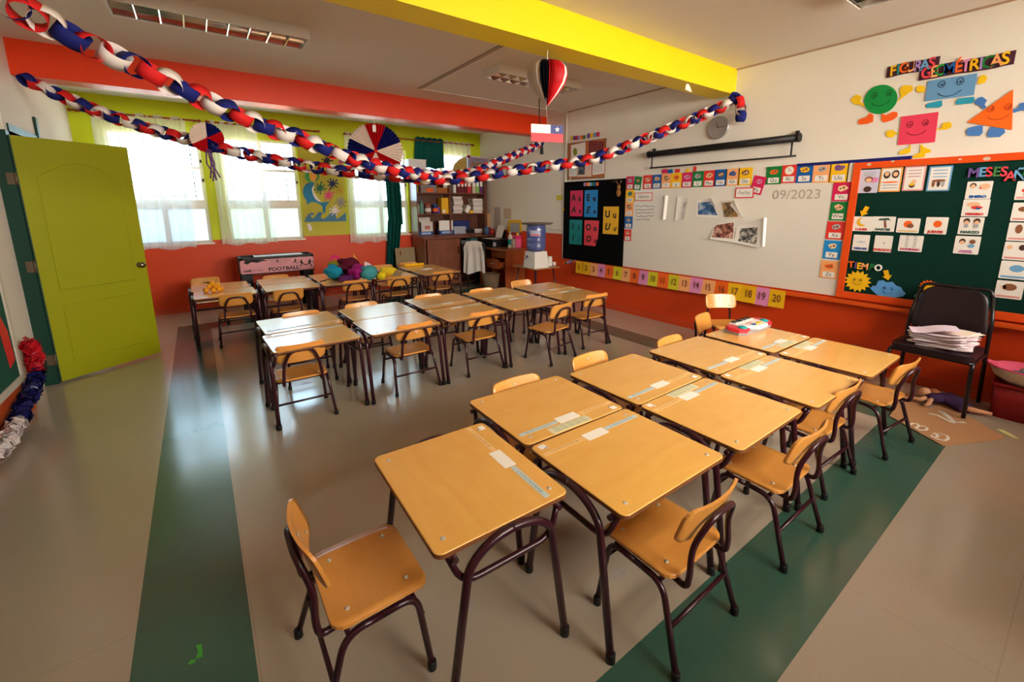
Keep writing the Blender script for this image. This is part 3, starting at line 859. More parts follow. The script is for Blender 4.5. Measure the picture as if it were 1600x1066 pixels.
# reindeer on the felt
t = WallThing(K2(658, 195), FELT)
g_ = MB()
def ball(m_, c_, r, sx=1, sy=1, sz=1):
    m_.rings([[(c_[0] + r * sx * sin(pi * j / 8) * cos(2 * pi * k / 12), c_[1] + r * sy * sin(pi * j / 8) * sin(2 * pi * k / 12), c_[2] - r * sz * cos(pi * j / 8)) for k in range(12)] for j in range(0, 9)], True, False, False)
ball(g_, (0, -0.02, 0.03), 0.045, 0.8, 1.15, 0.6)
t.place(g_.build('reindeer_toy', mat('reindeer_plush', (142, 92, 42), 0.9, var=0.3, scale=40)))
h_ = MB(); ball(h_, (0.005, 0.055, 0.035), 0.032, 0.9, 1.1, 0.7); t.place(h_.build('head', MATS['reindeer_plush']))
for sx_ in (-1, 1):
    h_ = MB(); h_.tube([(sx_ * 0.01, 0.08, 0.03), (sx_ * 0.03, 0.12, 0.03), (sx_ * 0.055, 0.135, 0.03)], 0.005, 5); h_.tube([(sx_ * 0.03, 0.12, 0.03), (sx_ * 0.028, 0.15, 0.03)], 0.004, 5); t.place(h_.build('antler', C_BROWN))
h_ = MB(); h_.tube([(-0.02, 0.10, 0.02), (-0.07, 0.14, 0.02), (-0.13, 0.13, 0.01)], 0.004, 5); t.place(h_.build('hanging_cord', C_BROWN))
t.tag('small brown reindeer toy hung on the black felt', 'toy')

# ---- letter cards round the whiteboard
ALPHA = [
    ('Aa', C_RED, K2(703, 588), K2(772, 712), C_SKIN, 0), ('Bb', C_BLUE, K2(708, 454), K2(786, 580), C_GREY, 0),
    ('Cc', C_PEACH, K2(714, 315), K2(794, 450), C_BROWN, 0), ('Dd', C_YEL, K2(720, 178), K2(806, 312), C_TEAL, 0),
    ('Ee', C_PINK, K2(728, 40), K2(800, 174), C_GREY, 0), ('Ff', C_GRN, K2(808, 42), K2(876, 178), C_BROWN, -0.13),
    ('Gg', C_RED, K3(36, 228), K3(127, 368), C_SKIN, 0), ('Hh', C_BLUE, K3(131, 223), K3(220, 364), C_SKIN, 0),
    ('Ii', C_PEACH, K3(226, 214), K3(324, 361), C_BROWN, 0), ('Jj', C_YEL, K3(328, 206), K3(430, 357), C_ORA, 0),
    ('Kk', C_PINK, K3(437, 200), K3(544, 352), C_LPINK, 0), ('Ll', C_GRN, K3(550, 188), K3(656, 347), C_GREY, 0),
    ('Mm', C_RED, K3(664, 180), K3(776, 344), C_SKIN, 0), ('Nn', C_BLUE, K3(783, 170), K3(896, 337), C_BROWN, 0),
    ('Ññ', C_PEACH, K3(903, 162), K3(1026, 332), C_BLUE, 0), ('Oo', C_YEL, K3(1032, 152), K3(1160, 327), C_BROWN, 0),
    ('Pp', C_PINK, K3(1172, 238), K3(1282, 420), C_LPINK, -0.24), ('Qq', C_GRN, K4(388, 140), K4(534, 318), C_ORA, 0),
    ('Rr', C_RED, K4(545, 125), K4(693, 304), C_CREAM, 0), ('Ss', C_BLUE, K4(706, 112), K4(856, 302), C_GOLD, 0),
    ('Tt', C_PEACH, K4(876, 106), K4(1040, 299), C_GREY, 0), ('Uu', C_YEL, K4(1056, 90), K4(1224, 298), C_PURP, 0),
    ('Vv', C_PINK, K4(1085, 302), K4(1252, 496), C_CREAM, 0), ('Ww', C_GRN, K4(1058, 502), K4(1205, 700), C_SKIN, 0),
    ('Xx', C_RED, K4(1020, 705), K4(1182, 898), C_GREY, 0), ('Yy', C_SKY, (1288.7, 375.2), (1311.5, 406), C_CREAM, 0),
    ('Zz', C_PEACH, (1283.7, 406.6), (1307.5, 436.6), C_ORA, 0)]
CN = {'card_red': 'red', 'card_blue': 'blue', 'card_peach': 'peach', 'card_yellow': 'yellow', 'card_pink': 'magenta', 'card_green': 'green', 'card_sky_blue': 'sky blue',
      'card_orange': 'orange', 'card_light_pink': 'light pink', 'card_yellow_green': 'yellow-green', 'card_gold': 'golden yellow'}
for i, (s_, m_, a, b_, im, tilt) in enumerate(ALPHA):
    t = WallThing(((a[0] + b_[0]) / 2, (a[1] + b_[1]) / 2), WB + 0.0015 + (0.002 if s_ in ('Ff', 'Pp') else 0))
    p, q = t.loc(a), t.loc(b_)
    w_, h_ = q[0] - p[0], p[1] - q[1]
    t.poly('letter_card', [(p[0], q[1]), (q[0], q[1]), (q[0], p[1]), (p[0], p[1])], m_, local=True)
    o_ = t.root
    if tilt: on_wall(o_, 'right', t.o, tilt)
    c_ = MB(); c_.prism(rrect(w_ * 0.68, h_ * 0.30, 0.004, 2, 0, -h_ * 0.27), 0.002, 0.0028); pl = c_.build('letter_plate', M_paper, o_)
    text(s_, h_ * 0.27, M_ink, pl, (0, -h_ * 0.27, 0.0034), name='letters')
    rnd = random.Random(i * 7 + 1)
    n_ = rnd.choice([7, 9, 11, 13])
    pts = [(w_ * 0.33 * cos(2 * pi * k / n_) * rnd.uniform(0.65, 1.0), h_ * 0.2 + h_ * 0.19 * sin(2 * pi * k / n_) * rnd.uniform(0.6, 1.0)) for k in range(n_)]
    if s_ == 'Rr': pts = disc(w_ * 0.28, 20, 0, h_ * 0.2)
    c_ = MB(); c_.prism(pts, 0.002, 0.0028); pc = c_.build('picture', im, o_)
    if s_ == 'Rr':
        c_ = MB(); c_.prism(disc(w_ * 0.23, 20, 0, h_ * 0.2), 0.0028, 0.0034); c_.build('clock_picture', M_paper, pc)
        c_ = MB(); c_.tube([(0, h_ * 0.34, 0.004), (0, h_ * 0.2, 0.004), (w_ * 0.14, h_ * 0.2, 0.004)], 0.002, 4); c_.build('hands', M_ink, pc)
    else:
        c_ = MB(); c_.prism(disc(w_ * 0.08, 8, w_ * 0.08, h_ * 0.22), 0.0028, 0.0034); c_.prism(disc(w_ * 0.06, 8, -w_ * 0.09, h_ * 0.17), 0.0028, 0.0034); c_.build('detail', C_BROWN if im is not C_BROWN else C_CREAM, pc)
    tag(o_, '%s alphabet card %s on the whiteboard edge' % (CN[m_.name], s_) + (', hanging crooked' if tilt else ''), 'letter card', 'alphabet cards round the whiteboard')
t = WallThing(K4(1270, 190), WB + 0.0015); t.rect('blank_strip', K4(1240, 86), K4(1296, 295), M_paper); t.tag('blank white paper strip right of alphabet card Uu', 'paper')

# ---- number cards
KN = crop(860, 380, 6.6625); KM = crop(800, 400, 4.0)
NUMS = [((268, 182), (333, 318), C_GOLD), ((343, 192), (413, 332), C_GOLD), ((416, 205), (490, 345), C_PEACH), ((493, 215), (570, 360), C_LPINK), ((573, 228), (650, 375), C_ORA),
        ((658, 240), (742, 385), C_YGRN), ((745, 255), (828, 405), C_PEACH), ((832, 268), (925, 422), C_ORA), ((928, 280), (1015, 440), C_LPINK), ((1020, 293), (1117, 455), C_YGRN),
        ((1122, 308), (1225, 475), C_ORA), ((1235, 322), (1338, 492), C_YGRN), ((1342, 338), (1455, 510), C_PEACH), ((1463, 352), (1580, 530), C_LPINK)]
NUMS = [(KN(*a), KN(*b_), m_) for a, b_, m_ in NUMS]
NUMS += [(KM(1190, 145), KM(1266, 248), C_PEACH), (KM(1270, 155), KM(1348, 265), C_ORA), (KM(1355, 166), KM(1430, 281), C_YEL), (KM(1437, 178), KM(1520, 298), C_GOLD), (KM(1524, 191), KM(1601, 315), C_LPINK), ((1203.2, 451.5), (1224.6, 482.3), C_GOLD)]
for i, (a, b_, m_) in enumerate(NUMS):
    t = WallThing(((a[0] + b_[0]) / 2, (a[1] + b_[1]) / 2), 0.064)
    p, q = t.loc(a), t.loc(b_)
    w_, h_ = q[0] - p[0], p[1] - q[1]
    rnd = random.Random(i)
    # the sheets hang from the ledge and curl a little away from the wall at the foot
    sk = rnd.uniform(-0.006, 0.006); cu = rnd.uniform(0.004, 0.016)
    gm = MB()
    gm.grid(lambda u_, v_: (p[0] + w_ * u_ + sk * v_, p[1] - h_ * v_, 0.001 + cu * v_ * v_), 3, 6)
    gm.grid(lambda u_, v_: (p[0] + w_ * u_ + sk * v_, p[1] - h_ * v_, 0.0002 + cu * v_ * v_), 3, 6)
    o_ = t.place(gm.build('number_card', m_))
    text(str(i + 1), h_ * 0.62, mat('marker_brown', (110, 60, 30), 0.7), o_, (sk * 0.5, (p[1] + q[1]) / 2, 0.006 + cu * 0.45), (-cu * 2.0, 0, 0), name='number', sx=0.9 if i < 9 else 0.72, weight=0.001)
    tag(o_, '%s paper card numbered %d below the boards' % (CN[m_.name], i + 1), 'number card', 'number cards from one to twenty')

# ---- framed little signs and loose sheets on the whiteboard
def sign(a, b_, frame, word, lab, tilt=0):
    t = WallThing(((a[0] + b_[0]) / 2, (a[1] + b_[1]) / 2), WB + 0.0045)
    p, q = t.loc(a), t.loc(b_); w_, h_ = q[0] - p[0], p[1] - q[1]
    o_ = t.poly('framed_sign', rrect(w_, h_, 0.004, 2), frame, local=True)
    c_ = MB(); c_.prism(rrect(w_ - 0.024, h_ - 0.024, 0.003, 2), 0.002, 0.003); pp = c_.build('paper', M_paper, o_)
    text(word, h_ * 0.5, M_pencil, pp, (0, 0, 0.0036), name='handwriting', shear=0.2, sx=0.95)
    tag(o_, lab, 'sign')
sign(K3(995, 355), K3(1178, 462), mat('red_border', (220, 70, 64), 0.5), 'Fecha:', 'red bordered little sign reading Fecha:')
sign(K7(768, 405), K7(876, 455), mat('pink_border', (226, 120, 120), 0.5), 'Objetivo', 'pink bordered little sign above the handwritten lines')
def leaf(corners, off, curl, name, m_, lab, pic=None, pm=None, nu=8, nv=6):
    """sheet taped to the board: four corner pixels, curl(u, v) gives the distance off the board"""
    t = WallThing(((corners[0][0] + corners[2][0]) / 2, (corners[0][1] + corners[2][1]) / 2), off)
    q = [Vector(t.loc(c_)) for c_ in corners]            # tl, tr, br, bl
    def P(u_, v_, e=0.0):
        xy = (q[0] * (1 - u_) + q[1] * u_) * (1 - v_) + (q[3] * (1 - u_) + q[2] * u_) * v_
        return (xy.x, xy.y, 0.001 + e + curl(u_, v_))
    g_ = MB(); g_.grid(lambda u_, v_: P(u_, v_), nu, nv)
    o_ = t.place(g_.build(name, m_))
    if pic:
        u0, v0, u1, v1 = pic
        g_ = MB(); g_.grid(lambda u_, v_: P(u0 + (u1 - u0) * u_, v0 + (v1 - v0) * v_, 0.0012), nu, nv); g_.build('printed_photo', pm, o_)
    return tag(o_, lab, 'paper')
def mat_photo(name, a, b_, c_, scale):
    m = bpy.data.materials.new(name); m.use_nodes = True
    n = m.node_tree.nodes; l = m.node_tree.links; p = n['Principled BSDF']; p.inputs['Roughness'].default_value = 0.5
    t_ = n.new('ShaderNodeTexCoord'); no = n.new('ShaderNodeTexNoise'); no.inputs['Scale'].default_value = scale; no.inputs['Detail'].default_value = 6; no.inputs['Distortion'].default_value = 0.6
    cr = n.new('ShaderNodeValToRGB'); e = cr.color_ramp.elements
    e[0].position = 0.36; e[0].color = lin(a) + (1,); e[1].position = 0.66; e[1].color = lin(c_) + (1,)
    x_ = e.new(0.5); x_.color = lin(b_) + (1,)
    l.new(t_.outputs['Object'], no.inputs['Vector']); l.new(no.outputs['Fac'], cr.inputs['Fac']); l.new(cr.outputs['Color'], p.inputs['Base Color'])
    return m
leaf([K3(246, 437), K3(296, 437), K3(266, 688), K3(228, 690)], WB, lambda u_, v_: 0.02 * sin(pi * u_), 'rolled_sheet', M_paper, 'narrow rolled white sheet, leftmost of the papers on the whiteboard')
leaf([K3(395, 447), K3(512, 460), K3(463, 695), K3(370, 698)], WB, lambda u_, v_: 0.015 * u_ * u_ + 0.01 * (1 - u_) ** 2, 'curled_sheet', M_paper, 'curled white sheet with short handwritten words, second from left on the whiteboard',
     (0.62, 0.2, 0.98, 0.95), mat_photo('scribble', (120, 110, 110), (222, 216, 210), (236, 232, 226), 30))
leaf([K3(590, 490), K3(740, 462), K3(826, 672), K3(580, 657)], WB, lambda u_, v_: 0.03 * max(0, u_ - 0.5) * (1 - v_), 'photo_sheet', M_paper, 'sheet with a blue landscape photo on the whiteboard',
     (0.10, 0.16, 0.98, 0.86), mat_photo('landscape_photo', (40, 60, 84), (60, 110, 168), (190, 200, 206), 9))
leaf([K3(740, 462), K3(752, 470), K3(800, 560), K3(735, 530)], WB + 0.02, lambda u_, v_: 0.02 * u_, 'folded_corner', M_paper, 'folded over white corner of the blue landscape sheet', nu=3, nv=3)
leaf([K3(838, 497), K3(975, 480), K3(1045, 665), K3(860, 665)], WB, lambda u_, v_: 0.03 * u_, 'photo_sheet', M_paper, 'sheet with a brown photo of a figure, upper right on the whiteboard',
     (0.12, 0.12, 1, 0.97), mat_photo('brown_photo', (60, 48, 36), (134, 110, 70), (214, 170, 96), 14))
leaf([K3(972, 482), K3(985, 495), K3(1080, 690), K3(938, 540)], WB + 0.035, lambda u_, v_: 0.015 * u_, 'folded_flap', M_paper, 'large folded white flap hanging over the brown photo', nu=4, nv=4)
leaf([K3(775, 740), K3(985, 700), K3(985, 925), K3(735, 890)], WB, lambda u_, v_: 0.02 * v_ * v_, 'photo_sheet', M_paper, 'sheet with a reddish photo of people, lower left of the pair on the whiteboard',
     (0.05, 0.06, 0.96, 0.84), mat_photo('red_photo', (64, 30, 24), (150, 84, 66), (226, 190, 170), 22))
leaf([K3(1010, 745), K3(1270, 700), K3(1270, 985), K3(985, 925)], WB, lambda u_, v_: 0.02 * v_ * v_ + 0.02 * u_ * u_, 'photo_sheet', M_paper, 'sheet with a black and white photo, lower right of the pair on the whiteboard',
     (0.16, 0.22, 0.86, 0.88), mat_photo('grey_photo', (30, 28, 28), (110, 108, 104), (225, 222, 216), 26))
leaf([K3(1275, 668), K3(1322, 668), K3(1300, 968), K3(1265, 965)], WB + 0.02, lambda u_, v_: 0.02 * sin(pi * u_), 'rolled_edge', M_paper, 'rolled white edge beside the black and white photo')

# ---- blue strip, projection screen, clock
a, b_ = rw(1247, 256), rw(1425, 246)
s = MB(); s.span((RX - 0.02, b_.y, 1.848), (RX, a.y, 1.875)); tag(s.build('blue_rail', mat('navy_rail', (20, 26, 110), 0.4)), 'dark blue rail above the right end of the whiteboard', 'rail')
root = empty('projection_screen', (RX - 0.07, 2.705, 2.11))
hl = 0.835
b_ = MB(); b_.tube([(0, -hl, 0), (0, hl, 0)], 0.036, 14); b_.span((-0.01, -hl, -0.034), (0.036, hl, 0.030)); b_.build('housing', M_dark, root)
for sy_ in (-1, 1):
    b_ = MB(); b_.tube([(0, sy_ * hl, 0), (0, sy_ * (hl + 0.018), 0)], 0.042, 14); b_.build('end_cap', M_dark, root)
    b_ = MB(); b_.span((0.036, sy_ * (hl - 0.03) - 0.012, 0.0), (0.07, sy_ * (hl - 0.03) + 0.012, 0.07)); b_.build('wall_bracket', M_dark, root)
    b_ = MB(); b_.tube([(-0.004, sy_ * (hl - 0.045), -0.03), (-0.004, sy_ * (hl - 0.045), -0.158)], 0.008, 6); b_.build('strap', M_dark, root)
b_ = MB(); b_.tube([(-0.004, -hl - 0.0, -0.165), (-0.004, hl - 0.02, -0.165)], 0.0095, 8); b_.build('pull_bar', M_dark, root)
b_ = MB(); b_.span((-0.0395, -hl + 0.10, -0.008), (-0.036, -hl + 0.17, 0.002)); b_.build('badge', M_steel, root)
tag(root, 'black rolled up projection screen with pull bar', 'projection screen')
root = empty('wall_clock', (RX, 2.694, 2.316)); on_wall(root, 'right', (RX, 2.694, 2.318))
b_ = MB(); b_.lathe([(0.112, 0), (0.118, 0.012), (0.118, 0.03), (0.106, 0.038), (0.100, 0.030)], 36); b_.build('rim', mat('clock_silver', (176, 176, 176), 0.35, 0.5, 0.6), root)
b_ = MB(); b_.prism(disc(0.102, 36), 0.024, 0.028); fc = b_.build('dial', mat('clock_dial', (196, 192, 186), 0.5), root)
for k_ in range(12):
    a_ = radians(90 - 30 * (k_ + 1))
    text(str(k_ + 1), 0.028, mat('clock_grey', (110, 108, 106), 0.6), fc, (0.078 * cos(a_), 0.078 * sin(a_), 0.0286), name='numeral')
b_ = MB(); b_.tube([(0, 0, 0.031), (-0.018, 0.042, 0.031)], 0.003, 5); b_.build('hour_hand', M_ink, root)
b_ = MB(); b_.tube([(0, 0, 0.033), (0.075, 0.002, 0.033)], 0.0022, 5); b_.build('minute_hand', M_ink, root)
b_ = MB(); b_.prism(disc(0.006, 10), 0.028, 0.036); b_.build('hub', M_ink, root)
tag(root, 'round silver rimmed wall clock', 'clock')
colour_word(0.003, [(K3(258, 185), (9, 7), C_PINK), (K3(315, 185), (8, 6), C_BLUE), (K3(390, 180), (8, 6), C_RED), (K3(497, 178), (5.5, 6), C_YEL), (K3(572, 165), (4.5, 9), C_RED)], 'bright cut-out letters half hidden behind the screen pull bar')

# ---- cork board
t = WallThing(K1(455, 470), 0.002)
t.poly('cork_board', [K1(180, 237), K1(752, 157), K1(722, 757), K1(170, 785)], mat('brown_wood_frame', (130, 80, 40), 0.5), 0, 0.014)
t.poly('cork', [K1(196, 247), K1(738, 172), K1(712, 742), K1(184, 768)], mat('cork', (190, 112, 62), 0.9, var=0.2, scale=50), 0.014, 0.0155)
t.tag('cork board with a brown frame, covered with notices', 'cork board')
def notice(pts, m_, lab, extra=None):
    t = WallThing((sum(p[0] for p in pts) / len(pts), sum(p[1] for p in pts) / len(pts)), 0.0185)
    t.poly('notice', pts, m_, 0, 0.001)
    for nm, ps, mm in (extra or []): t.poly(nm, ps, mm, 0.001, 0.002)
    return t.tag(lab, 'notice', 'notices on the cork board')
M_maroon = mat('maroon_print', (112, 28, 36), 0.6)
notice([K1(215, 262), K1(437, 210), K1(432, 436), K1(216, 440)], M_paper, 'white notice with a green figure', [('figure', [K1(245, 350), K1(258, 310), K1(285, 302), K1(308, 330), K1(310, 385), K1(290, 418), K1(258, 418)], mat('olive_print', (140, 150, 40), 0.7))])
notice([K1(492, 205), K1(716, 205), K1(700, 380), K1(482, 380)], M_maroon, 'dark red notice, top right of the cork board', [('text_line', [K1(505, 228 + 34 * k_), K1(690, 222 + 34 * k_), K1(688, 240 + 34 * k_), K1(504, 246 + 34 * k_)], mat('maroon_light', (150, 70, 74), 0.6)) for k_ in range(4)])
notice([K1(187, 560), K1(305, 560), K1(300, 732), K1(184, 740)], M_paper, 'white notice, bottom left of the cork board', [('text_line', [K1(198, 590 + 22 * k_), K1(290, 588 + 22 * k_), K1(290, 592 + 22 * k_), K1(198, 594 + 22 * k_)], C_GREY) for k_ in range(6)])
notice([K1(310, 520), K1(530, 515), K1(523, 735), K1(308, 740)], mat('pink_paper', (232, 204, 190), 0.8), 'pinkish notice with a dark picture', [('picture', [K1(326, 570), K1(428, 568), K1(424, 706), K1(322, 708)], mat_photo('dark_photo', (26, 26, 28), (60, 62, 66), (130, 134, 140), 20))])
notice([K1(545, 475), K1(725, 450), K1(715, 690), K1(540, 716)], M_paper, 'white notice with a small dark square, right of the cork board', [('square', [K1(647, 497), K1(697, 490), K1(694, 540), K1(645, 545)], C_HAIR)] + [('text_line', [K1(556, 580 + 22 * k_), K1(700, 560 + 22 * k_), K1(700, 565 + 22 * k_), K1(556, 585 + 22 * k_)], C_GREY) for k_ in range(5)])
t = WallThing(K1(205, 765), 0.0185); t.poly('pin', [K1(196, 758), K1(214, 756), K1(214, 772), K1(196, 774)], M_paper, 0, 0.006); t.tag('white pin at the bottom left corner of the cork board', 'pin')
colour_word(0.003, [(K1(230, 158), (3.6, 7), C_YGRN), (K1(268, 152), (4.4, 6.6), C_PURP), (K1(298, 152), (4, 6.6), C_PINK), (K1(328, 150), (4, 6.6), C_LAV)], 'first of three coloured word strips above the cork board')
colour_word(0.003, [(K1(378, 142), (4, 6), C_ORA), (K1(415, 140), (4, 6), C_GRN)], 'short orange and green middle word strip above the cork board')
colour_word(0.003, [(K1(484, 120), (5, 7.5), C_PURP), (K1(528, 112), (5, 7), C_YEL), (K1(580, 105), (4.5, 7), C_LBLUE), (K1(625, 98), (5, 7.5), C_PINK)], 'last of three coloured word strips above the cork board')

# ---- green notice board with its cards
GB = 0.03
y0, y1, z0, z1 = -0.40, 1.415, 0.650, 1.846
M_gframe = mat('orange_board_frame', (234, 82, 22), 0.35, 0.4, var=0.1, scale=9)
g_ = MB(); g_.span((RX - 0.018, y0, z0), (RX, y1, z1)); gb = g_.build('notice_board', mat('green_felt', (14, 50, 42), 0.95, 0.1, var=0.25, scale=45))
fwid = 0.052
for nm, A_, B_ in (('frame_side', (y1 - fwid, z0), (y1, z1)), ('frame_top', (y0, z1 - fwid), (y1 - fwid, z1)), ('frame_bottom', (y0, z0), (y1 - fwid, z0 + 0.06)), ('frame_side', (y0, z0 + 0.06), (y0 + fwid, z1 - fwid))):
    g_ = MB(); g_.span((RX - GB, A_[0], A_[1]), (RX - 0.0, B_[0], B_[1])); g_.build(nm, M_gframe, gb)
for (u, v), r in (((1358, 257), 0.016), ((1395, 252), 0.012), ((1542, 248), 0.02), ((1500, 249), 0.01)):
    q = rw(u, v, GB); c_ = MB(); c_.prism(disc(r, 9, -q.y, q.z, 0.7), 0, 0.001); o_ = c_.build('bare_spot', mat('tape_scrap', (210, 190, 170), 0.5), gb); o_.matrix_world = Matrix.Translation((RX - GB, 0, 0)) @ WALLROT['right'].to_4x4()
tag(gb, 'large dark green notice board in an orange frame', 'notice board')
GF = 0.0195
def card(a, b_, name, m_, lab, group, border=None, word=None, wm=None, pics=(), tilt=0.0, bar=None):
    t = WallThing(((a[0] + b_[0]) / 2, (a[1] + b_[1]) / 2), GF)
    p, q = t.loc(a), t.loc(b_); w_, h_ = q[0] - p[0], p[1] - q[1]
    c_ = MB(); c_.prism(rrect(w_, h_, 0.006, 3), 0, 0.0015); o_ = c_.build(name, border or m_); on_wall(o_, 'right', t.o, tilt)
    z_ = 0.0015
    if border:
        c_ = MB(); c_.prism(rrect(w_ - 0.02, h_ - 0.02, 0.004, 2), z_, z_ + 0.0006); c_.build('paper', m_, o_); z_ += 0.0006
    for k_, (nm, x_, y_, rx_, ry_, mm) in enumerate(pics):
        c_ = MB(); c_.prism(disc(rx_ * w_, 14, x_ * w_, y_ * h_, ry_ * h_ / (rx_ * w_)), z_, z_ + 0.0006 + 0.0004 * k_); c_.build(nm, mm, o_)
    if bar:
        c_ = MB(); c_.prism(rrect(w_ * 0.84, h_ * 0.07, 0.002, 2, 0, -0.38 * h_), z_, z_ + 0.0006); c_.build('text_line', bar, o_)
    if word: text(word, h_ * 0.16 if len(word) > 6 else h_ * 0.19, wm or M_ink, o_, (0, -0.37 * h_, z_ + 0.0007), name='word', sx=1.15, weight=0.002)
    tag(o_, lab, 'card', group)
    return o_, w_, h_, z_
M_ltxt = mat('pale_print', (206, 150, 160), 0.7)
G1 = 'greeting cards along the top of the green board'
def lines(o_, w_, h_, z_, ys_, m_=None, ww=0.6):
    for y_ in ys_:
        c_ = MB(); c_.prism(rrect(w_ * ww, h_ * 0.035, 0.001, 1, 0, y_ * h_), z_, z_ + 0.0006); c_.build('text_line', m_ or C_GREY, o_)
r = card(K5(228, 172), K5(402, 407), 'greeting_card', mat('lilac_paper', (206, 204, 226), 0.7), 'lilac greeting card with a child in grey, first along the green board top', G1, pics=[('pink_patch', 0.25, 0.05, 0.25, 0.12, C_LPINK), ('child_head', 0.0, 0.08, 0.21, 0.13, C_BROWN), ('child_face', 0.0, 0.05, 0.15, 0.09, C_SKIN), ('child_body', 0.0, -0.34, 0.2, 0.13, C_HAIR)]); lines(*r, (0.36, 0.27))
r = card(K5(450, 150), K5(637, 395), 'greeting_card', M_paper, 'orange bordered greeting card with two people', G1, border=mat('orange_border', (236, 170, 80), 0.6), pics=[('hair', -0.2, 0.2, 0.16, 0.15, C_HAIR), ('face', -0.2, 0.24, 0.1, 0.09, C_SKIN), ('hair', 0.2, 0.22, 0.17, 0.17, C_HAIR), ('face', 0.2, 0.22, 0.11, 0.09, C_SKIN), ('orange_band', 0, -0.1, 0.4, 0.03, C_ORA)]); lines(*r, (-0.22, -0.34), C_GREY, 0.7)
r = card(K5(697, 135), K5(878, 384), 'greeting_card', M_paper, 'pink bordered greeting card with one small child', G1, border=mat('pink_border2', (226, 158, 160), 0.6), pics=[('child_head', 0.02, -0.13, 0.12, 0.09, C_SKIN), ('child_body', -0.05, -0.28, 0.14, 0.1, C_HAIR), ('sleeve', -0.05, -0.24, 0.12, 0.06, C_GOLD)]); lines(*r, (0.33, 0.2, 0.08), M_ltxt)
r = card(K5(952, 134), K5(1150, 387), 'greeting_card', M_paper, 'light blue bordered greeting card with three small figures', G1, border=C_LBLUE, pics=[('figure', -0.22, -0.2, 0.07, 0.14, C_BROWN), ('figure', 0.0, -0.2, 0.07, 0.14, C_HAIR), ('figure', 0.2, -0.2, 0.07, 0.14, C_GREY), ('heads', 0.0, -0.08, 0.3, 0.05, C_BROWN)]); lines(*r, (0.33, 0.2, 0.07), C_LBLUE)
G2 = 'weekday cards on the green board'
M_days = {'r': mat('red_print', (214, 60, 60), 0.6), 'g': mat('green_print', (40, 90, 80), 0.6), 'y': mat('yellow_print', (226, 176, 70), 0.6), 'b': mat('blue_print', (60, 90, 160), 0.6)}
r = card(K5(142, 653), K5(347, 812), 'weekday_card', M_paper, 'weekday card LUNES with a yellow moon', G2, word='LUNES', wm=M_days['r'])
c_ = MB(); mo = [(0.033 * cos(a_) * 1.2, 0.033 * sin(a_) * 1.2) for a_ in [radians(60 + 30 * k_) for k_ in range(9)]] + [(0.012 + 0.03 * cos(a_), 0.008 + 0.03 * sin(a_)) for a_ in [radians(285 - 25 * k_) for k_ in range(8)]]
c_.prism(mo, 0.0015, 0.0022); c_.build('moon', C_GOLD, r[0], (0, 0.016, 0))
r = card(K5(360, 653), K5(576, 815), 'weekday_card', M_paper, 'weekday card MARTES with a hammer', G2, word='MARTES', wm=M_days['g'])
c_ = MB(); c_.prism([(-0.04, 0.03), (-0.03, 0.045), (0.03, 0.052), (0.045, 0.03), (0.03, 0.034), (-0.01, 0.03)], 0.0015, 0.0022); c_.build('hammer_head', M_days['g'], r[0])
c_ = MB(); c_.prism([(0.0, 0.03), (0.014, 0.032), (0.026, -0.03), (0.008, -0.03)], 0.0015, 0.0022); c_.build('hammer_handle', C_BROWN, r[0])
card(K5(620, 672), K5(832, 828), 'weekday_card', M_paper, 'weekday card with an orange snail shape', G2, pics=[('snail', -0.02, 0.1, 0.19, 0.24, C_ORA), ('snail_shell', 0.1, -0.02, 0.15, 0.15, C_BROWN)], bar=M_days['y'])
card(K5(918, 660), K5(1118, 843), 'weekday_card', M_paper, 'weekday card with an orange round planet', G2, pics=[('planet', 0.05, 0.1, 0.2, 0.2, C_ORA)], word='JUEVES', wm=M_days['r'])
card(K5(162, 842), K5(308, 1016), 'weekday_card', M_paper, 'weekday card VIERNES with a pale blue sketch', G2, pics=[('sketch', 0.0, 0.05, 0.3, 0.05, mat('pale_blue_print', (200, 208, 226), 0.7)), ('sketch', 0.0, 0.05, 0.05, 0.05, C_GREY)], word='VIERNES', wm=M_days['b'])
card(K5(386, 850), K5(545, 1031), 'weekday_card', M_paper, 'weekday card SABADO, nearly blank with one tiny mark', G2, pics=[('mark', 0.05, 0.05, 0.05, 0.07, C_GREY)], word='SABADO', wm=M_days['r'])
r = card(K5(642, 848), K5(862, 1027), 'weekday_card', M_paper, 'weekday card DOMINGO with a black dotted domino', G2, word='DOMINGO', wm=mat('magenta_print', (196, 60, 110), 0.6))
c_ = MB()
for sx_ in (-1, 1):
    for k_ in range(5): c_.prism(disc(0.004, 8, sx_ * 0.020, 0.055 - 0.020 * k_), 0.0015, 0.0022)
    c_.prism([(sx_ * 0.03, -0.03), (sx_ * 0.032, -0.03), (sx_ * 0.032, 0.065), (sx_ * 0.03, 0.065)], 0.0015, 0.0022)
c_.build('domino', M_ink, r[0])
G3 = 'month cards on the green board'
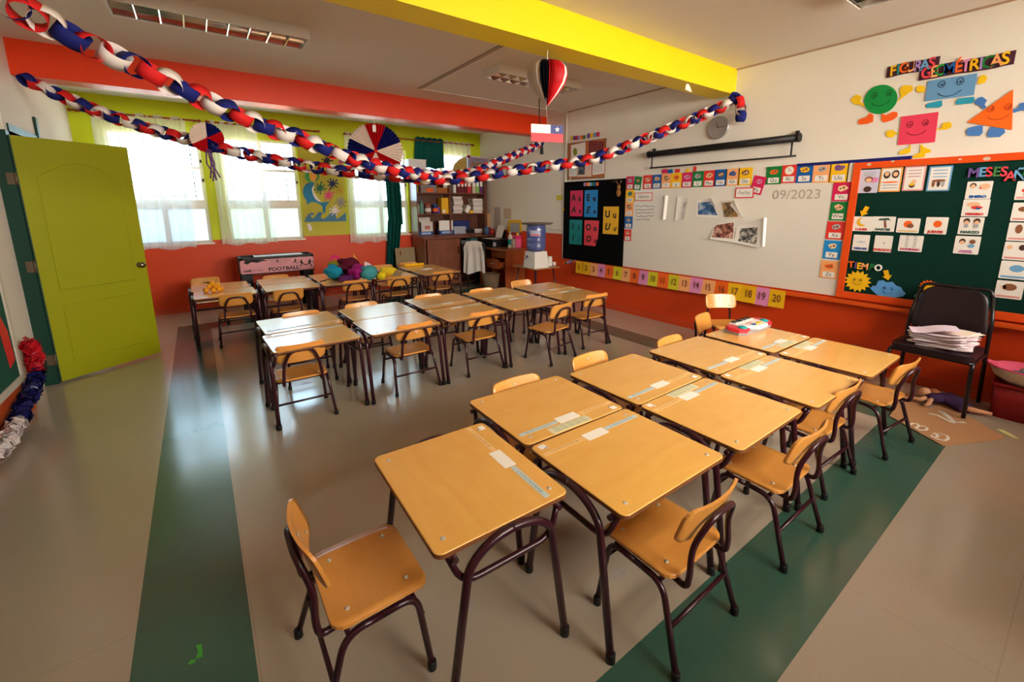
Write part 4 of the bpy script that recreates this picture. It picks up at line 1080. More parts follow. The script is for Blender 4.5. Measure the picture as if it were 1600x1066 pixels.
mons = [(K6(320, 195), K6(475, 314), 'ENERO', C_BLUE, 'first month card ENERO with two children', [('hair', -0.25, 0.28, 0.13, 0.14, C_HAIR), ('face', -0.25, 0.22, 0.09, 0.12, C_SKIN), ('child', 0.22, 0.2, 0.2, 0.17, C_SKIN), ('spot', 0.05, 0.12, 0.05, 0.05, C_RED)]),
        (K6(293, 318), K6(455, 437), 'FEBRERO', M_days['r'], 'month card FEBRERO with a child lying down', [('child', -0.1, 0.2, 0.26, 0.14, C_SKIN), ('shirt', 0.05, 0.02, 0.22, 0.1, C_RED), ('trousers', 0.1, -0.03, 0.1, 0.06, C_BLUE)]),
        (K6(269, 440), K6(415, 565), 'MARZO', M_days['g'], 'month card MARZO with two dark haired children', [('hair', -0.2, 0.27, 0.14, 0.17, C_HAIR), ('face', -0.2, 0.2, 0.1, 0.1, C_SKIN), ('body', -0.2, 0.0, 0.1, 0.12, C_GREY), ('hair', 0.22, 0.27, 0.14, 0.17, C_HAIR), ('face', 0.22, 0.2, 0.1, 0.1, C_SKIN), ('body', 0.22, 0.0, 0.1, 0.12, C_GREY)]),
        (K6(238, 570), K6(390, 702), 'ABRIL', mat('mauve_print', (196, 120, 170), 0.6), 'month card ABRIL, bottom of the first column', [('hair', -0.2, 0.2, 0.13, 0.16, C_HAIR), ('face', -0.2, 0.14, 0.1, 0.1, C_SKIN), ('hair', 0.2, 0.2, 0.12, 0.13, C_BROWN), ('body', 0.18, -0.04, 0.13, 0.1, C_LBLUE)])]
wsz = []
for a, b_, w_, wm, lab, pics in mons:
    r = card(a, b_, 'month_card', M_paper, lab, G3, word=w_, wm=wm, pics=pics); wsz.append((r[1], r[2]))
W2 = sum(x[0] for x in wsz) / 4; H2 = sum(x[1] for x in wsz) / 4
for k_, (tl, lab, pics) in enumerate((((668, 192), 'topmost month card at the photo edge with a red umbrella', [('umbrella', -0.1, 0.0, 0.2, 0.12, C_RED), ('child', -0.12, -0.2, 0.1, 0.1, C_GREY)]),
                          ((640, 341), 'second month card from the top at the photo edge', [('figure', -0.1, 0.15, 0.2, 0.14, C_BROWN)]),
                          ((611, 478), 'third month card from the top at the photo edge', [('figure', -0.12, 0.15, 0.13, 0.25, C_BROWN)]),
                          ((582, 611), 'fourth month card from the top at the photo edge, two small faces', [('face', -0.3, 0.2, 0.1, 0.12, C_SKIN), ('figure', 0.15, 0.2, 0.13, 0.16, C_HAIR)]),
                          ((556, 742), 'fifth month card from the top at the photo edge, blue cloud shape', [('cloud', 0.1, 0.1, 0.27, 0.2, C_LBLUE)]),
                          ((526, 877), 'lowest month card at the photo edge with a grey brown animal', [('animal', 0.0, 0.15, 0.26, 0.2, C_BROWN), ('animal_head', -0.22, 0.12, 0.1, 0.12, C_SKIN)]))):
    P = rw(*K6(*tl), GF)
    t_c = Vector((P.x, P.y - W2 / 2, P.z - H2 / 2))
    c_ = MB(); c_.prism(rrect(W2, H2, 0.006, 3), 0, 0.0015); o_ = c_.build('month_card', M_paper); on_wall(o_, 'right', t_c)
    for (nm, x_, y_, rx_, ry_, mm) in pics:
        c_ = MB(); c_.prism(disc(rx_ * W2, 14, x_ * W2, y_ * H2, ry_ * H2 / (rx_ * W2)), 0.0015, 0.0021); c_.build(nm, mm, o_)
    c_ = MB(); c_.prism(rrect(W2 * 0.86, H2 * 0.1, 0.002, 2, 0, -0.38 * H2), 0.0015, 0.0021); c_.build('text_line', C_LBLUE if k_ == 4 else mat('salmon_print', (226, 150, 150), 0.6), o_)
    tag(o_, lab, 'card', G3)
def word(off, letters, size, lab, backing=None, weight=0.004, ex=0.004):
    weight = 0.002
    """cut-out foam letters: px centre, letter, material, extra tilt"""
    t = WallThing(letters[len(letters) // 2][0], off)
    if backing:
        pts = [t.loc(l_[0]) for l_ in letters]
        b2 = MB()
        up = [(x_, y_ + size * 0.52) for x_, y_ in pts]; dn = [(x_, y_ - size * 0.52) for x_, y_ in pts]
        d_ = size * 0.5
        outline = [(dn[0][0] - d_, dn[0][1])] + dn + [(dn[-1][0] + d_, dn[-1][1]), (up[-1][0] + d_, up[-1][1])] + list(reversed(up)) + [(up[0][0] - d_, up[0][1])]
        b2.prism(outline, 0, 0.003); t.place(b2.build('word_sign', backing)); z_ = 0.003
    else:
        t.root = empty('word_sign', (0, 0, 0)); on_wall(t.root, 'right', t.o); z_ = 0.0
    for c_, ch, m_, tl in letters:
        p = t.loc(c_)
        text(ch, size * (1.32 if backing else 1.25), m_, t.root, (p[0], p[1], z_ + ex), (0, 0, tl), name='letter', ex=ex, weight=weight, sx=0.80 if backing else 0.86)
    return t.tag(lab, 'word sign')
word(GF, [(K8(521, 855), 'T', C_ORA, 0.1), (K8(548, 860), 'I', C_PURP, 0), (K8(570, 864), 'E', C_YEL, 0), (K8(606, 868), 'M', C_PEACH, 0), (K8(648, 872), 'P', C_GRN, -0.1), (K8(690, 876), 'O', M_paper, 0)], 0.062, 'cut-out word TIEMPO above the smiling sun', weight=0.006)
word(GF, [(K6(362, 137), 'M', C_PURP, 0), (K6(424, 132), 'E', C_LBLUE, 0), (K6(470, 131), 'S', C_ROSE, 0.1), (K6(522, 129), 'E', mat('moss', (70, 130, 70), 0.6), 0), (K6(573, 128), 'S', C_ROSE, 0)], 0.075, 'cut-out word MESES over the month cards', weight=0.007)
word(GF, [(K6(617, 160), 'A', C_ROSE, 0), (K6(682, 152), 'Ñ', C_LBLUE, 0), (K6(745, 148), 'O', C_GRN, 0)], 0.075, 'cut-out word starting with a red A at the photo edge', weight=0.007)
def star(r0, r1, n, cx=0, cy=0):
    return [((r0 if k_ % 2 else r1) * cos(pi * k_ / n) + cx, (r0 if k_ % 2 else r1) * sin(pi * k_ / n) + cy) for k_ in range(2 * n)]
def face(t, cx, cy, s_, m_, lash=True):
    for sx_ in (-1, 1):
        t.line('eye', [(cx + sx_ * s_ * 0.42 + s_ * 0.15 * cos(2 * pi * k_ / 12), cy + s_ * 0.25 + s_ * 0.2 * sin(2 * pi * k_ / 12)) for k_ in range(12)], m_, s_ * 0.022, 0.004, True, True)
        b_ = MB(); b_.prism(disc(s_ * 0.07, 10, cx + sx_ * s_ * 0.42, cy + s_ * 0.22), 0.002, 0.0035); t.place(b_.build('pupil', m_))
    t.line('mouth', [(cx + s_ * 0.55 * cos(a_), cy - s_ * 0.12 + s_ * 0.42 * sin(a_)) for a_ in [radians(200 + 14 * k_) for k_ in range(11)]], m_, s_ * 0.022, 0.004, True)
t = WallThing(K8(560, 958), GF); sz = abs(t.loc(K8(560, 888))[1])
t.poly('sun_cutout', star(sz * 0.74, sz, 15), C_YEL, 0, 0.002, True); face(t, 0, 0, sz * 0.55, mat('sun_line', (130, 90, 20), 0.7)); t.tag('smiling yellow sun cut-out on the green board', 'cut-out')
t = WallThing(K8(752, 1010), GF)
cl = [K8(638, 1000), K8(660, 985), K8(672, 990), K8(690, 955), K8(720, 952), K8(740, 965), K8(780, 962), K8(800, 985), K8(830, 995), K8(842, 1015), K8(862, 1035), K8(845, 1052), K8(800, 1060), K8(760, 1066), K8(720, 1060), K8(690, 1050), K8(672, 1035), K8(655, 1020)]
t.poly('cloud_cutout', cl, mat('cloud_blue', (92, 160, 226), 0.6)); face(t, 0.0, -0.005, 0.055, mat('cloud_line', (40, 70, 120), 0.7)); t.tag('smiling blue cloud cut-out on the green board', 'cut-out')
t = WallThing((1450, 448), GF); sz = abs(t.loc((1450, 438.5))[1])
t.poly('sun_and_cloud_cutout', star(sz * 0.85, sz * 1.15, 14), C_ORA, 0, 0.0015, True)
t.poly('sun_disc', disc(sz * 0.72, 20), C_YEL, 0.0015, 0.0025, True)
t.poly('grey_cloud', [(1428, 463), (1432, 459), (1440, 458), (1446, 452), (1456, 454), (1462, 460), (1466, 470), (1440, 470)], mat('cloud_grey', (200, 198, 194), 0.7), 0.0025, 0.0035); t.tag('sun behind a grey cloud, cut-out above the black chair', 'cut-out')
def arrow(a, b_, w_, lab):
    t = WallThing(((a[0] + b_[0]) / 2, (a[1] + b_[1]) / 2), GF + 0.003)
    p, q = Vector(t.loc(a)), Vector(t.loc(b_)); d_ = (q - p).normalized(); n_ = Vector((-d_.y, d_.x)); L = (q - p).length
    h0 = p + d_ * L * 0.55
    pts = [p + n_ * w_ * 0.5, h0 + n_ * w_ * 0.5, h0 + n_ * w_, q, h0 - n_ * w_, h0 - n_ * w_ * 0.5, p - n_ * w_ * 0.5]
    t.poly('arrow_cutout', [tuple(v_) for v_ in pts], C_GOLD, 0, 0.002, True); t.tag(lab, 'cut-out', 'yellow arrows on the green board')
arrow(K5(303, 553), K5(240, 652), 0.033, 'yellow arrow pointing at the moon card')
arrow(K8(735, 890), K8(752, 952), 0.033, 'yellow arrow pointing at the blue cloud')

# ---- geometric figures on the wall
word(0.004, [(KF(403, 275), 'F', C_GOLD, 0.05), (KF(447, 262), 'I', C_TEAL, 0.05), (KF(495, 250), 'G', C_ORA, 0.05), (KF(553, 240), 'U', C_PEACH, 0.05), (KF(610, 232), 'R', C_LAV, 0.05), (KF(668, 226), 'A', C_LBLUE, 0.05), (KF(728, 208), 'S', C_ROSE, 0.05)], 0.082, 'coloured word FIGURAS on a dark backing', mat('plum_backing', (74, 30, 48), 0.7), 0.007)
word(0.004, [(KF(683, 292), 'G', C_ROSE, 0.05), (KF(745, 282), 'E', C_PEACH, 0.05), (KF(805, 268), 'O', mat('leaf_card', (40, 150, 60), 0.6), 0.05), (KF(875, 254), 'M', C_BLUE, 0.05), (KF(948, 240), 'É', C_ORA, 0.05), (KF(1010, 232), 'T', C_LPINK, 0.05), (KF(1080, 222), 'R', C_GOLD, 0.05), (KF(1138, 212), 'I', C_LAV, 0.05), (KF(1192, 204), 'C', C_GRN, 0.05), (KF(1265, 190), 'A', C_PEACH, 0.05), (KF(1340, 170), 'S', C_YEL, 0.05)], 0.088, 'coloured word GEOMÉTRICAS on a dark backing', MATS['plum_backing'], 0.007)
F_green = mat('foam_green', (0, 146, 64), 0.6); F_yel = mat('foam_yellow', (246, 200, 10), 0.6); F_or = mat('foam_orange', (250, 98, 24), 0.6)
F_blue = mat('foam_blue', (104, 158, 204), 0.6); F_teal = mat('foam_teal', (38, 160, 190), 0.6); F_pink = mat('foam_pink', (236, 62, 96), 0.6); F_dblue = mat('foam_dark_blue', (72, 126, 198), 0.6); F_tri = mat('foam_triangle', (255, 108, 16), 0.6)
def fig(center, body, bm, name, limbs, lab, fs, fo, line):
    t = WallThing(KF(*center), 0.003)
    t.poly(name, [KF(*p) for p in body] if body else None, bm, 0.0, 0.003)
    for nm, pts, m_ in limbs: t.poly(nm, [KF(*p) for p in pts], m_, 0.0, 0.002)
    p = t.loc(KF(*fo)); face(t, p[0], p[1], fs, line)
    t.tag(lab, 'cut-out figure', 'geometric figures with faces')
circ = [(300 + 139 * cos(2 * pi * k / 28) * (1) + 0, 508 + 121 * sin(2 * pi * k / 28) - 0.12 * 139 * cos(2 * pi * k / 28)) for k in range(28)]
fig((300, 508), circ, F_green, 'circle_figure',
    [('hand', [(158, 572), (125, 550), (90, 552), (58, 530), (50, 505), (70, 490), (95, 468), (125, 475), (140, 490), (130, 530), (160, 545)], F_yel),
     ('hand', [(432, 530), (470, 480), (455, 440), (470, 405), (495, 388), (560, 392), (570, 415), (560, 440), (530, 455), (500, 480)], F_yel),
     ('foot', [(207, 622), (240, 640), (235, 695), (190, 712), (120, 718), (108, 695), (125, 670), (180, 655)], F_or),
     ('foot', [(308, 625), (345, 640), (400, 610), (438, 615), (440, 650), (400, 680), (330, 702), (305, 685)], F_or)], 'green circle figure with yellow hands and orange feet', 0.115, (305, 495), mat('green_line', (0, 80, 40), 0.7))
fig((885, 408), [(695, 355), (1104, 290), (1075, 472), (664, 525)], F_blue, 'rectangle_figure',
    [('hand', [(665, 445), (620, 455), (592, 430), (595, 405), (630, 390), (665, 400)], F_yel), ('hand', [(1104, 375), (1115, 330), (1140, 305), (1175, 305), (1188, 335), (1165, 370), (1125, 382)], F_yel),
     ('foot', [(690, 540), (810, 515), (812, 560), (790, 575), (685, 580), (675, 560)], F_teal), ('foot', [(945, 500), (1075, 485), (1082, 515), (1060, 540), (930, 553), (920, 535)], F_teal)], 'light blue rectangle figure with yellow hands', 0.12, (880, 405), mat('blue_line', (40, 70, 100), 0.7))
fig((610, 750), [(472, 652), (782, 612), (750, 865), (440, 890)], F_pink, 'square_figure',
    [('hand', [(455, 800), (425, 795), (400, 825), (355, 822), (340, 795), (355, 768), (400, 762), (430, 785), (458, 792)], F_yel), ('hand', [(760, 755), (800, 748), (820, 705), (870, 695), (893, 712), (885, 745), (845, 760), (800, 758), (765, 765)], F_yel),
     ('foot', [(540, 888), (553, 888), (545, 950), (500, 965), (455, 968), (452, 945), (490, 925), (535, 912)], F_yel), ('foot', [(632, 885), (650, 885), (655, 905), (715, 925), (715, 950), (672, 960), (665, 990), (560, 998), (570, 975), (625, 950)], F_yel)], 'pink square figure with yellow hands', 0.11, (605, 740), mat('pink_line', (140, 20, 50), 0.7))
fig((1270, 620), [(1018, 698), (1403, 425), (1393, 762)], F_tri, 'triangle_figure',
    [('hand', [(1150, 590), (1125, 560), (1085, 548), (1082, 525), (1110, 495), (1145, 485), (1185, 515), (1165, 550), (1180, 575)], F_dblue), ('hand', [(1398, 590), (1440, 580), (1460, 540), (1520, 530), (1560, 560), (1540, 610), (1470, 600), (1402, 622)], F_dblue),
     ('foot', [(1110, 725), (1150, 728), (1148, 790), (1120, 812), (1020, 810), (1010, 775), (1030, 745)], F_dblue), ('foot', [(1215, 738), (1330, 755), (1335, 785), (1290, 822), (1195, 822), (1185, 795)], F_dblue)], 'orange triangle figure with blue hands and feet', 0.10, (1285, 610), mat('orange_line', (200, 60, 0), 0.7))
# ------------------------------------------------------------------ left side: door, post, notice board, tinsel
b_ = MB(); b_.span((LX - 0.06, 5.125, 0), (-1.118, 5.205, 2.09)); pst = struct(b_.build('trim_8', M_greenpost))
b_ = MB(); b_.span((LX - 0.06, 6.0, 0), (LX2 + 0.02, 6.07, 2.32)); struct(b_.build('trim_9', M_greenpost))
b_ = MB(); b_.span((LX - 0.06, 5.205, 2.09), (LX2 + 0.01, 6.0, 2.15)); struct(b_.build('trim_10', M_greenpost))
for z_ in (0.22, 1.02, 1.72):
    h_ = MB(); h_.tube([(-1.112, 5.118, z_ - 0.05), (-1.112, 5.118, z_ + 0.05)], 0.010, 8); h_.span((-1.165, 5.121, z_ - 0.045), (-1.112, 5.126, z_ + 0.045))
    h_.build('hinge', mat('old_brass', (112, 96, 76), 0.5, 0.5, 0.6), pst)
ang = atan2(5.585 - 5.118, -0.46 + 1.108)
LW, LH = 0.80, 2.03
M_door = mat('lime_door_paint', (156, 160, 4), 0.4, 0.4, var=0.04, scale=4)
M_dooredge = mat('dark_door_edge', (30, 70, 56), 0.5)
d_ = MB(); d_.span((0, 0, 0.02), (LW, 0.038, 0.02 + LH)); d_.m(1).span((-0.002, -0.0005, 0.02), (0.006, 0.0385, 0.02 + LH))
door = struct(d_.build('door_1', [M_door, M_dooredge])); door.location = (-1.104, 5.112, 0); door.rotation_euler = (0, 0, ang)
# raised panels on the room side (local -y): an arched upper panel and a lower one
xa, xb = 0.11, 0.69
arch = [(xa, 0.80), (xb, 0.80), (xb, 1.74)] + [(xa + (xb - xa) * (1 - k_ / 12), 1.74 + 0.13 * sin(pi * k_ / 12) * 1.0) for k_ in range(1, 12)] + [(xa, 1.74)]
for nm, poly_ in (('upper_panel', arch), ('lower_panel', [(xa, 0.17), (xb, 0.17), (xb, 0.67), (xa, 0.67)])):
    p_ = MB(); p_.prism([(x_, z_) for x_, z_ in poly_], -0.012, 0.0065, 0.006); o_ = p_.build(nm, M_door, door); o_.rotation_euler = (radians(90), 0, 0)
k_ = MB(); k_.lathe([(0.026, 0), (0.026, 0.006), (0.010, 0.010), (0.010, 0.03), (0.022, 0.036), (0.028, 0.05), (0.024, 0.064), (0.0, 0.068)], 18)
o_ = k_.build('door_knob', mat('knob_steel', (150, 140, 126), 0.25, 0.5, 1.0), door, (LW - 0.065, 0.0, 0.94)); o_.rotation_euler = (radians(90), 0, 0)

LB = LX
t0 = empty('notice_board', (LX, 3.6, 0.95)); on_wall(t0, 'left', (LX, 3.62, 0.93))
b_ = MB(); b_.span((-0.97, -0.67, 0), (0.97, 0.67, 0.02)); b_.build('felt', mat('left_board_green', (20, 84, 66), 0.9, var=0.2, scale=30), t0)
for nm, A_, B_ in (('frame_side', (0.95, -0.70), (1.0, 0.70)), ('frame_side', (-1.0, -0.70), (-0.95, 0.70)), ('frame_top', (-0.95, 0.65), (0.95, 0.70)), ('frame_bottom', (-0.95, -0.70), (0.95, -0.65))):
    b_ = MB(); b_.span((A_[0], A_[1], 0), (B_[0], B_[1], 0.03)); b_.build(nm, mat('white_board_frame', (220, 212, 198), 0.5), t0)
tag(t0, 'green notice board in a white frame on the left wall beside the door', 'notice board')
for nm, pts, m_, lab in (('red_cutout', [(0.80, -0.55), (0.92, -0.52), (0.90, -0.30), (0.82, -0.16), (0.76, -0.22)], C_RED, 'red paper cut-out on the left wall notice board'),
                         ('green_cutout', [(0.55, -0.3), (0.75, -0.1), (0.9, 0.05), (0.88, 0.3), (0.66, 0.35), (0.5, 0.1)], C_GRN, 'green paper cut-out on the left wall notice board'),
                         ('pink_cutout', [(0.72, 0.38), (0.9, 0.36), (0.86, 0.56), (0.74, 0.55)], C_ROSE, 'rose paper cut-out higher on the left wall notice board')):
    b_ = MB(); b_.prism(pts, 0, 0.002); o_ = b_.build(nm, m_); on_wall(o_, 'left', (LX + 0.0215, 3.62, 0.93)); tag(o_, lab, 'cut-out')

# ragged plastic garland hanging at the end of that board
def ruffle(pts, r, n, seed, L=0.05):
    rnd = random.Random(seed); m = MB(); pts = [Vector(p) for p in pts]
    seg = [(pts[i + 1] - pts[i]).length for i in range(len(pts) - 1)]; tot = sum(seg)
    for i in range(n):
        s_ = rnd.random() * tot; j = 0
        while j < len(seg) - 1 and s_ > seg[j]: s_ -= seg[j]; j += 1
        c_ = pts[j].lerp(pts[j + 1], s_ / seg[j])
        d1 = Vector((rnd.gauss(0, 1), rnd.gauss(0, 1), rnd.gauss(0, 1))).normalized(); d2 = d1.orthogonal().normalized()
        if rnd.random() < 0.5: d2 = d1.cross(d2)
        cpos = c_ + d1 * r * rnd.uniform(0.25, 0.9); w_ = L * rnd.uniform(0.5, 1.0)
        d3 = d1.cross(d2)
        m.add([cpos - d2 * w_, cpos - d3 * w_ * 0.5 + d1 * 0.015, cpos + d2 * w_, cpos + d3 * w_ * 0.5 + d1 * 0.01], [(0, 1, 2, 3)], True)
    m.tube(pts, r * 0.45, 7)
    return m
M_pred = mat('plastic_red', (190, 16, 34), 0.3, 0.5); M_pblue = mat('plastic_blue', (24, 24, 92), 0.3, 0.5); M_pwht = mat('plastic_white', (232, 220, 220), 0.35, 0.5)
tg = empty('plastic_garland', (LX + 0.06, 4.55, 0))
for nm, pts, m_, n_, sd in (('red_length', [(0.02, 0.10, 0.50), (0.03, 0.12, 0.40), (0.03, 0.10, 0.28)], M_pred, 210, 1), ('blue_length', [(0.03, 0.06, 0.26), (0.03, -0.10, 0.17), (0.03, -0.32, 0.14), (0.04, -0.5, 0.10)], M_pblue, 320, 2), ('white_length', [(0.04, -0.5, 0.10), (0.05, -0.75, 0.09), (0.05, -1.0, 0.09)], M_pwht, 200, 3)):
    ruffle(pts, 0.055, n_, sd).build(nm, m_, tg)
tag(tg, 'ragged red, blue and white plastic garland hanging beside the door', 'garland')

# ------------------------------------------------------------------ ceiling lamps
M_lampw = mat('lamp_white', (222, 214, 204), 0.5, 0.4); M_mirror = mat('lamp_mirror', (225, 222, 216), 0.12, 0.5, 1.0)
M_ftube = mat('lamp_tube', (240, 238, 232), 0.3, 0.5)
def lamp(x0, x1, y0, y1, zb, lab):
    root = empty('ceiling_lamp', ((x0 + x1) / 2, (y0 + y1) / 2, zb)); w_, d_ = x1 - x0, y1 - y0; h_ = CEIL - zb
    b_ = MB(); b_.span((-w_ / 2, -d_ / 2, h_ - 0.012), (w_ / 2, d_ / 2, h_))
    for s_ in (-1, 1):
        b_.span((-w_ / 2, s_ * d_ / 2 - 0.006, 0), (w_ / 2, s_ * d_ / 2 + 0.006, h_ - 0.012)); b_.span((s_ * w_ / 2 - 0.006, -d_ / 2, 0), (s_ * w_ / 2 + 0.006, d_ / 2, h_ - 0.012))
    b_.build('housing', M_lampw, root)
    b_ = MB()
    for s_ in (-1, 0, 1):
        yc = s_ * (d_ / 2 - 0.022)
        b_.grid(lambda u, v: (-w_ / 2 + 0.01 + (w_ - 0.02) * u, yc + (v - 0.5) * (0.02 + 0.05 * (2 * v - 1) ** 2) * (1 if s_ == 0 else 0.6), 0.004 + 0.055 * (2 * v - 1) ** 2), 1, 8)
    b_.build('reflector', M_mirror, root)
    n_ = 9
    for k_ in range(1, n_):
        b_ = MB(); x_ = -w_ / 2 + w_ * k_ / n_; b_.span((x_ - 0.004, -d_ / 2 + 0.008, 0.002), (x_ + 0.004, d_ / 2 - 0.008, 0.045)); b_.build('louvre_blade', M_lampw if False else M_mirror, root)
    for s_ in (-1, 1):
        b_ = MB(); b_.tube([(-w_ / 2 + 0.02, s_ * d_ / 4, 0.058), (w_ / 2 - 0.02, s_ * d_ / 4, 0.058)], 0.013, 10); b_.build('tube', M_ftube, root)
    return tag(root, lab, 'ceiling lamp', 'louvred ceiling lamps')
lamp(-0.31, 0.885, 3.95, 4.25, 2.79, 'louvred ceiling lamp at upper left, left of the hanging heart')
lamp(2.60, 3.72, 3.80, 4.10, 2.79, 'louvred ceiling lamp half hidden behind the hanging heart')
lamp(2.63, 3.825, 0.93, 1.24, 2.79, 'louvred ceiling lamp cut by the top photo edge, right of the yellow beam')

# ------------------------------------------------------------------ paper chains
M_cr = mat('tissue_red', (214, 34, 34), 0.7, 0.2); M_cw = mat('tissue_white', (232, 222, 216), 0.7, 0.2); M_cb = mat('tissue_blue', (26, 34, 112), 0.7, 0.2)
CHM = [M_cb, M_cr, M_cw]
LINK = {}
def link_mesh(k_):
    if k_ not in LINK:
        m = MB(); n_ = 16; W_ = 0.033
        rg = []
        for j in range(n_):
            a_ = 2 * pi * j / n_; rg.append((0.058 * cos(a_), 0.050 * sin(a_)))
        vs = [(x_, -W_, z_) for x_, z_ in rg] + [(x_, W_, z_) for x_, z_ in rg] + [(x_ * 0.985, -W_, z_ * 0.985) for x_, z_ in rg] + [(x_ * 0.985, W_, z_ * 0.985) for x_, z_ in rg]
        fs = []
        for j in range(n_):
            q = (j + 1) % n_
            fs += [(j, q, n_ + q, n_ + j), (2 * n_ + q, 2 * n_ + j, 3 * n_ + j, 3 * n_ + q), (q, j, 2 * n_ + j, 2 * n_ + q), (n_ + j, n_ + q, 3 * n_ + q, 3 * n_ + j)]
        me = bpy.data.meshes.new('paper_link'); me.from_pydata(vs, [], fs); me.materials.append(CHM[k_])
        for p_ in me.polygons: p_.use_smooth = True
        LINK[k_] = me
    return LINK[k_]
def catmull(pts, step):
    pts = [Vector(p) for p in pts]; P = [pts[0] * 2 - pts[1]] + pts + [pts[-1] * 2 - pts[-2]]; fine = []
    for i in range(1, len(P) - 2):
        for k_ in range(40):
            t_ = k_ / 40.0; a, b, c, d = P[i - 1], P[i], P[i + 1], P[i + 2]
            fine.append(0.5 * ((2 * b) + (c - a) * t_ + (2 * a - 5 * b + 4 * c - d) * t_ ** 2 + (3 * b - a - 3 * c + d) * t_ ** 3))
    fine.append(P[-2]); out = [(fine[0], (fine[1] - fine[0]).normalized())]; acc = 0
    for i in range(1, len(fine)):
        acc += (fine[i] - fine[i - 1]).length
        if acc >= step: out.append((fine[i], (fine[i] - fine[i - 1]).normalized())); acc -= step
    return out
def chain(pts, lab, step=0.068, seed=1, extra=None):
    root = empty('paper_chain', pts[0]); o0 = Vector(pts[0]); rnd = random.Random(seed)
    L = catmull(pts, step)
    for k2, ex in enumerate(extra or []): L += catmull(ex, step)
    for i, (p, t_) in enumerate(L):
        me = link_mesh(i % 3)
        ob = bpy.data.objects.new('paper_link', me); COL.objects.link(ob); ob.parent = root
        up = Vector((0, 0, 1)); side = t_.cross(up)
        side = side.normalized() if side.length > 1e-4 else Vector((1, 0, 0)); up = side.cross(t_)
        roll = (pi / 4 if i % 2 else -pi / 4) + rnd.uniform(-0.35, 0.35) + 0.08
        y_ = side * cos(roll) + up * sin(roll); z_ = t_.cross(y_)
        M = Matrix((( t_.x, y_.x, z_.x, p.x - o0.x), (t_.y, y_.y, z_.y, p.y - o0.y), (t_.z, y_.z, z_.z, p.z - o0.z), (0, 0, 0, 1)))
        ob.matrix_local = M @ Matrix.Rotation(rnd.uniform(-0.22, 0.22), 4, 'Y') @ Matrix.Rotation(rnd.uniform(-0.18, 0.18), 4, 'Z')
    return tag(root, lab, 'paper chain', 'red, white and blue paper chains')
def vplane(px, a, b):
    n_ = Vector((-(b[1] - a[1]), b[0] - a[0])); d = ray(*px); t_ = (n_.x * (a[0] - EYE.x) + n_.y * (a[1] - EYE.y)) / (n_.x * d.x + n_.y * d.y)
    return EYE + d * t_
A1 = EYE + ray(0, 0) * 1.6; B1 = (4.66, 5.50)
g1 = [Vector((LX + 0.06, A1.y - 0.42, 2.60))] + [vplane(p, A1[:2], B1) for p in ((0, -2), (45, 18), (130, 66), (230, 111), (300, 146), (400, 192), (470, 217), (560, 251), (640, 270), (700, 275), (745, 268), (790, 248), (838, 228))] + [Vector((4.69, 5.54, 2.56))]
chain(g1, 'long paper chain from the top left corner past the rosette to the far end', 0.072, 11)
A2, B2 = (-1.03, 5.565), (4.66, 2.53)
g2 = [vplane(p, A2, B2) for p in ((42, 125), (110, 156), (200, 191), (325, 226), (400, 244), (500, 263), (580, 272), (640, 278), (700, 280), (760, 274), (800, 267), (890, 255), (950, 240), (1050, 200), (1140, 162))]
e0 = Vector((4.66, 2.47, 2.575))
chain(g2, 'paper chain from the orange beam to the yellow beam end, tail hanging beside the clock', 0.072, 5, [[e0 + Vector((0.0, 0.03, -0.0)), e0 + Vector((0.0, -0.03, -0.06)), e0 + Vector((0.0, -0.05, -0.19))]])

# ------------------------------------------------------------------ hanging ornaments
def rosette(root, R_, n, colours, start=0.0):
    """pleated paper fan disc facing -y, one wedge per colour"""
    W = len(colours)
    for w in range(W):
        m = MB(); a0 = start + 2 * pi * w / W; pl = n // W
        vs = [(0, 0, 0)]
        K = pl * 2
        rows = []
        for rr in (0.06, 0.35, 0.7, 1.0):
            row = []
            for k_ in range(K + 1):
                a_ = a0 + 2 * pi / W * k_ / K
                rad = R_ * rr * (1.0 + (0.07 if (k_ % 2 and rr == 1.0) else 0))
                row.append((rad * cos(a_), (0.22 * R_ * (k_ % 2) - 0.11 * R_) * rr, rad * sin(a_)))
            rows.append(row)
        flat = [p for r_ in rows for p in r_]; N = K + 1; fs = []
        for j in range(3):
            for k_ in range(K): fs.append((j * N + k_, j * N + k_ + 1, (j + 1) * N + k_ + 1, (j + 1) * N + k_))
        m.add(flat, fs); m.build('paper_wedge', colours[w], root)
    m = MB(); ball(m, (0, -0.02 * R_, 0), 0.07 * R_); m.build('centre_knot', M_cr, root)
M_sr = mat('fan_red', (206, 18, 30), 0.55, 0.3); M_sb = mat('fan_blue', (26, 28, 110), 0.55, 0.3); M_sw = mat('fan_white', (240, 226, 216), 0.6, 0.3)
c_ = py(587, 236, 5.50)
root = empty('paper_rosette', c_)
rosette(root, 0.315, 48, [M_sr, M_sw, M_sb, M_sr, M_sw, M_sr, M_sw, M_sb], radians(65))
root.rotation_euler = (0, 0, -0.35)
m = MB(); m.tube([(0, 0.0, 0.30), (0.0, 0.05, 2.59 - c_.z)], 0.004, 5); m.span((-0.02, -0.03, 0.22), (0.02, -0.01, 0.30)); m.build('hanging_clip', M_paper, root)
tag(root, 'big red, white and blue pleated paper rosette below the orange beam', 'paper rosette')
c_ = vplane((324, 222), A2, B2) + Vector((0.0, -0.06, 0.03))
root = empty('paper_rosette', c_); rosette(root, 0.125, 36, [M_sb, M_sw, M_sw, M_sr, M_sb, M_sr]); root.rotation_euler = (0, -0.5, 0.0)
rnd = random.Random(8); m = MB()
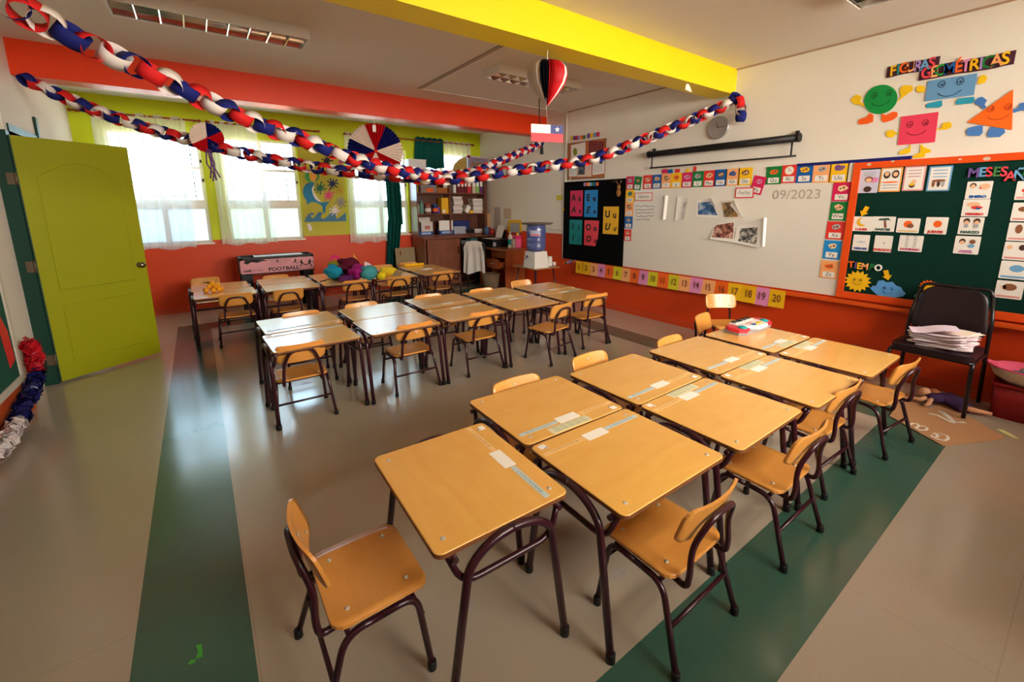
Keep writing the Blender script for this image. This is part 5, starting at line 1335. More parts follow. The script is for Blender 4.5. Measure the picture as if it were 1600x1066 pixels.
for k_ in range(5):
    x_ = -0.02 + 0.01 * k_
    m.tube([(x_, 0.0, -0.1), (x_ + rnd.uniform(-0.02, 0.03), 0.01, -0.22), (x_ + rnd.uniform(-0.01, 0.05), 0.0, -0.34 - rnd.random() * 0.06)], 0.007, 5)
o_ = m.build('ribbon_tassel', mat('tassel_ribbon', (112, 70, 130), 0.6, var=0.5, scale=60), root); o_.rotation_euler = (0, 0.5, 0)
tag(root, 'small round paper rosette with a ribbon tassel on the paper chain, between two windows', 'paper rosette')

# honeycomb paper heart below the yellow beam
c_ = py(855, 128, 2.67)
root = empty('paper_heart', c_)
def leafwedge(a0, a1, m_, nm, n_=9, sc=1.0):
    m = MB(); prof = [(0.0, -0.175), (0.036, -0.14), (0.086, -0.085), (0.134, -0.02), (0.153, 0.04), (0.146, 0.09), (0.115, 0.125), (0.068, 0.140), (0.02, 0.128)]
    for k_ in range(n_):
        a_ = a0 + (a1 - a0) * (k_ + 0.5) / n_
        d_ = Vector((cos(a_), sin(a_), 0)); e_ = Vector((-sin(a_), cos(a_), 0)); wd = (a1 - a0) / n_ * 0.5
        L1 = [d_ * r_ * sc * 0.4 + Vector((0, 0, z_)) for r_, z_ in prof]; 
        L2 = [(d_ * r_ * sc) + Vector((0, 0, z_)) for r_, z_ in prof]
        L3 = [(d_ * cos(wd * 2) + e_ * sin(wd * 2)) * r_ * sc * 0.66 + Vector((0, 0, z_)) for r_, z_ in prof]
        N = len(prof); vs = L1 + L2 + L3; fs = []
        for j in range(N - 1): fs += [(N + j, N + j + 1, 2 * N + j + 1, 2 * N + j), (j, j + 1, N + j + 1, N + j)]
        m.add(vs, fs, True)
    m.rings([[(r_ * 0.6 * sc * cos(a0 + (a1 - a0) * k_ / n_), r_ * 0.6 * sc * sin(a0 + (a1 - a0) * k_ / n_), z_) for k_ in range(n_ + 1)] for r_, z_ in prof], False, False, False)
    m.build(nm, m_, root)
M_hb = mat('honeycomb_black', (10, 11, 24), 0.8, 0.15)
base = atan2(-c_.y, -c_.x)               # the side that faces into the near half of the room
for (d0, d1, m_, nm) in ((20, 62, M_sr, 'red_leaves'), (2, 18, M_sr, 'red_leaves'), (-26, 2, M_hb, 'dark_leaves'), (-62, -30, M_sw, 'white_leaves'), (-100, -62, M_sw, 'white_leaves'), (62, 76, M_sw, 'white_leaves'), (76, 130, M_sr, 'red_leaves'), (130, 200, M_hb, 'dark_leaves'), (200, 260, M_sw, 'white_leaves')):
    leafwedge(base + radians(d0), base + radians(d1), m_, nm, max(2, int((d1 - d0) / 8)))
m = MB(); m.tube([(0, 0, 0.12), (0.0, 0.0, 2.63 - c_.z)], 0.003, 5); m.build('string', M_paper, root)
tag(root, 'half opened honeycomb paper heart hanging from the yellow beam', 'paper heart')
# paper flag on a thread
a, b_ = py(834, 192, 2.63), py(875, 224, 2.63)
w_, h_ = b_.x - a.x, a.z - b_.z
cx_, cz_ = (a.x + b_.x) / 2, (a.z + b_.z) / 2
root = empty('paper_flag', (cx_, 2.63, cz_), 0.0)
M_fr = mat('flag_red', (216, 24, 40), 0.5); M_fb = mat('flag_blue', (30, 36, 110), 0.5); M_fw = mat('flag_white', (240, 230, 216), 0.5)
for nm, A_, B_, mm in (('red_half', (-w_ / 2, -h_ / 2), (w_ / 2, 0), M_fr), ('white_field', (-w_ / 2, 0), (w_ * 0.1, h_ / 2), M_fw), ('blue_canton', (w_ * 0.1, 0), (w_ / 2, h_ / 2), M_fb)):
    m = MB(); m.span((A_[0], -0.001, A_[1]), (B_[0], 0.001, B_[1])); o_ = m.build(nm, mm, root)
    if nm == 'blue_canton':
        s_ = MB(); s_.prism([(x_ , y_) for x_, y_ in [((h_ * 0.17 if k_ % 2 == 0 else h_ * 0.068) * cos(pi / 2 + pi * k_ / 5) + w_ * 0.315, (h_ * 0.17 if k_ % 2 == 0 else h_ * 0.068) * sin(pi / 2 + pi * k_ / 5) + h_ * 0.25) for k_ in range(10)]], 0.0012, 0.002)
        q = s_.build('star', M_fw, o_); q.rotation_euler = (radians(90), 0, 0)
m = MB(); m.tube([(0, 0, h_ / 2), (-0.02, 0.02, 2.495 - cz_)], 0.0012, 4); m.build('thread', M_paper, root)
root.rotation_euler = (0, 0, -0.3)
tag(root, 'small paper flag of white, red and blue with one star, under the heart', 'flag')
m = MB(); p0, p1, p2 = py(842, 140, 3.95), py(843, 190, 3.95), py(846, 226, 3.95); p0.z = CEIL - 0.10
cb = m.tube([p0, p0.lerp(p1, 0.5), p1, p2], 0.006, 6).build('hanging_cable', M_dark)
m = MB(); q = py(846.3, 235, 3.95); m.box(q, (0.035, 0.03, 0.085), taper=0.7); m.build('plug', M_dark, cb)
tag(cb, 'black cable with a plug dangling from the middle ceiling lamp', 'cable')
# ------------------------------------------------------------------ curtains on the far wall
M_sheer = mat_thin('sheer_white', (246, 246, 244), 0.46, 0.13)
M_gcurt = mat('green_curtain', (0, 78, 72), 0.8, 0.2, var=0.15, scale=10)
M_rod = mat('red_brown_rod', (150, 62, 40), 0.5)
def rod(xa, xb, lab):
    root = empty('curtain_rod', ((xa + xb) / 2, FY - 0.075, 2.652)); h_ = (xb - xa) / 2
    m = MB(); m.tube([(-h_, 0, 0), (h_, 0, 0)], 0.0125, 8); m.build('pole', M_rod, root)
    for s_ in (-1, 1):
        m = MB(); m.lathe([(0.0, -0.02), (0.02, -0.012), (0.022, 0.0), (0.012, 0.014)], 10); o_ = m.build('finial', M_rod, root, (s_ * h_, 0, 0)); o_.rotation_euler = (0, radians(90), 0)
        m = MB(); m.span((s_ * (h_ - 0.06) - 0.01, 0.0, -0.01), (s_ * (h_ - 0.06) + 0.01, 0.074, 0.01)); m.build('bracket', M_rod, root)
    return tag(root, lab, 'curtain rod')
rod(-1.09, 0.19, 'red brown curtain rod over the window behind the door')
rod(0.27, 1.73, 'red brown curtain rod over the second window')
rod(2.12, 4.56, 'long red brown curtain rod over the two right hand windows')
def curtain(name, xt, xb_, zt, zb, m_, lab, folds=7, amp=0.022, y=FY - 0.075, rings=5, sag=None, y_b=None, wav=0.015, tabs=True):
    root = empty(name, ((xt[0] + xt[1]) / 2, y, zt)); ox = (xt[0] + xt[1]) / 2
    def P(u, v):
        xa = xt[0] + (xb_[0] - xt[0]) * v; xb2 = xt[1] + (xb_[1] - xt[1]) * v
        x_ = xa + (xb2 - xa) * u - ox + amp * 0.35 * sin(2 * pi * folds * u * 0.5 + 1.0)
        yy = amp * sin(2 * pi * folds * u) * (0.45 + 0.55 * v) + amp * 0.4 * sin(2 * pi * folds * 2.3 * u + 3 * v)
        if y_b: yy += (y_b - y) * v
        z_ = (zb - zt) * v + (wav * sin(2 * pi * 2.3 * u + 0.8) * v)
        return (x_, yy, z_)
    m = MB(); m.grid(P, folds * 8, 14); m.build('cloth', m_, root)
    if tabs:
        for k_ in range(rings):
            u = (k_ + 0.5) / rings; p = P(u, 0.0)
            t_ = MB(); w_ = (xt[1] - xt[0]) / rings * 0.22
            t_.rings([[(p[0] + s_ * w_, 0.02 * cos(a_), -0.004 + 0.02 * sin(a_)) for s_ in (-1, 1)] for a_ in [2 * pi * j / 12 for j in range(13)]], False, False, False)
            t_.build('tab_loop', m_ if m_ is not M_gcurt else M_gcurt, root)
    return tag(root, lab, 'curtain')
curtain('sheer_curtain', (-0.92, 0.02), (-0.95, -0.05), 2.665, 0.925, M_sheer, 'white sheer curtain on the window behind the door', 8)
curtain('sheer_curtain', (0.27, 0.84), (0.26, 0.98), 2.665, 0.94, M_sheer, 'white sheer curtain on the second window, left of the dolphin mural', 6)
curtain('sheer_curtain', (2.10, 2.70), (2.08, 2.72), 2.675, 0.87, M_sheer, 'white sheer curtain right of the dolphin mural', 6)
curtain('sheer_curtain', (3.91, 4.50), (3.94, 4.48), 2.675, 2.16, M_sheer, 'white sheer curtain above the bookshelf', 5)
curtain('green_curtain', (3.34, 3.90), (3.30, 3.90), 2.70, 2.17, M_gcurt, 'dark green curtain hanging above the bookshelf', 4, 0.03)
curtain('green_curtain', (2.74, 3.00), (2.76, 3.02), 2.68, 1.15, M_gcurt, 'dark green curtain bunched beside the sheer one, falling past the sill', 4, 0.035, rings=2)
# the tail of that curtain sweeps left towards the floor
gc = [o for o in COL.objects if o.get('label', '').startswith('dark green curtain bunched')][0]
m = MB()
def P(u, v):
    xa = 2.76 + (2.66 - 2.76) * v; xb2 = 3.02 + (2.86 - 3.02) * v
    return (xa + (xb2 - xa) * u - gc.location.x, 0.035 * sin(2 * pi * 4 * u) + 0.01, 1.24 - gc.location.z + (0.12 - 1.24) * v)
m.grid(P, 32, 10); m.build('curtain_tail', M_gcurt, gc)

# ------------------------------------------------------------------ dolphin mural (flat cut-outs on a lime sheet)
CU = crop(450, 200, 1502 / 310.0); CV = crop(320, 170, 1112 / 240.0)
t = WallThing(CU(270, 470), 0.002, 'far')
t.poly('mural_sheet', [CU(68, 140), CU(415, 150), CU(452, 805), CU(120, 818)], mat('mural_lime', (192, 186, 44), 0.55), 0, 0.003)
t.tag('yellow-green mural sheet with the sea scene, between two windows', 'mural')
MUR = 0.006
def mural(pts, m_, lab, cat='cut-out', extra=()):
    t = WallThing((sum(p[0] for p in pts) / len(pts), sum(p[1] for p in pts) / len(pts)), MUR, 'far')
    t.poly(cat.replace('-', '_').replace(' ', '_'), pts, m_, 0, 0.0015)
    for nm, ps, mm in extra: t.poly(nm, ps, mm, 0.0015, 0.0025)
    return t.tag(lab, cat)
M_dol = mat('dolphin_blue', (24, 132, 176), 0.6); M_wave = mat('wave_blue', (66, 128, 164), 0.6)
mural([CU(205, 422), CU(190, 415), CU(165, 412), CU(135, 425), CU(115, 455), CU(112, 490), CU(122, 525), CU(140, 550), CU(143, 580), CU(160, 572), CU(175, 560), CU(215, 565), CU(245, 580), CU(262, 600), CU(262, 630), CU(272, 648), CU(282, 640), CU(285, 600), CU(300, 575), CU(318, 558), CU(285, 560), CU(250, 565), CU(220, 550), CU(200, 530), CU(218, 525), CU(205, 505), CU(195, 492), CU(182, 480), CU(180, 460), CU(188, 440)], M_dol,
      'blue dolphin cut-out on the mural', 'dolphin', [('belly', [CU(187, 447), CU(202, 431), CU(191, 465), CU(198, 490), CU(216, 515), CU(240, 548), CU(254, 560), CU(226, 556), CU(204, 535), CU(188, 502), CU(181, 470)], M_paper), ('eye', [CU(146, 428), CU(151, 428), CU(151, 436), CU(146, 436)], M_ink)])
mural([CU(122, 712), CU(135, 680), CU(155, 652), CU(180, 640), CU(202, 650), CU(190, 660), CU(178, 655), CU(172, 672), CU(185, 685), CU(205, 672), CU(225, 642), CU(250, 636), CU(268, 650), CU(252, 658), CU(248, 680), CU(270, 690), CU(300, 668), CU(322, 645), CU(352, 640), CU(370, 655), CU(358, 668), CU(372, 690), CU(400, 670), CU(438, 640), CU(441, 706)], M_wave, 'blue paper waves along the mural foot', 'paper waves')
t = WallThing(CU(185, 370), MUR, 'far')
t.poly('beach_ball', [CU(182 + 56 * cos(2 * pi * k_ / 20), 365 + 48 * sin(2 * pi * k_ / 20)) for k_ in range(20)], mat('ball_green', (70, 172, 92), 0.6), 0, 0.0015)
t.poly('yellow_segment', [CU(165, 325), CU(205, 325), CU(222, 370), CU(200, 408), CU(172, 400), CU(160, 365)], C_GOLD, 0.0015, 0.0025); t.poly('pale_segment', [CU(185, 325), CU(200, 345), CU(205, 400), CU(195, 405), CU(182, 370)], C_PEACH, 0.0025, 0.0032)
t.tag('green and yellow beach ball above the dolphin', 'cut-out')
def splat(c_, r, m_, lab, seed):
    rnd = random.Random(seed); n_ = 9; pts = []
    for k_ in range(n_):
        a_ = 2 * pi * k_ / n_ + rnd.uniform(-0.15, 0.15); R_ = r * rnd.uniform(0.75, 1.1)
        for da, rr in ((-0.33, 0.5), (-0.12, 0.6), (-0.15, 0.95), (0.0, 1.08), (0.15, 0.95), (0.12, 0.6)):
            pts.append((c_[0] + R_ * rr * cos(a_ + da), c_[1] + R_ * rr * sin(a_ + da)))
    mural(pts, m_, lab, 'paint splat')
rs = 9.5
splat(CU(292, 252), rs, mat('splat_black', (28, 30, 40), 0.6), 'black paint splat cut-out, top of the mural', 1)
splat(CU(242, 456), rs, mat('splat_green', (20, 110, 84), 0.6), 'dark green paint splat cut-out by the dolphin nose', 2)
splat(CU(335, 422), rs, mat('splat_navy', (34, 48, 100), 0.6), 'navy paint splat cut-out on the mural', 3)
splat(CU(308, 512), rs, mat('splat_pink', (226, 70, 122), 0.6), 'pink paint splat cut-out above the dolphin tail', 4)
splat(CU(398, 560), rs, mat('splat_grey', (150, 146, 140), 0.6), 'grey paint splat cut-out at the mural edge', 5)
splat(CU(355, 625), rs * 0.9, M_paper, 'white paint splat cut-out just over the waves', 6)
splat(CU(395, 480), rs * 0.8, mat('splat_gold', (196, 160, 36), 0.6), 'mustard paint splat cut-out at the mural edge', 9)
splat(CU(402, 255), rs * 0.7, mat('splat_magenta', (200, 60, 110), 0.6), 'magenta paint splat cut-out, top right of the mural', 7)
mural([CU(145, 728), CU(168, 722), CU(186, 772), CU(160, 782)], M_paper, 'white paper slip below the mural waves', 'paper')

# ------------------------------------------------------------------ table football
FX0, FX1, FYF = 0.405, 1.34, 6.88
root = empty('table_football', ((FX0 + FX1) / 2, FYF + 0.22, 0)); w_ = FX1 - FX0
M_fpink = mat('football_pink', (222, 150, 160), 0.45)
m = MB(); m.prism(rrect(w_, 0.19, 0.03, 5), 0, 0.018, 0.003); fp = m.build('side_panel', M_fpink, root, (0, -0.202, 0.672)); fp.rotation_euler = (radians(90), 0, 0)
text('FOOTBALL', 0.068, M_ink, fp, (0.065, -0.052, 0.0188), name='lettering', sx=1.18, weight=0.002)
text('GAME', 0.036, M_ink, fp, (-0.385, -0.052, 0.0188), name='lettering', weight=0.0016)
text('POWER', 0.036, mat('football_grey', (130, 90, 100), 0.6), fp, (-0.262, -0.052, 0.0188), name='lettering')
m = MB(); rnd = random.Random(12)
for j in range(6):
    for i in range(14 - j): m.prism(disc(0.0055 - 0.0005 * j, 6, -0.12 + 0.021 * i + 0.01 * (j % 2), 0.075 - 0.018 * j), 0.018, 0.0186)
m.build('dot_pattern', M_ink, fp)
def player(cx, cy, s, flip):
    m = MB(); f = -1 if flip else 1
    T = lambda pts: [(cx + f * x * s, cy + y * s) for x, y in pts]
    m.prism(disc(0.14 * s, 10, cx, cy + 0.85 * s), 0.018, 0.0188)
    m.prism(T([(-0.1, 0.7), (0.15, 0.72), (0.3, 0.2), (0.15, -0.1), (-0.15, 0.0), (-0.25, 0.4)]), 0.018, 0.0187)
    m.prism(T([(0.1, 0.0), (0.3, 0.1), (0.7, -0.25), (0.95, -0.2), (0.9, -0.35), (0.6, -0.4)]), 0.018, 0.0186)
    m.prism(T([(-0.1, 0.0), (0.1, -0.05), (-0.1, -0.5), (-0.4, -0.75), (-0.5, -0.65), (-0.25, -0.4)]), 0.018, 0.0189)
    m.prism(T([(-0.2, 0.65), (-0.05, 0.55), (-0.5, 0.3), (-0.75, 0.5), (-0.8, 0.4), (-0.55, 0.15)]), 0.018, 0.01885)
    m.build('player_silhouette', M_ink, fp)
player(0.30, 0.0, 0.062, False); player(0.41, -0.005, 0.068, True); player(0.22, 0.035, 0.045, True); player(-0.01, 0.055, 0.032, False)
m = MB(); m.prism([(-0.40, 0.095), (-0.2, 0.095), (-0.12, 0.07), (-0.2, 0.072), (-0.26, 0.055), (-0.33, 0.07), (-0.38, 0.04), (-0.42, 0.06)], 0.018, 0.0186); m.build('ink_splash', M_ink, fp)
m = MB(); m.span((-w_ / 2, -0.18, 0.56), (w_ / 2, 0.18, 0.60)); m.build('pitch_base', M_dark, root)
for s_ in (-1, 1):
    m = MB(); m.span((s_ * (w_ / 2 - 0.03), -0.2, 0.56), (s_ * (w_ / 2 + 0.005), 0.2, 0.80)); m.build('end_panel', M_dark, root)
    for q in (-1, 1):
        m = MB(); m.box((s_ * (w_ / 2 - 0.075), q * 0.155, 0.29), (0.13, 0.05, 0.58)); lg = m.build('leg', M_dark, root)
        m = MB(); m.lathe([(0.025, 0), (0.025, 0.012)], 10, (s_ * (w_ / 2 - 0.075), q * 0.155, 0)); m.build('foot', M_foot, lg)
m = MB(); m.span((-w_ / 2, 0.17, 0.56), (w_ / 2, 0.2, 0.80)); m.build('rear_panel', M_dark, root)
m = MB(); m.span((-w_ / 2, -0.2, 0.772), (w_ / 2, -0.165, 0.798)); m.build('top_rail', M_dark, root)
for k_ in range(4):
    m = MB(); x_ = -0.33 + 0.22 * k_; m.tube([(x_, -0.26 if k_ % 2 else -0.16, 0.735), (x_, 0.28, 0.735)], 0.006, 6); m.build('rod', M_steel, root)
tag(root, 'table football against the far wall with a pink printed side', 'table football')
m = MB(); m.span((-0.31, -0.10, 0), (0.31, 0.10, 0.004)); o = m.build('paper_sheet', mat('bluish_paper', (214, 222, 232), 0.6), None, ((FX0 + FX1) / 2 + 0.03, FYF + 0.17, 0.8005)); tag(o, 'white sheet lying on the table football', 'paper')

# ------------------------------------------------------------------ bookshelf on its cabinet
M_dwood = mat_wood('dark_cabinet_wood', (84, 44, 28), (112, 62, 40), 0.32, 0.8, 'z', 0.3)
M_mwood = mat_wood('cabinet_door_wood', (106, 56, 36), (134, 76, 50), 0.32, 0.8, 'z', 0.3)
CX0, CX1, CYF = 3.205, 4.735, 7.06
root = empty('low_cabinet', ((CX0 + CX1) / 2, 7.34, 0)); cx = (CX0 + CX1) / 2
R0 = lambda a, b: ((a[0] - cx, a[1] - 7.34, a[2]), (b[0] - cx, b[1] - 7.34, b[2]))
def part(nm, a, b, m_, root_=None, shift=R0):
    q = shift(a, b); mm = MB(); mm.span(*q); return mm.build(nm, m_, root_ or root)
part('counter', (CX0 - 0.01, CYF - 0.03, 0.905), (CX1, 7.63, 0.935), M_mwood)
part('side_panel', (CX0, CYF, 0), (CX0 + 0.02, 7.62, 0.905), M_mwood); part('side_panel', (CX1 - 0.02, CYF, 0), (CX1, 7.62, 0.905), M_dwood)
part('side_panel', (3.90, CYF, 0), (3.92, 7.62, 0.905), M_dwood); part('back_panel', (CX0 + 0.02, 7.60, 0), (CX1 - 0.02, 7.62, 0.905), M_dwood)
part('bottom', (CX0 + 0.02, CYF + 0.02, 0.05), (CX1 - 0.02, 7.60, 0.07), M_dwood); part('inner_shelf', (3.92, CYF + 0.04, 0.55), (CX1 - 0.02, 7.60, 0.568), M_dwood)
dr = part('door', (3.245, CYF - 0.018, 0.06), (3.895, CYF, 0.895), M_mwood)
mm = MB(); mm.tube([(3.85 - cx, CYF - 0.03 - 7.34, 0.62), (3.85 - cx, CYF - 0.03 - 7.34, 0.74)], 0.006, 6); mm.build('handle', M_dark, dr)
tag(root, 'low reddish brown cabinet with a counter under the bookshelf', 'cabinet')
SX0, SX1, SYF, SYB = 3.21, 4.69, 7.33, 7.62
S = [0.936, 1.325, 1.705, 2.10]
root = empty('bookshelf', ((SX0 + SX1) / 2, 7.47, 0.936)); cx2 = (SX0 + SX1) / 2
SH = lambda a, b: ((a[0] - cx2, a[1] - 7.47, a[2] - 0.936), (b[0] - cx2, b[1] - 7.47, b[2] - 0.936))
sp = lambda nm, a, b, m_: part(nm, a, b, m_, root, SH)
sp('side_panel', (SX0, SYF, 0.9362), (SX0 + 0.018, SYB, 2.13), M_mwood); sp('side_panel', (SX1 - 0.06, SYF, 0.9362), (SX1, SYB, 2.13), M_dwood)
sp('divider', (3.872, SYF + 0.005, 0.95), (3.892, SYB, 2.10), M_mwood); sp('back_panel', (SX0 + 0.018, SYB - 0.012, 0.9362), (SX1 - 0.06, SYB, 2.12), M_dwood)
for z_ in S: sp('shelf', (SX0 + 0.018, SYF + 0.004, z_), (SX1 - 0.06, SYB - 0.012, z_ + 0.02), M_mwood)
tag(root, 'dark wooden bookshelf with two columns of shelves, beside the green curtain', 'bookshelf')
CT = crop(630, 230, 1421 / 160.0); CS = crop(630, 330, 1600 / 260.0); CD = crop(740, 300, 1137 / 160.0)
YS = 7.40
def bx(nm, a, b, z0, m_, lab, cat, group=None, y=YS, depth=0.16, parts=None, r=0.0):
    """box thing standing at height z0 whose front face fills the pixel rectangle a-b at distance y"""
    p, q = py(*a, y), py(*b, y); w_ = q.x - p.x; h_ = p.z - z0
    mm = MB()
    if r: mm.prism(rrect(w_, depth, r, 3), 0, h_, min(0.006, h_ / 4))
    else: mm.span((-w_ / 2, -depth / 2, 0), (w_ / 2, depth / 2, h_))
    o_ = mm.build(nm, m_, None, ((p.x + q.x) / 2, y + depth / 2, z0))
    for (pn, u0, u1, v0, v1, pm) in (parts or []):
        mm = MB(); mm.span((-w_ / 2 + w_ * u0, -depth / 2 - 0.002, h_ * v0), (-w_ / 2 + w_ * u1, -depth / 2 + 0.001, h_ * v1)); mm.build(pn, pm, o_)
    return tag(o_, lab, cat, group)
def bottle(nm, c_px, top_px, wpx, z0, m_, lab, cat='bottle', y=YS + 0.06, cap=None, neck=0.45, label=None):
    p = py(c_px, top_px, y); q = py(c_px + wpx / 2, top_px, y); r = q.x - p.x; h_ = p.z - z0
    mm = MB(); mm.lathe([(r * 0.9, 0), (r, h_ * 0.03), (r, h_ * 0.68), (r * 0.85, h_ * 0.78), (r * neck, h_ * 0.86), (r * neck, h_ * 0.9)], 16); o_ = mm.build(nm, m_, None, (p.x, y, z0))
    mm = MB(); mm.lathe([(r * neck * 1.1, h_ * 0.89), (r * neck * 1.1, h_ * 0.98), (r * neck * 0.8, h_)], 14); mm.build('cap', cap or m_, o_)
    if label is not None:
        mm = MB(); mm.lathe([(r * 1.01, h_ * 0.2), (r * 1.01, h_ * 0.55)], 16, cap0=False, cap1=False); mm.build('label', label, o_)
    return tag(o_, lab, cat)
def stack(a, b, z0, n, lab, y=YS, depth=0.2, seed=0, m_=None, cat='paper stack'):
    p, q = py(*a, y), py(*b, y); w_ = q.x - p.x; h_ = p.z - z0; rnd = random.Random(seed)
    root_ = empty('paper_stack', ((p.x + q.x) / 2, y + depth / 2, z0))
    for i in range(n):
        t_ = h_ / n; mm = MB(); dx, dy = rnd.uniform(-0.012, 0.012), rnd.uniform(-0.01, 0.01)
        mm.box((dx, dy, t_ * (i + 0.5)), (w_ - 0.02, depth, t_ * 0.94), Matrix.Rotation(rnd.uniform(-0.05, 0.05), 3, 'Z')); mm.build('paper_bundle', m_ or mat('stack_paper_%d' % (i % 3), [(222, 212, 206), (206, 194, 190), (232, 226, 220)][i % 3], 0.8), root_)
    return tag(root_, lab, cat)
Z3, Z2, Z1 = S[2] + 0.021, S[1] + 0.021, S[0] + 0.021
bx('binder', CT(183, 490), CT(208, 620), Z3, mat('binder_yellow', (200, 176, 60), 0.5), 'thin yellow binder, far left on the top shelf', 'binder')
bx('plastic_box', CT(240, 528), CT(463, 632), Z3, mat_thin('clear_plastic', (206, 190, 186), 0.35, 0.2, gloss=0.1), 'clear plastic box on the top shelf', 'box', parts=[('contents', 0.35, 0.8, 0.1, 0.6, C_ORA), ('lid', -0.01, 1.01, 0.88, 1.0, C_GREY)])
bx('cardboard_box', CT(466, 562), CT(615, 632), Z3, mat('carton_brown', (176, 106, 52), 0.8), 'small brown cardboard box on the top shelf', 'box')
bx('green_tin', CT(620, 540), CT(645, 632), Z3, C_GRN, 'small green tin beside the divider on the top shelf', 'tin')
bx('notebook', CT(552, 470), CT(632, 560), Z3 + 0.085, mat('grey_green_paper', (190, 196, 186), 0.7), 'pale notebook lying on the brown cardboard box', 'notebook', y=YS + 0.02, depth=0.012)
for i, (xa, xb_, m_, lab) in enumerate((((693, 735, M_paper, 'white binder, first right of the divider'), (745, 795, M_maroon, 'first maroon binder from the left on the top shelf'), (797, 845, M_maroon, 'second maroon binder from the left on the top shelf'), (848, 888, M_maroon, 'third maroon binder, left of the red one'), (890, 944, mat('binder_red', (206, 40, 54), 0.5), 'red binder on the top shelf'), (958, 1005, mat('binder_beige', (206, 188, 160), 0.5), 'beige binder on the top shelf'), (1008, 1056, mat('binder_green', (140, 196, 106), 0.5), 'light green binder on the top shelf'), (1060, 1106, mat('binder_purple', (110, 50, 118), 0.5), 'purple binder at the right end of the top shelf')))):
    bx('binder', CT(xa, 470), CT(xb_, 632), Z3, m_, lab, 'binder', 'binders on the top shelf', parts=[('spine_label', 0.15, 0.85, 0.55, 0.95, M_paper)] if m_ is not M_paper else None)
bottle('bottle', CT(200, 0)[0], CT(0, 770)[1], 4.6, Z2, mat('pale_green_plastic', (150, 168, 140), 0.4), 'narrow grey green bottle at the left of the middle shelf')
bottle('bottle', CT(248, 0)[0], CT(0, 735)[1], 6.8, Z2, mat('sage_plastic', (112, 156, 140), 0.4), 'wide sage green bottle on the middle shelf')
bottle('jar', CT(338, 0)[0], CT(0, 785)[1], 9.6, Z2, mat('jar_clear', (150, 110, 96), 0.3, var=0.4, scale=30), 'jar with a red lid on the middle shelf', 'jar', cap=C_RED, neck=0.85, label=M_paper)
bottle('jar', CT(440, 0)[0], CT(0, 790)[1], 8.0, Z2, mat('jar_blue', (50, 60, 120), 0.4), 'blue jar with an orange label on the middle shelf', 'jar', cap=C_BLUE, neck=0.8, label=C_ORA)
bottle('jar', CT(488, 0)[0], CT(0, 815)[1], 4.4, Z2, C_PURP, 'slim purple tube beside the blue jar', 'jar', cap=C_PINK, neck=0.6)
bx('box_file', CT(530, 703), CT(632, 925), Z2, mat('file_yellow', (240, 184, 14), 0.5), 'tall yellow box file on the middle shelf', 'box file', parts=[('label', 0.1, 0.5, 0.05, 0.25, M_paper)])
stack(CT(690, 685), CT(833, 925), Z2, 9, 'tall paper stack right of the divider', seed=1)
stack(CT(965, 715), CT(1122, 925), Z2, 9, 'tall paper stack at the right end of the middle shelf', seed=2)
o = bx('book', CT(848, 812), CT(905, 925), Z2, M_paper, 'white book leaning between the two paper stacks', 'book', depth=0.14); o.rotation_euler = (0, radians(28), 0); o.location.z += 0.012
bx('yellow_box', CT(925, 878), CT(975, 930), Z2, C_YEL, 'small yellow box between the paper stacks', 'box', depth=0.08)
for (a, b_, lab, sd) in ((CT(215, 975), CS(292, 215), 'left paper stack standing in a blue tray on the lowest shelf', 3),):
    stack(CS(150, 62), CS(272, 205), Z1, 8, 'paper stack behind the left blue tray', y=YS + 0.07, depth=0.12, seed=5)
def tray(a, b, lab):
    p, q = py(*a, YS - 0.03), py(*b, YS - 0.03); w_ = q.x - p.x; r_ = empty('document_tray', ((p.x + q.x) / 2, YS + 0.0, 0.9575)); m_ = mat('tray_blue', (20, 62, 130), 0.4)
    h_ = p.z - 0.9575
    for nm, A_, B_ in (('bottom', (-w_ / 2, -0.05, 0), (w_ / 2, 0.05, 0.005)), ('front', (-w_ / 2, -0.05, 0.005), (w_ / 2, -0.045, h_)), ('back', (-w_ / 2, 0.045, 0.005), (w_ / 2, 0.05, h_ * 1.4)), ('side', (-w_ / 2, -0.045, 0.005), (-w_ / 2 + 0.005, 0.045, h_)), ('side', (w_ / 2 - 0.005, -0.045, 0.005), (w_ / 2, 0.045, h_))):
        mm = MB(); mm.span(A_, B_); mm.build(nm, m_, r_)
    mm = MB(); mm.span((-w_ * 0.35, -0.0515, h_ * 0.25), (w_ * 0.35, -0.05, h_ * 0.8)); mm.build('label', mat('tray_label', (150, 180, 220), 0.6), r_)
    return tag(r_, lab, 'tray', 'blue document trays on the lowest shelf')
tray(CS(150, 200), CS(285, 245), 'left blue document tray, lowest shelf'); tray(CS(345, 188), CS(487, 235), 'right blue document tray, lowest shelf')
bx('booklet', CS(172, 105), CS(288, 240), 0.963, mat('booklet_grey', (206, 200, 194), 0.7), 'pale booklet with a red drawing in the left blue tray', 'booklet', y=YS - 0.025, depth=0.03, parts=[('drawing', 0.3, 0.75, 0.45, 0.7, mat('drawing_red', (180, 110, 100), 0.7))])
o = bx('paper_sheaf', CS(345, 92), CS(480, 225), 0.963, M_paper, 'sheaf of white sheets in the right blue tray', 'papers', y=YS - 0.02, depth=0.03)
bx('folder_box', CS(485, 95), CS(640, 165), Z1 + 0.06, mat('folder_blue', (22, 42, 110), 0.5), 'dark blue folders lying on papers, lowest shelf right', 'folder', y=YS + 0.05)
stack(CS(485, 150), CS(610, 232), Z1, 5, 'bluish paper pile under the dark blue folders', y=YS - 0.03, seed=7, m_=mat('bluish_stack', (170, 176, 190), 0.7))
stack(CS(680, 172), CS(785, 220), Z1, 4, 'small paper pile at the right end of the lowest shelf', seed=8)
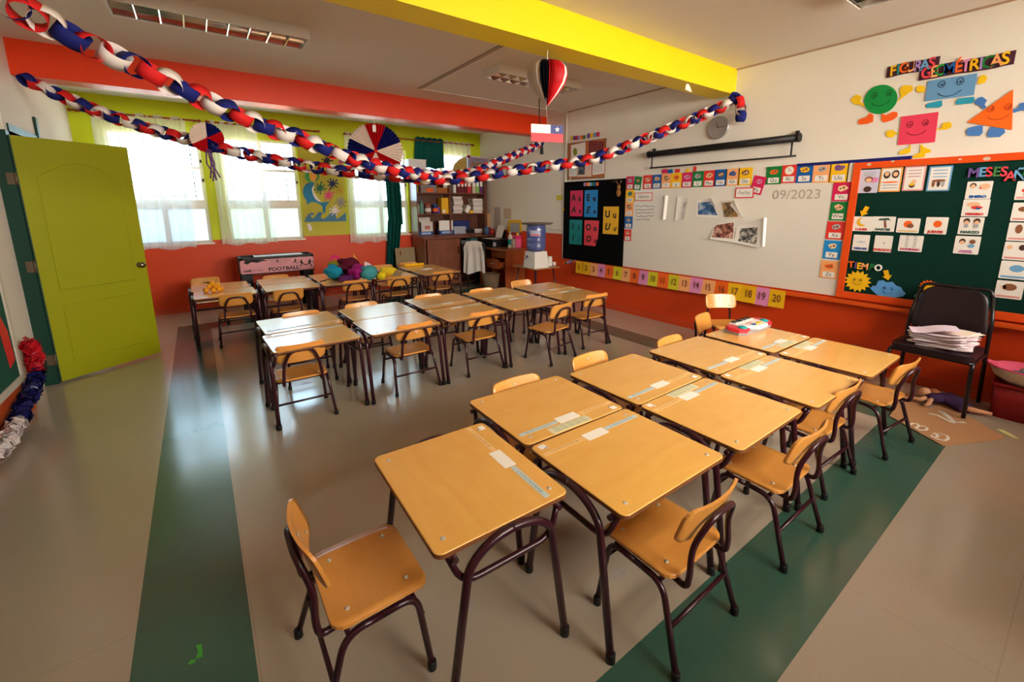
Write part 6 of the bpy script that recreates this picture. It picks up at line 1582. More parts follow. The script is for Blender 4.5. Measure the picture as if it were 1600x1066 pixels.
bx('black_case', CS(600, 175), CS(690, 220), Z1, M_dark, 'flat black case between two paper piles, lowest shelf', 'case')
# on top of the bookshelf
ZT = 2.1305
bx('plastic_tub', (638.5, 248), (666, 268), ZT, mat('white_tub', (226, 226, 228), 0.4), 'white plastic tub on the bookshelf, below the green curtain', 'tub', y=7.38, depth=0.2, parts=[('rim', -0.02, 1.02, 0.88, 1.0, M_paper)])
p = py(706, 262, 7.36)
mm = MB(); mm.prism([(0, 0), (0.30, 0), (0.30, 0.26), (0.16, 0.22), (0.04, 0.12)], -0.012, 0.012); o = mm.build('gold_cutout', mat('gold_board', (190, 160, 84), 0.6, var=0.35, scale=16), None, (3.97, 7.37, ZT)); o.rotation_euler = (radians(90), 0, 0); tag(o, 'gold painted board cut-out on top of the bookshelf', 'cut-out')
o = bx('storage_tub', (731, 244), (771, 268), ZT, mat_thin('violet_clear', (190, 172, 196), 0.35, 0.25, gloss=0.1), 'clear violet storage tub on top of the bookshelf', 'tub', y=7.36, depth=0.24, parts=[('contents', 0.1, 0.9, 0.05, 0.6, mat('tub_stuff', (150, 116, 96), 0.8, var=0.4, scale=20)), ('latch', -0.03, 0.10, 0.9, 1.06, C_PINK), ('lid', -0.01, 1.01, 0.93, 1.02, mat('tub_lid', (206, 196, 210), 0.5))])
# right of the bookshelf
bottle('bottle', CS(800, 0)[0], CS(0, 140)[1], 5.2, 0.9355, mat('bottle_blue', (60, 96, 140), 0.4), 'blue bottle on the counter right of the bookshelf', y=7.20)
bottle('bottle', CS(830, 0)[0], CS(0, 150)[1], 4.5, 0.9355, mat('bottle_wine', (110, 30, 60), 0.4), 'wine red bottle on the counter right of the bookshelf', y=7.18)
bottle('bottle', CS(855, 0)[0], CS(0, 170)[1], 3.5, 0.9355, C_RED, 'bright red bottle, last on the counter', y=7.12)
bx('tan_box', CS(797, 22), CS(845, 150), 0.9355, mat('tan_print', (176, 130, 84), 0.6, var=0.3, scale=14), 'tall tan printed box against the right wall', 'box', y=7.34, depth=0.1)

# ------------------------------------------------------------------ teacher's desk corner
M_td = mat_wood('teacher_desk_wood', (128, 66, 32), (158, 88, 46), 0.35, 0.8, 'y', 0.2)
M_tds = mat_wood('teacher_desk_side', (134, 62, 22), (164, 82, 34), 0.35, 0.8, 'z', 0.2)
TX0, TX1, TY0, TY1, TZ = 4.30, 4.735, 6.15, 7.02, 0.735
root = empty('teacher_desk', ((TX0 + TX1) / 2, (TY0 + TY1) / 2, 0)); tcx, tcy = (TX0 + TX1) / 2, (TY0 + TY1) / 2
TS = lambda a, b: ((a[0] - tcx, a[1] - tcy, a[2]), (b[0] - tcx, b[1] - tcy, b[2]))
tp = lambda nm, a, b, m_, r_=None: part(nm, a, b, m_, r_ or root, TS)
mm = MB(); mm.prism([(4.19 - tcx, TY1 - tcy), (4.19 - tcx, 6.22 - tcy), (4.22 - tcx, 6.15 - tcy), (4.28 - tcx, 6.11 - tcy), (TX1 - tcx, 6.11 - tcy), (TX1 - tcx, TY1 - tcy)], TZ - 0.022, TZ, 0.003); mm.build('desktop', M_td, root)
tp('side_panel', (TX0, TY0, 0), (TX1, TY0 + 0.02, TZ - 0.022), M_tds); tp('side_panel', (TX0 + 0.02, 6.60, 0.28), (TX1, 6.615, TZ - 0.022), M_tds); tp('side_panel', (TX0, TY1 - 0.02, 0), (TX1, TY1, TZ - 0.022), M_tds)
tp('drawer_case', (TX0 + 0.03, TY0 + 0.02, 0.36), (TX0 + 0.42, 6.60, 0.375), M_tds)
d1 = tp('drawer', (TX0, TY0 + 0.025, 0.575), (TX0 + 0.02, 6.595, 0.705), M_tds)
d2 = tp('drawer', (TX0 - 0.13, TY0 + 0.025, 0.395), (TX0 - 0.112, 6.595, 0.555), M_tds)
tp('drawer_side', (TX0 - 0.112, TY0 + 0.05, 0.41), (TX0 + 0.2, TY0 + 0.06, 0.51), M_tds, d2); tp('drawer_side', (TX0 - 0.112, 6.56, 0.41), (TX0 + 0.2, 6.57, 0.51), M_tds, d2); tp('drawer_bottom', (TX0 - 0.112, TY0 + 0.06, 0.41), (TX0 + 0.2, 6.56, 0.416), M_tds, d2)
for d_, xf, z_ in ((d1, TX0, 0.645), (d2, TX0 - 0.13, 0.48)):
    mm = MB(); mm.tube(fillet([(xf - tcx, 6.33 - tcy, z_), (xf - 0.02 - tcx, 6.33 - tcy, z_), (xf - 0.02 - tcx, 6.42 - tcy, z_), (xf - tcx, 6.42 - tcy, z_)], 0.01, 3), 0.006, 6); mm.build('handle', M_steel, d_)
tag(root, 'brown teacher desk with one drawer pulled open, under the printer', 'teacher desk')
root = empty('printer', (4.52, 6.80, TZ)); 
mm = MB(); mm.prism(rrect(0.38, 0.42, 0.03, 4), 0, 0.14, 0.01); mm.build('body', mat('printer_black', (16, 16, 18), 0.4), root)
mm = MB(); mm.span((-0.19, -0.2, 0.1405), (0.10, 0.2, 0.146)); mm.build('scan_lid', mat('printer_grey', (60, 60, 64), 0.4), root)
mm = MB(); mm.box((0.14, 0.0, 0.21), (0.012, 0.30, 0.15), Matrix.Rotation(radians(15), 3, 'Y')); mm.build('paper_support', mat('printer_black2', (24, 24, 26), 0.4), root)
mm = MB(); mm.span((-0.185, -0.2105, 0.02), (-0.12, -0.208, 0.09)); mm.build('ink_window', C_GREY, root)
tag(root, 'black printer on the teacher desk', 'printer')
mm = MB(); mm.box((0, 0, 0.12), (0.004, 0.22, 0.24), Matrix.Rotation(radians(18), 3, 'Y')); o = mm.build('paper_sheet', M_paper, None, (4.635, 6.80, TZ + 0.15)); tag(o, 'white sheet standing in the printer feeder', 'paper')
mm = MB(); mm.span((-0.12, -0.16, 0), (0.10, 0.14, 0.003)); o = mm.build('paper_sheet', M_paper, None, (4.45, 6.82, TZ + 0.1465)); tag(o, 'white sheet lying on the printer lid', 'paper')
bottle('bottle', CD(405, 0)[0], CD(0, 445)[1], 5.8, TZ, mat('white_bottle', (226, 220, 206), 0.4), 'white squeeze bottle standing before the pink box', y=6.35, neck=0.35, label=C_TEAL)
bottle('jar', CD(440, 0)[0], CD(0, 520)[1], 6.0, TZ, mat('clear_cup', (176, 158, 140), 0.3), 'small clear cup beside the white bottle on the teacher desk', 'cup', y=6.30, neck=0.9)
o = bx('pink_box', CD(468, 485), CD(570, 615), TZ, mat('pink_carton', (226, 96, 150), 0.55), 'pink box on the teacher desk behind the water bottle', 'box', y=6.30, depth=0.22, parts=[('lid', -0.03, 1.03, 0.70, 1.0, mat('pink_lid', (214, 40, 120), 0.5)), ('bottle_top', 0.1, 0.3, 1.0, 1.22, C_YEL), ('bottle_top', 0.5, 0.62, 1.0, 1.28, M_maroon), ('bottle_top', 0.3, 0.42, 1.0, 1.2, C_TEAL)])
t = WallThing(CS(1075, 145), 0.003)
t.poly('wall_calendar', [CS(1012, 95), CS(1035, 85), CS(1130, 85), CS(1142, 100), CS(1140, 205), CS(1005, 205)], C_YEL, 0, 0.006); t.poly('calendar_page', [CS(1030, 112), CS(1122, 112), CS(1122, 205), CS(1028, 205)], C_GREY, 0.006, 0.007); t.tag('yellow bordered calendar on the right wall above the teacher desk', 'calendar')
t = WallThing(CD(372, 240), 0.002); t.rect('wall_paper', CD(335, 182), CD(418, 300), mat('beige_notice', (206, 184, 160), 0.8), 0, 0.001); t.tag('beige notice taped to the wall above the printer', 'notice')
t = WallThing(CD(262, 300), 0.002); t.rect('wall_paper', CD(230, 170), CD(300, 470), mat('grey_notice', (188, 176, 170), 0.8, var=0.15, scale=18), 0, 0.001); t.tag('long pale grey poster taped beside the bookshelf', 'poster')
t = WallThing(CD(950, 65), 0.002); t.rect('sticky_note', CD(920, 38), CD(982, 92), C_YGRN, 0, 0.001); t.tag('lime green sticky note on the wall left of the black felt', 'sticky note')
t = WallThing(CD(996, 198), 0.02); t.poly('push_pin', [CD(986 + 11 * (1 + cos(2 * pi * k_ / 10)), 198 + 18 * sin(2 * pi * k_ / 10)) for k_ in range(10)], C_YEL, 0, 0.006); t.tag('round yellow magnet on the left edge of the black felt', 'magnet')
t = WallThing(CD(900, 410), 0.0); p, q = rw(*CD(800, 402)), rw(*CD(992, 415))
mm = MB(); mm.span((RX - 0.02, q.y, p.z - 0.012), (RX, p.y, p.z)); struct(mm.build('trim_11', M_trunk))

# chair with the white coat
root = empty('teacher_chair', (4.20, 6.81, 0))
M_cblack = mat('office_black', (24, 22, 24), 0.6)
for x_, y_ in ((-0.20, -0.18), (0.10, -0.18), (-0.20, 0.18), (0.10, 0.18)):
    mm = MB(); mm.tube([(x_, y_, 0.0), (x_ * 0.9, y_ * 0.9, 0.42)], 0.012, 7); mm.build('leg', M_cblack, root)
mm = MB(); mm.prism(rrect(0.34, 0.40, 0.05, 4, -0.04, 0), 0.42, 0.47, 0.01); mm.build('seat', M_cblack, root)
mm = MB(); mm.panel(0.40, 0.36, 0.08, 0.03, lambda a, b, c: (-0.2 - c - 0.05 * b, a, 0.66 + b), 8, 6); mm.build('backrest', M_cblack, root)
root.rotation_euler = (0, 0, 0.55)
tag(root, 'dark teacher chair hidden under a white coat', 'chair')
mm = MB()
def P(u, v):
    a_ = (u - 0.5) * 2; w_ = 0.19 + 0.04 * v - 0.035 * (1 - min(1, v * 5)) ; 
    return (-0.262 - 0.03 * sin(pi * min(1, v * 3)) - 0.02 * sin(9 * u + 1) * v - 0.02 * sin(19 * u) * v, a_ * w_, 0.872 - 0.025 * (a_ ** 2) * (1 - v) - 0.58 * v + 0.03 * sin(6 * u) * v)
mm.grid(P, 40, 16)
mm.grid(lambda u, v: (-0.262 + (0.10) * v, (u - 0.5) * 2 * (0.155 + 0.03 * v), 0.872 - 0.025 * ((u - 0.5) * 2) ** 2 - 0.25 * v * v + 0.012 * sin(pi * v)), 16, 6)
o = mm.build('white_coat', mat('coat_white', (216, 210, 206), 0.85), None, (4.20, 6.81, 0)); o.rotation_euler = (0, 0, 0.55)
tag(o, 'white coat draped over the teacher chair back', 'coat')
root = empty('waste_basket', (4.42, 6.88, 0)); 
root.location = (4.12, 6.34, 0)
mm = MB(); mm.lathe([(0.11, 0), (0.14, 0.16), (0.155, 0.30), (0.148, 0.30), (0.132, 0.16), (0.10, 0.012)], 20); mm.build('basket', mat('wicker', (120, 96, 76), 0.8, var=0.3, scale=50, stretch=(1, 1, 6)), root)
mm = MB(); mm.tube([(0.152 * cos(2 * pi * k_ / 20), 0.152 * sin(2 * pi * k_ / 20), 0.30) for k_ in range(20)], 0.008, 6, True); mm.build('rim', MATS['wicker'], root)
tag(root, 'brown waste basket in the shade below the open drawer', 'waste basket')
# plain cabinets contents right of the door: glass jars on the inner shelf
bx('clear_box', CS(560, 285), CS(625, 405), 0.569, mat('grey_clear', (120, 120, 124), 0.4), 'grey plastic box on the open shelf behind the coat', 'box', y=7.16, depth=0.2)
bx('teal_box', CS(650, 262), CS(715, 300), 0.569, mat('teal_box', (70, 128, 130), 0.5), 'teal box on the open shelf under the counter', 'box', y=7.16, depth=0.2)

# ------------------------------------------------------------------ water dispenser on its little desk
root = empty('small_table', (4.265, 5.265, 0))
mm = MB(); mm.prism(rrect(0.50, 0.60, 0.02, 4), DH - 0.018, DH, 0.002); mm.build('table_top', mat_wood('small_table_wood', (140, 92, 48), (168, 116, 64), 0.4, 1.0, 'y', 0.2), root)
for sx_ in (-1, 1):
    for sy_ in (-1, 1):
        mm = MB(); mm.tube([(sx_ * 0.225, sy_ * 0.285, 0.0), (sx_ * 0.18, sy_ * 0.20, DH - 0.018)], 0.011, 8); mm.build('leg', M_tube, root)
tag(root, 'small brown table carrying the water dispenser', 'table')
root = empty('water_dispenser', (4.165, 5.135, DH + 0.0005))
M_wht = mat('dispenser_white', (226, 222, 216), 0.35, 0.5)
mm = MB(); mm.box((0, 0, 0.125), (0.28, 0.28, 0.25), taper=0.84); mm.build('base', M_wht, root)
mm = MB(); mm.tube([(-0.128, 0.03, 0.165), (-0.165, 0.03, 0.165), (-0.170, 0.03, 0.135)], 0.008, 7); mm.span((-0.158, 0.018, 0.165), (-0.148, 0.042, 0.192)); mm.build('tap', mat('tap_navy', (24, 34, 90), 0.4), root)
tag(root, 'white water dispenser base on the small desk', 'water dispenser')
root = empty('water_bottle', (4.165, 5.135, DH + 0.2515))
mm = MB(); mm.lathe([(0.10, 0), (0.138, 0.02), (0.146, 0.05), (0.146, 0.12), (0.140, 0.128), (0.146, 0.136), (0.146, 0.20), (0.140, 0.208), (0.146, 0.216), (0.146, 0.34), (0.138, 0.365), (0.143, 0.375), (0.14, 0.392), (0.11, 0.398)], 28)
mm.build('jug', mat('jug_blue', (98, 110, 172), 0.12, 0.5, trans=0.35), root)
mm = MB(); mm.grid(lambda u, v: (0.1475 * cos(-2.9 + 1.1 * u), 0.1475 * sin(-2.9 + 1.1 * u), 0.235 + 0.085 * v), 8, 1); lb = mm.build('label', mat('jug_label', (176, 182, 206), 0.5), root)
mm = MB(); mm.grid(lambda u, v: (0.148 * cos(-2.85 + 0.95 * u), 0.148 * sin(-2.85 + 0.95 * u), 0.245 + 0.018 * v), 8, 1); mm.build('label_stripe', C_ROSE, lb)
tag(root, 'blue water bottle upside down on the dispenser', 'water bottle')
mm = MB(); mm.lathe([(0.0, 0.0), (0.22, 0.004), (0.25, 0.022), (0.246, 0.026), (0.21, 0.01), (0.0, 0.006)], 28, cap0=False, cap1=False); o = mm.build('tray', mat('grey_tray', (112, 98, 88), 0.5), None, (4.20, 5.16, DH + 0.2515 + 0.399)); tag(o, 'flat grey brown tray lying on top of the water bottle', 'tray')
mm = MB(); mm.prism(rrect(0.08, 0.08, 0.012, 3), 0, 0.15, 0.004); o = mm.build('cup_box', M_wht, None, (4.43, 5.14, DH + 0.0005)); tag(o, 'small white box right of the water dispenser', 'box')
mm = MB(); mm.lathe([(0.022, 0), (0.03, 0.06), (0.027, 0.06), (0.02, 0.004)], 14); o = mm.build('cup', M_wht, None, (4.49, 5.08, DH + 0.0005)); tag(o, 'tiny white cup at the right of the dispenser desk', 'cup')
mm = MB(); mm.prism(rrect(0.3, 0.26, 0.01, 2), 0, 0.10, 0.004); o = mm.build('white_carton', M_wht, None, (4.33, 5.30, 0.0)); tag(o, 'white carton on the floor under the dispenser desk', 'carton')
# cardboard leaning by the cabinet
mm = MB(); mm.box((0, 0, 0.375), (0.37, 0.008, 0.75)); mm.m(1).box((-0.09, -0.0045, 0.66), (0.02, 0.002, 0.08)); o = mm.build('cardboard_sheet', [mat('grey_card', (150, 132, 100), 0.85), M_maroon], None, (3.0, 7.40, 0.0)); o.rotation_euler = (-0.10, 0, 0)
tag(o, 'greyish cardboard sheet leaning by the cabinet below the green curtain', 'cardboard')

# ------------------------------------------------------------------ craft heap on the desks along the windows
def crumple(p, r, m_, name, lab, cat, seed, sq=(1, 1, 0.85), amp=0.18, ridges=0, ring=None):
    rnd = random.Random(seed); mm = MB(); n, mrows = 28, 16
    ph = [(rnd.uniform(2, 6), rnd.uniform(2, 6), rnd.uniform(2, 6), rnd.uniform(0, 6)) for _ in range(5)]
    rows = []
    for j in range(mrows + 1):
        th = pi * j / mrows; row = []
        for k_ in range(n):
            f = 2 * pi * k_ / n; d = Vector((sin(th) * cos(f), sin(th) * sin(f), -cos(th)))
            s_ = 1 + amp * sum(sin(a * d.x + b * d.y + c * d.z + e) for a, b, c, e in ph) / 3
            if ridges: s_ += 0.06 * sin(ridges * th + 2.5 * f)
            row.append(Vector((d.x * sq[0], d.y * sq[1], d.z * sq[2])) * r * s_)
        rows.append(row)
    zmin = min(v.z for row in rows for v in row)
    mm.rings([[tuple(v - Vector((0, 0, zmin))) for v in row] for row in rows], True, False, False)
    return tag(mm.build(name, m_, None, p), lab, cat)
ZD = DH + 0.0015
tl = lambda rgb, nm: mat(nm, rgb, 0.8, 0.2, var=0.3, scale=30)
crumple((1.36, 5.84, ZD), 0.105, tl((24, 140, 176), 'yarn_turquoise'), 'yarn_ball', 'turquoise yarn ball at the left of the craft heap', 'yarn', 1, ridges=9)
crumple((1.57, 5.90, ZD), 0.115, tl((96, 16, 44), 'tissue_wine'), 'tissue_bundle', 'wine red tissue bundle in the middle of the craft heap', 'tissue bundle', 2, (1.2, 1, 1.0), 0.3)
crumple((1.60, 5.62, ZD), 0.090, tl((150, 24, 110), 'tissue_magenta'), 'tissue_bundle', 'magenta tissue bundle beside the pale teal paper rose', 'tissue bundle', 3, (1, 1, 1), 0.3)
crumple((1.72, 5.53, ZD), 0.098, tl((70, 154, 160), 'paper_teal'), 'paper_rose', 'pale teal paper rose at the front of the craft heap', 'paper flower', 4, (1.05, 1, 0.95), 0.12, ridges=14)
crumple((2.03, 5.72, ZD), 0.075, tl((226, 196, 40), 'felt_yellow'), 'felt_roll', 'long yellow felt bundle right of the craft heap', 'felt bundle', 5, (1.5, 0.9, 0.75), 0.2)
crumple((1.86, 5.475, ZD), 0.052, tl((236, 206, 30), 'yarn_yellow'), 'yarn_ball', 'small yellow yarn ball by the desk edge', 'yarn', 6, (1.1, 1, 0.9))
crumple((1.48, 5.99, ZD), 0.09, tl((140, 130, 40), 'tissue_olive'), 'tissue_bundle', 'olive tissue bundle at the back of the craft heap', 'tissue bundle', 7, (1.4, 0.8, 1.2), 0.3)
crumple((1.44, 5.60, ZD), 0.06, tl((84, 30, 90), 'tissue_purple'), 'tissue_bundle', 'low purple tissue bundle in front of the craft heap', 'tissue bundle', 8, (1.6, 0.8, 0.6), 0.3)
crumple((1.88, 5.63, ZD), 0.055, tl((120, 112, 100), 'felt_grey'), 'felt_roll', 'grey felt bundle between teal rose and yellow felt', 'felt bundle', 10, (1.2, 0.8, 0.8), 0.2)
mm = MB(); mm.tube([(0.045 * cos(2 * pi * k_ / 18), 0.0, 0.045 + 0.045 * sin(2 * pi * k_ / 18)) for k_ in range(18)], 0.014, 7, True); o = mm.build('foam_ring', tl((232, 40, 130), 'foam_magenta'), None, (1.43, 6.0, ZD + 0.20)); tag(o, 'bright magenta foam ring on top of the craft heap', 'foam ring')
mm = MB(); mm.grid(lambda u, v: ((u - 0.5) * 0.05 * (1 - v * v), 0.02 * v, 0.16 * v), 4, 6); o = mm.build('paper_leaf', tl((240, 150, 60), 'leaf_orange'), None, (1.70, 5.92, ZD + 0.17)); o.rotation_euler = (0.2, -0.35, 0); tag(o, 'orange paper leaf sticking up from the craft heap', 'paper leaf')
mm = MB(); mm.grid(lambda u, v: ((u - 0.5) * 0.09 * (1 - v * v), 0.03 * v, 0.10 * v), 4, 6); o = mm.build('paper_leaf', tl((238, 200, 210), 'leaf_pink'), None, (1.80, 5.75, ZD + 0.13)); o.rotation_euler = (0.2, -0.6, 0); tag(o, 'pale pink paper petal above the teal paper rose', 'paper petal')
for i, (a, b_, m_, lab) in enumerate((((508, 441), (541, 425), tl((200, 186, 90), 'stick_yellow'), 'pale yellow paper strip lying before the turquoise yarn'), ((500, 440), (530, 433), M_dark, 'black scissors shaped strip lying left of the craft heap'), ((597, 427), (612, 424), tl((150, 200, 160), 'strip_green'), 'pale green paper strip right of the yellow felt'))):
    p, q = pz(*a, ZD + 0.004), pz(*b_, ZD + 0.004); mm = MB(); mm.tube([p, q], 0.0055, 5); tag(mm.build('craft_strip', m_), lab, 'craft strip')
# bunch of yellow fruit
root = empty('fruit_bunch', (0.06, 5.82, DH + 0.001)); rnd = random.Random(2)
M_fruit = mat('fruit_yellow', (236, 160, 16), 0.4, 0.4, var=0.2, scale=20)
for i, (x_, y_, z_) in enumerate(((-0.06, 0, 0.028), (0.0, -0.03, 0.028), (0.055, 0.0, 0.028), (0.0, 0.035, 0.028), (-0.03, 0.005, 0.07), (0.03, 0.0, 0.07), (0.075, 0.03, 0.028), (0.05, 0.02, 0.075), (0.0, 0.0, 0.10), (-0.07, 0.04, 0.028))):
    mm = MB(); ball(mm, (x_, y_, z_), 0.028); mm.build('fruit', M_fruit, root)
for i in range(4):
    mm = MB(); a_ = 2.2 + 0.5 * i; mm.grid(lambda u, v: (0.0 + cos(a_) * 0.10 * v + (u - 0.5) * 0.03 * sin(pi * v), sin(a_) * 0.05 * v, 0.09 + 0.05 * v - 0.02 * v * v), 3, 5); mm.build('leaf', mat('fruit_leaf', (56, 50, 30), 0.7), root)
tag(root, 'bunch of small yellow fruit on the leftmost desk by the windows', 'fruit bunch')
p, q = pz(617, 412, 0.58), pz(648, 411, 0.58)
mm = MB(); mm.tube([(-0.16, 0, 0.02), (0.16, 0, 0.02)], 0.02, 10); o = mm.build('yellow_roll', C_YEL, None, (2.72, 6.42, DH + 0.0005)); tag(o, 'yellow paper roll on the rightmost desk along the windows', 'paper roll')
mm = MB(); mm.prism([(-0.1, -0.05), (0.09, -0.07), (0.1, 0.05), (-0.08, 0.06)], 0, 0.002); o = mm.build('paper_sheet', M_paper, None, (2.72, 5.98, DH + 0.0005)); o.rotation_euler = (0, 0, 0.4); tag(o, 'white paper scrap on the rightmost desk along the windows', 'paper')

# ------------------------------------------------------------------ toy keyboard
root = empty('toy_keyboard', (3.345, 1.525, DH + 0.001), radians(0))
M_kw = mat('keyboard_white', (234, 226, 220), 0.35, 0.5); M_kr = mat('keyboard_red', (220, 36, 56), 0.35, 0.5); M_kt = mat('keyboard_teal', (20, 160, 164), 0.35, 0.5); M_kg = mat('keyboard_grey', (150, 140, 138), 0.5)
mm = MB(); mm.prism([(-0.23, 0.075), (-0.235, -0.04), (-0.19, -0.075), (-0.08, -0.07), (-0.05, -0.085), (0.10, -0.085), (0.13, -0.07), (0.19, -0.075), (0.235, -0.04), (0.23, 0.075)], 0.0, 0.026); mm.build('base', M_kg, root)
mm = MB(); mm.prism([(-0.14, 0.085), (-0.15, -0.02), (-0.07, -0.06), (-0.045, -0.09), (0.10, -0.09), (0.12, -0.06), (0.15, -0.02), (0.14, 0.085)], 0.024, 0.052, 0.006); mm.build('body', M_kw, root)
for s_ in (-1, 1):
    mm = MB(); mm.prism([(s_ * 0.135, 0.08), (s_ * 0.20, 0.08), (s_ * 0.238, 0.04), (s_ * 0.24, -0.045), (s_ * 0.19, -0.08), (s_ * 0.12, -0.065), (s_ * 0.145, -0.02)], 0.022, 0.046, 0.008); mm.build('end_grip', M_kr, root)
    mm = MB(); mm.lathe([(0.034, 0.044), (0.030, 0.054), (0.015, 0.060), (0.0, 0.061)], 18, (s_ * 0.165, -0.03, 0)); mm.build('speaker_dome', M_kt, root)
for k_ in range(13):
    mm = MB(); x_ = -0.126 + 0.021 * k_; mm.span((x_ - 0.0095, 0.035, 0.050), (x_ + 0.0095, 0.082, 0.057)); mm.build('white_key', M_kw, root)
    if k_ % 7 not in (2, 6) and k_ < 12:
        mm = MB(); mm.span((x_ + 0.004, 0.05, 0.056), (x_ + 0.017, 0.084, 0.063)); mm.build('black_key', M_dark, root)
for k_, m_ in enumerate((C_BLUE, C_GOLD, C_GOLD, C_GOLD)):
    mm = MB(); mm.prism(disc(0.013 if k_ else 0.018, 14, -0.03 + 0.035 * k_, -0.045), 0.051, 0.058, 0.002); mm.build('button', m_, root)
mm = MB(); mm.span((-0.06, -0.005, 0.0518), (0.03, 0.004, 0.0526)); mm.build('red_print', M_kr, root)
tag(root, 'white and red toy keyboard on the far corner desk', 'toy keyboard')

# ------------------------------------------------------------------ black chair, papers, bin, cardboard, doll
root = empty('padded_chair', (4.425, 0.645, 0), radians(90 - 2))         # local +y points to -x (the seat front)
M_vin = mat('black_vinyl', (34, 20, 26), 0.38, 0.45, var=0.1, scale=8); M_bt = mat('black_tube', (20, 14, 16), 0.3, 0.5)
mm = MB(); mm.panel(0.45, 0.41, 0.06, 0.045, lambda a, b, c: (a, b, 0.425 + c + 0.006 * (1 - (a / 0.22) ** 2) * (1 - (b / 0.2) ** 2)), 10, 8); mm.build('seat', M_vin, root)
mm = MB(); mm.panel(0.40, 0.36, 0.08, 0.04, lambda a, b, c: (a * (1 - 0.12 * (b / 0.18)), -0.215 - 0.10 * b - 0.02 * (1 - (a / 0.2) ** 2) + c, 0.675 + b), 10, 8); mm.build('backrest', M_vin, root)
for s_ in (-1, 1):
    mm = MB(); mm.tube(fillet([(s_ * 0.235, 0.20, 0.012), (s_ * 0.225, 0.19, 0.40), (s_ * 0.225, -0.18, 0.395)], 0.05, 6), 0.0125, 8); lg = mm.build('leg', M_bt, root)
    mm = MB(); mm.tube([(s_ * 0.235, -0.235, 0.012), (s_ * 0.228, -0.195, 0.40), (s_ * 0.225, -0.20, 0.62), (s_ * 0.20, -0.235, 0.82)], 0.0125, 8); mm.build('leg', M_bt, root)
mm = MB(); mm.tube(fillet([(-0.20, -0.235, 0.80), (-0.185, -0.242, 0.868), (0.185, -0.242, 0.868), (0.20, -0.235, 0.80)], 0.05, 6), 0.0125, 8); mm.build('top_tube', M_bt, root)
mm = MB(); mm.tube([(-0.225, 0.17, 0.395), (0.225, 0.17, 0.395)], 0.0105, 7); mm.build('front_rail', M_bt, root)
tag(root, 'black vinyl adult chair against the orange wall at right', 'chair')
root = empty('paper_pile', (4.40, 0.62, 0.452)); rnd = random.Random(6)
cols_ = [mat('pile_paper_%d' % i, c_, 0.8) for i, c_ in enumerate(((232, 218, 222), (216, 200, 206), (240, 234, 232), (226, 206, 216)))]
for i in range(18):
    mm = MB(); a_ = rnd.uniform(-0.35, 0.25); cu = 0.012 + 0.03 * rnd.random() * (i / 18.0); dx, dy = rnd.uniform(-0.02, 0.02), rnd.uniform(-0.025, 0.025)
    z_ = 0.0045 + 0.0052 * i
    mm.panel(0.30, 0.215, 0.004, 0.0042, lambda a, b, c: (a, b, c + cu * max(0, (-a) / 0.15) ** 2), 8, 3)
    o = mm.build('paper_sheaf', cols_[i % 4], root, (dx, dy, z_)); o.rotation_euler = (0, 0, radians(90) + a_)
mm = MB(); mm.grid(lambda u, v: ((u - 0.5) * 0.26, (v - 0.5) * 0.2, 0.012 * sin(5 * u) + 0.03 * (1 - u) ** 2), 8, 5); o = mm.build('loose_sheet', mat('lilac_sheet', (236, 214, 232), 0.8), root, (-0.02, 0.05, 0.11)); o.rotation_euler = (0, 0, 1.9)
mm = MB(); mm.grid(lambda u, v: ((u - 0.5) * 0.26, (v - 0.5) * 0.18, 0.008 * sin(4 * u + 2 * v) + 0.01), 8, 5); o = mm.build('loose_sheet', mat('cream_sheet', (238, 222, 206), 0.8), root, (0.02, -0.06, 0.105)); o.rotation_euler = (0, 0, 1.4)
tag(root, 'untidy pile of pinkish white papers on the black chair', 'paper pile')
root = empty('red_bin', (4.59, 0.135, 0)); M_bin = mat('bin_red', (150, 14, 22), 0.4, 0.4, var=0.1, scale=6)
mm = MB(); mm.rings([[(x_ * k_, y_ * k_, z_) for x_, y_ in rrect(0.29, 0.40, 0.04, 4)] for k_, z_ in ((0.94, 0), (1.0, 0.245), (0.97, 0.245), (0.92, 0.02))]); mm.build('body', M_bin, root)
mm = MB(); mm.rings([[(x_ * k_, y_ * k_, z_) for x_, y_ in rrect(0.29, 0.40, 0.04, 4)] for k_, z_ in ((1.0, 0.228), (1.045, 0.23), (1.045, 0.252), (1.0, 0.254), (0.97, 0.246))], True, False, False); mm.build('rim', M_bin, root)
tag(root, 'dark red plastic bin in the right corner of the photo', 'bin')
root = empty('fabric_basket', (4.565, 0.155, 0.256))
mm = MB(); mm.lathe([(0.115, 0.0), (0.158, 0.04), (0.174, 0.085), (0.172, 0.100), (0.160, 0.098), (0.140, 0.05), (0.10, 0.02)], 26, cap0=True, cap1=True, sy=1.25); mm.build('shell', mat('basket_cream', (222, 206, 180), 0.8, var=0.1, scale=40), root)
mm = MB(); mm.lathe([(0.1745, 0.098), (0.174, 0.107), (0.164, 0.108), (0.146, 0.072), (0.12, 0.025)], 26, cap0=False, cap1=False, sy=1.25); mm.build('pink_lining', mat('basket_pink', (220, 84, 120), 0.7), root)
mm = MB(); mm.tube(fillet([(0.03, 0.19, 0.10), (-0.02, 0.24, 0.12), (-0.10, 0.21, 0.115), (-0.11, 0.15, 0.105)], 0.05, 6), 0.010, 6); mm.build('handle', MATS['basket_pink'], root)
tag(root, 'cream basket with pink lining standing on the red bin', 'basket')
crumple((4.55, 0.13, 0.30), 0.07, mat('mint_cloth', (190, 210, 186), 0.8), 'cloth', 'pale green cloth lying in the pink lined basket', 'cloth', 12, (1.1, 1.3, 0.6), 0.25)
crumple((4.50, 0.235, 0.315), 0.032, mat('navy_cloth', (70, 74, 96), 0.8), 'cloth', 'small dark blue cloth in the pink lined basket', 'cloth', 13, (1.0, 1.4, 0.6), 0.25)
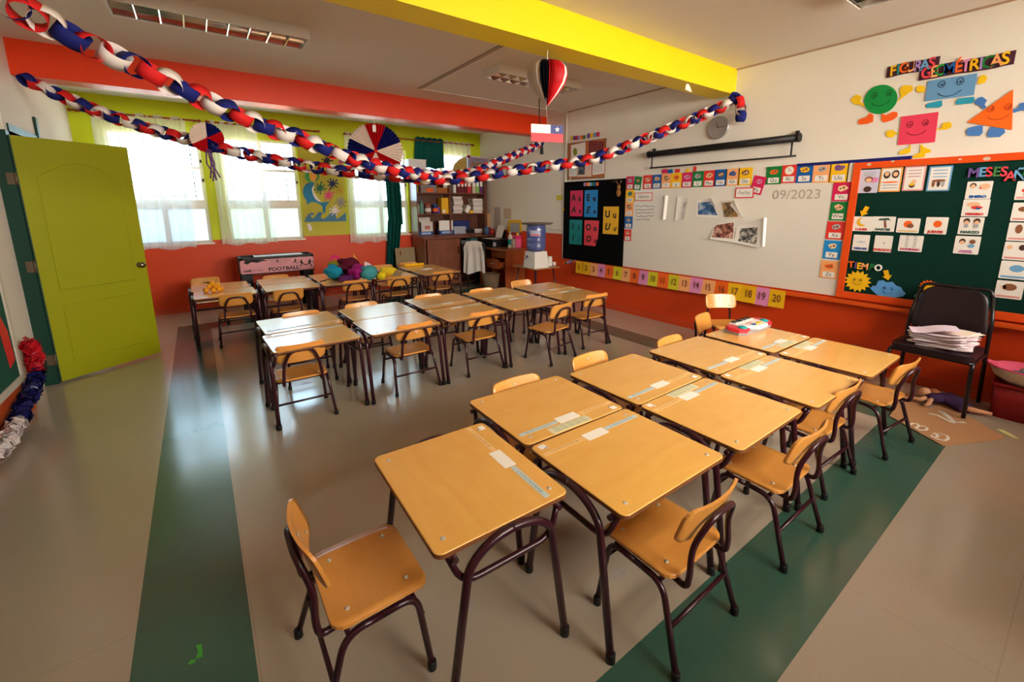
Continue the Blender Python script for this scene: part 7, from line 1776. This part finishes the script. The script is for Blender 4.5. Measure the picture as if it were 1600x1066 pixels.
ck = crop(1200, 600, 4.0)
pts = [tuple(pz(*ck(*p), 0.006)[:2]) for p in ((760, 200), (830, 95), (1000, 150), (1090, 125), (1180, 165), (1250, 200), (1290, 225), (1480, 330), (1460, 345), (1090, 385))]
mm = MB(); mm.prism(pts, 0.001, 0.007, 0.001); cbd = mm.build('cardboard_sheet', [mat('cardboard_floor', (180, 134, 94), 0.8, var=0.08, scale=8)])
M_wp = mat('white_paint_letter', (236, 226, 214), 0.6)
def stroke(pl, nm='painted_letter', r=0.010):
    P = [pz(*ck(*p), 0.0085) for p in pl]; mm = MB()
    rg = []
    for i, p in enumerate(P):
        d = (P[min(i + 1, len(P) - 1)] - P[max(i - 1, 0)]); d.z = 0; d.normalize(); n_ = Vector((-d.y, d.x, 0)) * r
        rg.append([p - n_, p + n_, p + n_ + Vector((0, 0, 0.0006)), p - n_ + Vector((0, 0, 0.0006))])
    mm.rings(rg, True, True, True, False); mm.build(nm, M_wp, cbd)
stroke([(1005, 185), (1060, 196), (1110, 222), (1148, 241), (1170, 246)]); stroke([(1066, 168), (1095, 178), (1130, 205), (1170, 240), (1232, 241)], r=0.012); stroke([(1085, 172), (1100, 192), (1160, 240)], r=0.008)
stroke([(888, 256), (905, 246), (935, 250), (945, 262), (925, 275), (945, 288), (985, 290), (998, 278), (975, 264), (945, 262)], r=0.007)
stroke([(1018, 320), (1030, 330), (1060, 345), (1105, 355), (1128, 342), (1120, 325), (1085, 312), (1060, 318), (1055, 335)], r=0.008); stroke([(1030, 312), (1085, 312)], r=0.008)
tag(cbd, 'torn cardboard sheet with white painted letters, lying on the floor', 'cardboard')
p = pz(*ck(1500, 315), 0.0)
mm = MB(); mm.prism([(-0.028, -0.05), (0.0, -0.06), (0.016, 0.0), (0.02, 0.05), (-0.012, 0.06)], 0.0005, 0.006, 0.002); o = mm.build('paper_scrap', mat('lime_scrap', (206, 204, 140), 0.8), None, p); o.rotation_euler = (0, 0, -0.6); tag(o, 'small pale scrap on the floor beyond the cardboard tip', 'scrap')
# doll lying on the floor under the black chair
root = empty('doll', (4.38, 0.62, 0)); M_skin = mat('doll_skin', (224, 164, 124), 0.55); M_dress = mat('doll_dress', (58, 28, 74), 0.8, var=0.3, scale=30); M_hair = mat('doll_hair', (170, 100, 60), 0.8, var=0.3, scale=60)
CC = crop(1280, 440, 1551 / 320.0)
q = lambda x_, y_, z_: pz(*CC(x_, y_), z_) - Vector((4.38, 0.62, 0))
a0, a1, a2, a3 = q(790, 880, 0.045), q(850, 880, 0.05), q(980, 890, 0.05), q(1110, 960, 0.045)
mm = MB(); mm.tube([a0 + (a1 - a0) * 0.3, a1, a1.lerp(a2, 0.5), a2, a3], [0.022, 0.034, 0.040, 0.052, 0.044], 12); mm.build('dress', M_dress, root)
mm = MB(); ball(mm, q(800, 845, 0.055), 0.042, 1, 1, 1.05); hd = mm.build('head', M_skin, root)
mm = MB(); ball(mm, q(868, 850, 0.060), 0.040, 1.1, 1, 1.0); mm.build('hair', M_hair, hd)
mm = MB(); mm.tube([a0 + (a1 - a0) * 0.4, q(770, 895, 0.035), q(720, 885, 0.03), q(660, 872, 0.024)], [0.017, 0.016, 0.013, 0.011], 9); mm.build('arm', M_skin, root)
for k_ in range(4):
    mm = MB(); e_ = q(660, 872, 0.024); mm.tube([e_, e_ + Vector((-0.016, 0.010 - 0.006 * k_, 0.0)), e_ + Vector((-0.026, 0.012 - 0.008 * k_, -0.006))], 0.0035, 5); mm.build('finger', M_skin, root)
mm = MB(); mm.tube([a1, q(830, 925, 0.03), q(800, 940, 0.02)], [0.017, 0.014, 0.011], 9); mm.build('arm', M_skin, root)
mm = MB(); mm.tube([a3, a3 + Vector((0.05, -0.06, -0.015)), a3 + Vector((0.08, -0.12, -0.02))], [0.02, 0.017, 0.013], 9); mm.build('leg', M_skin, root)
tag(root, 'doll in a purple dress lying on the floor by the black chair', 'doll')
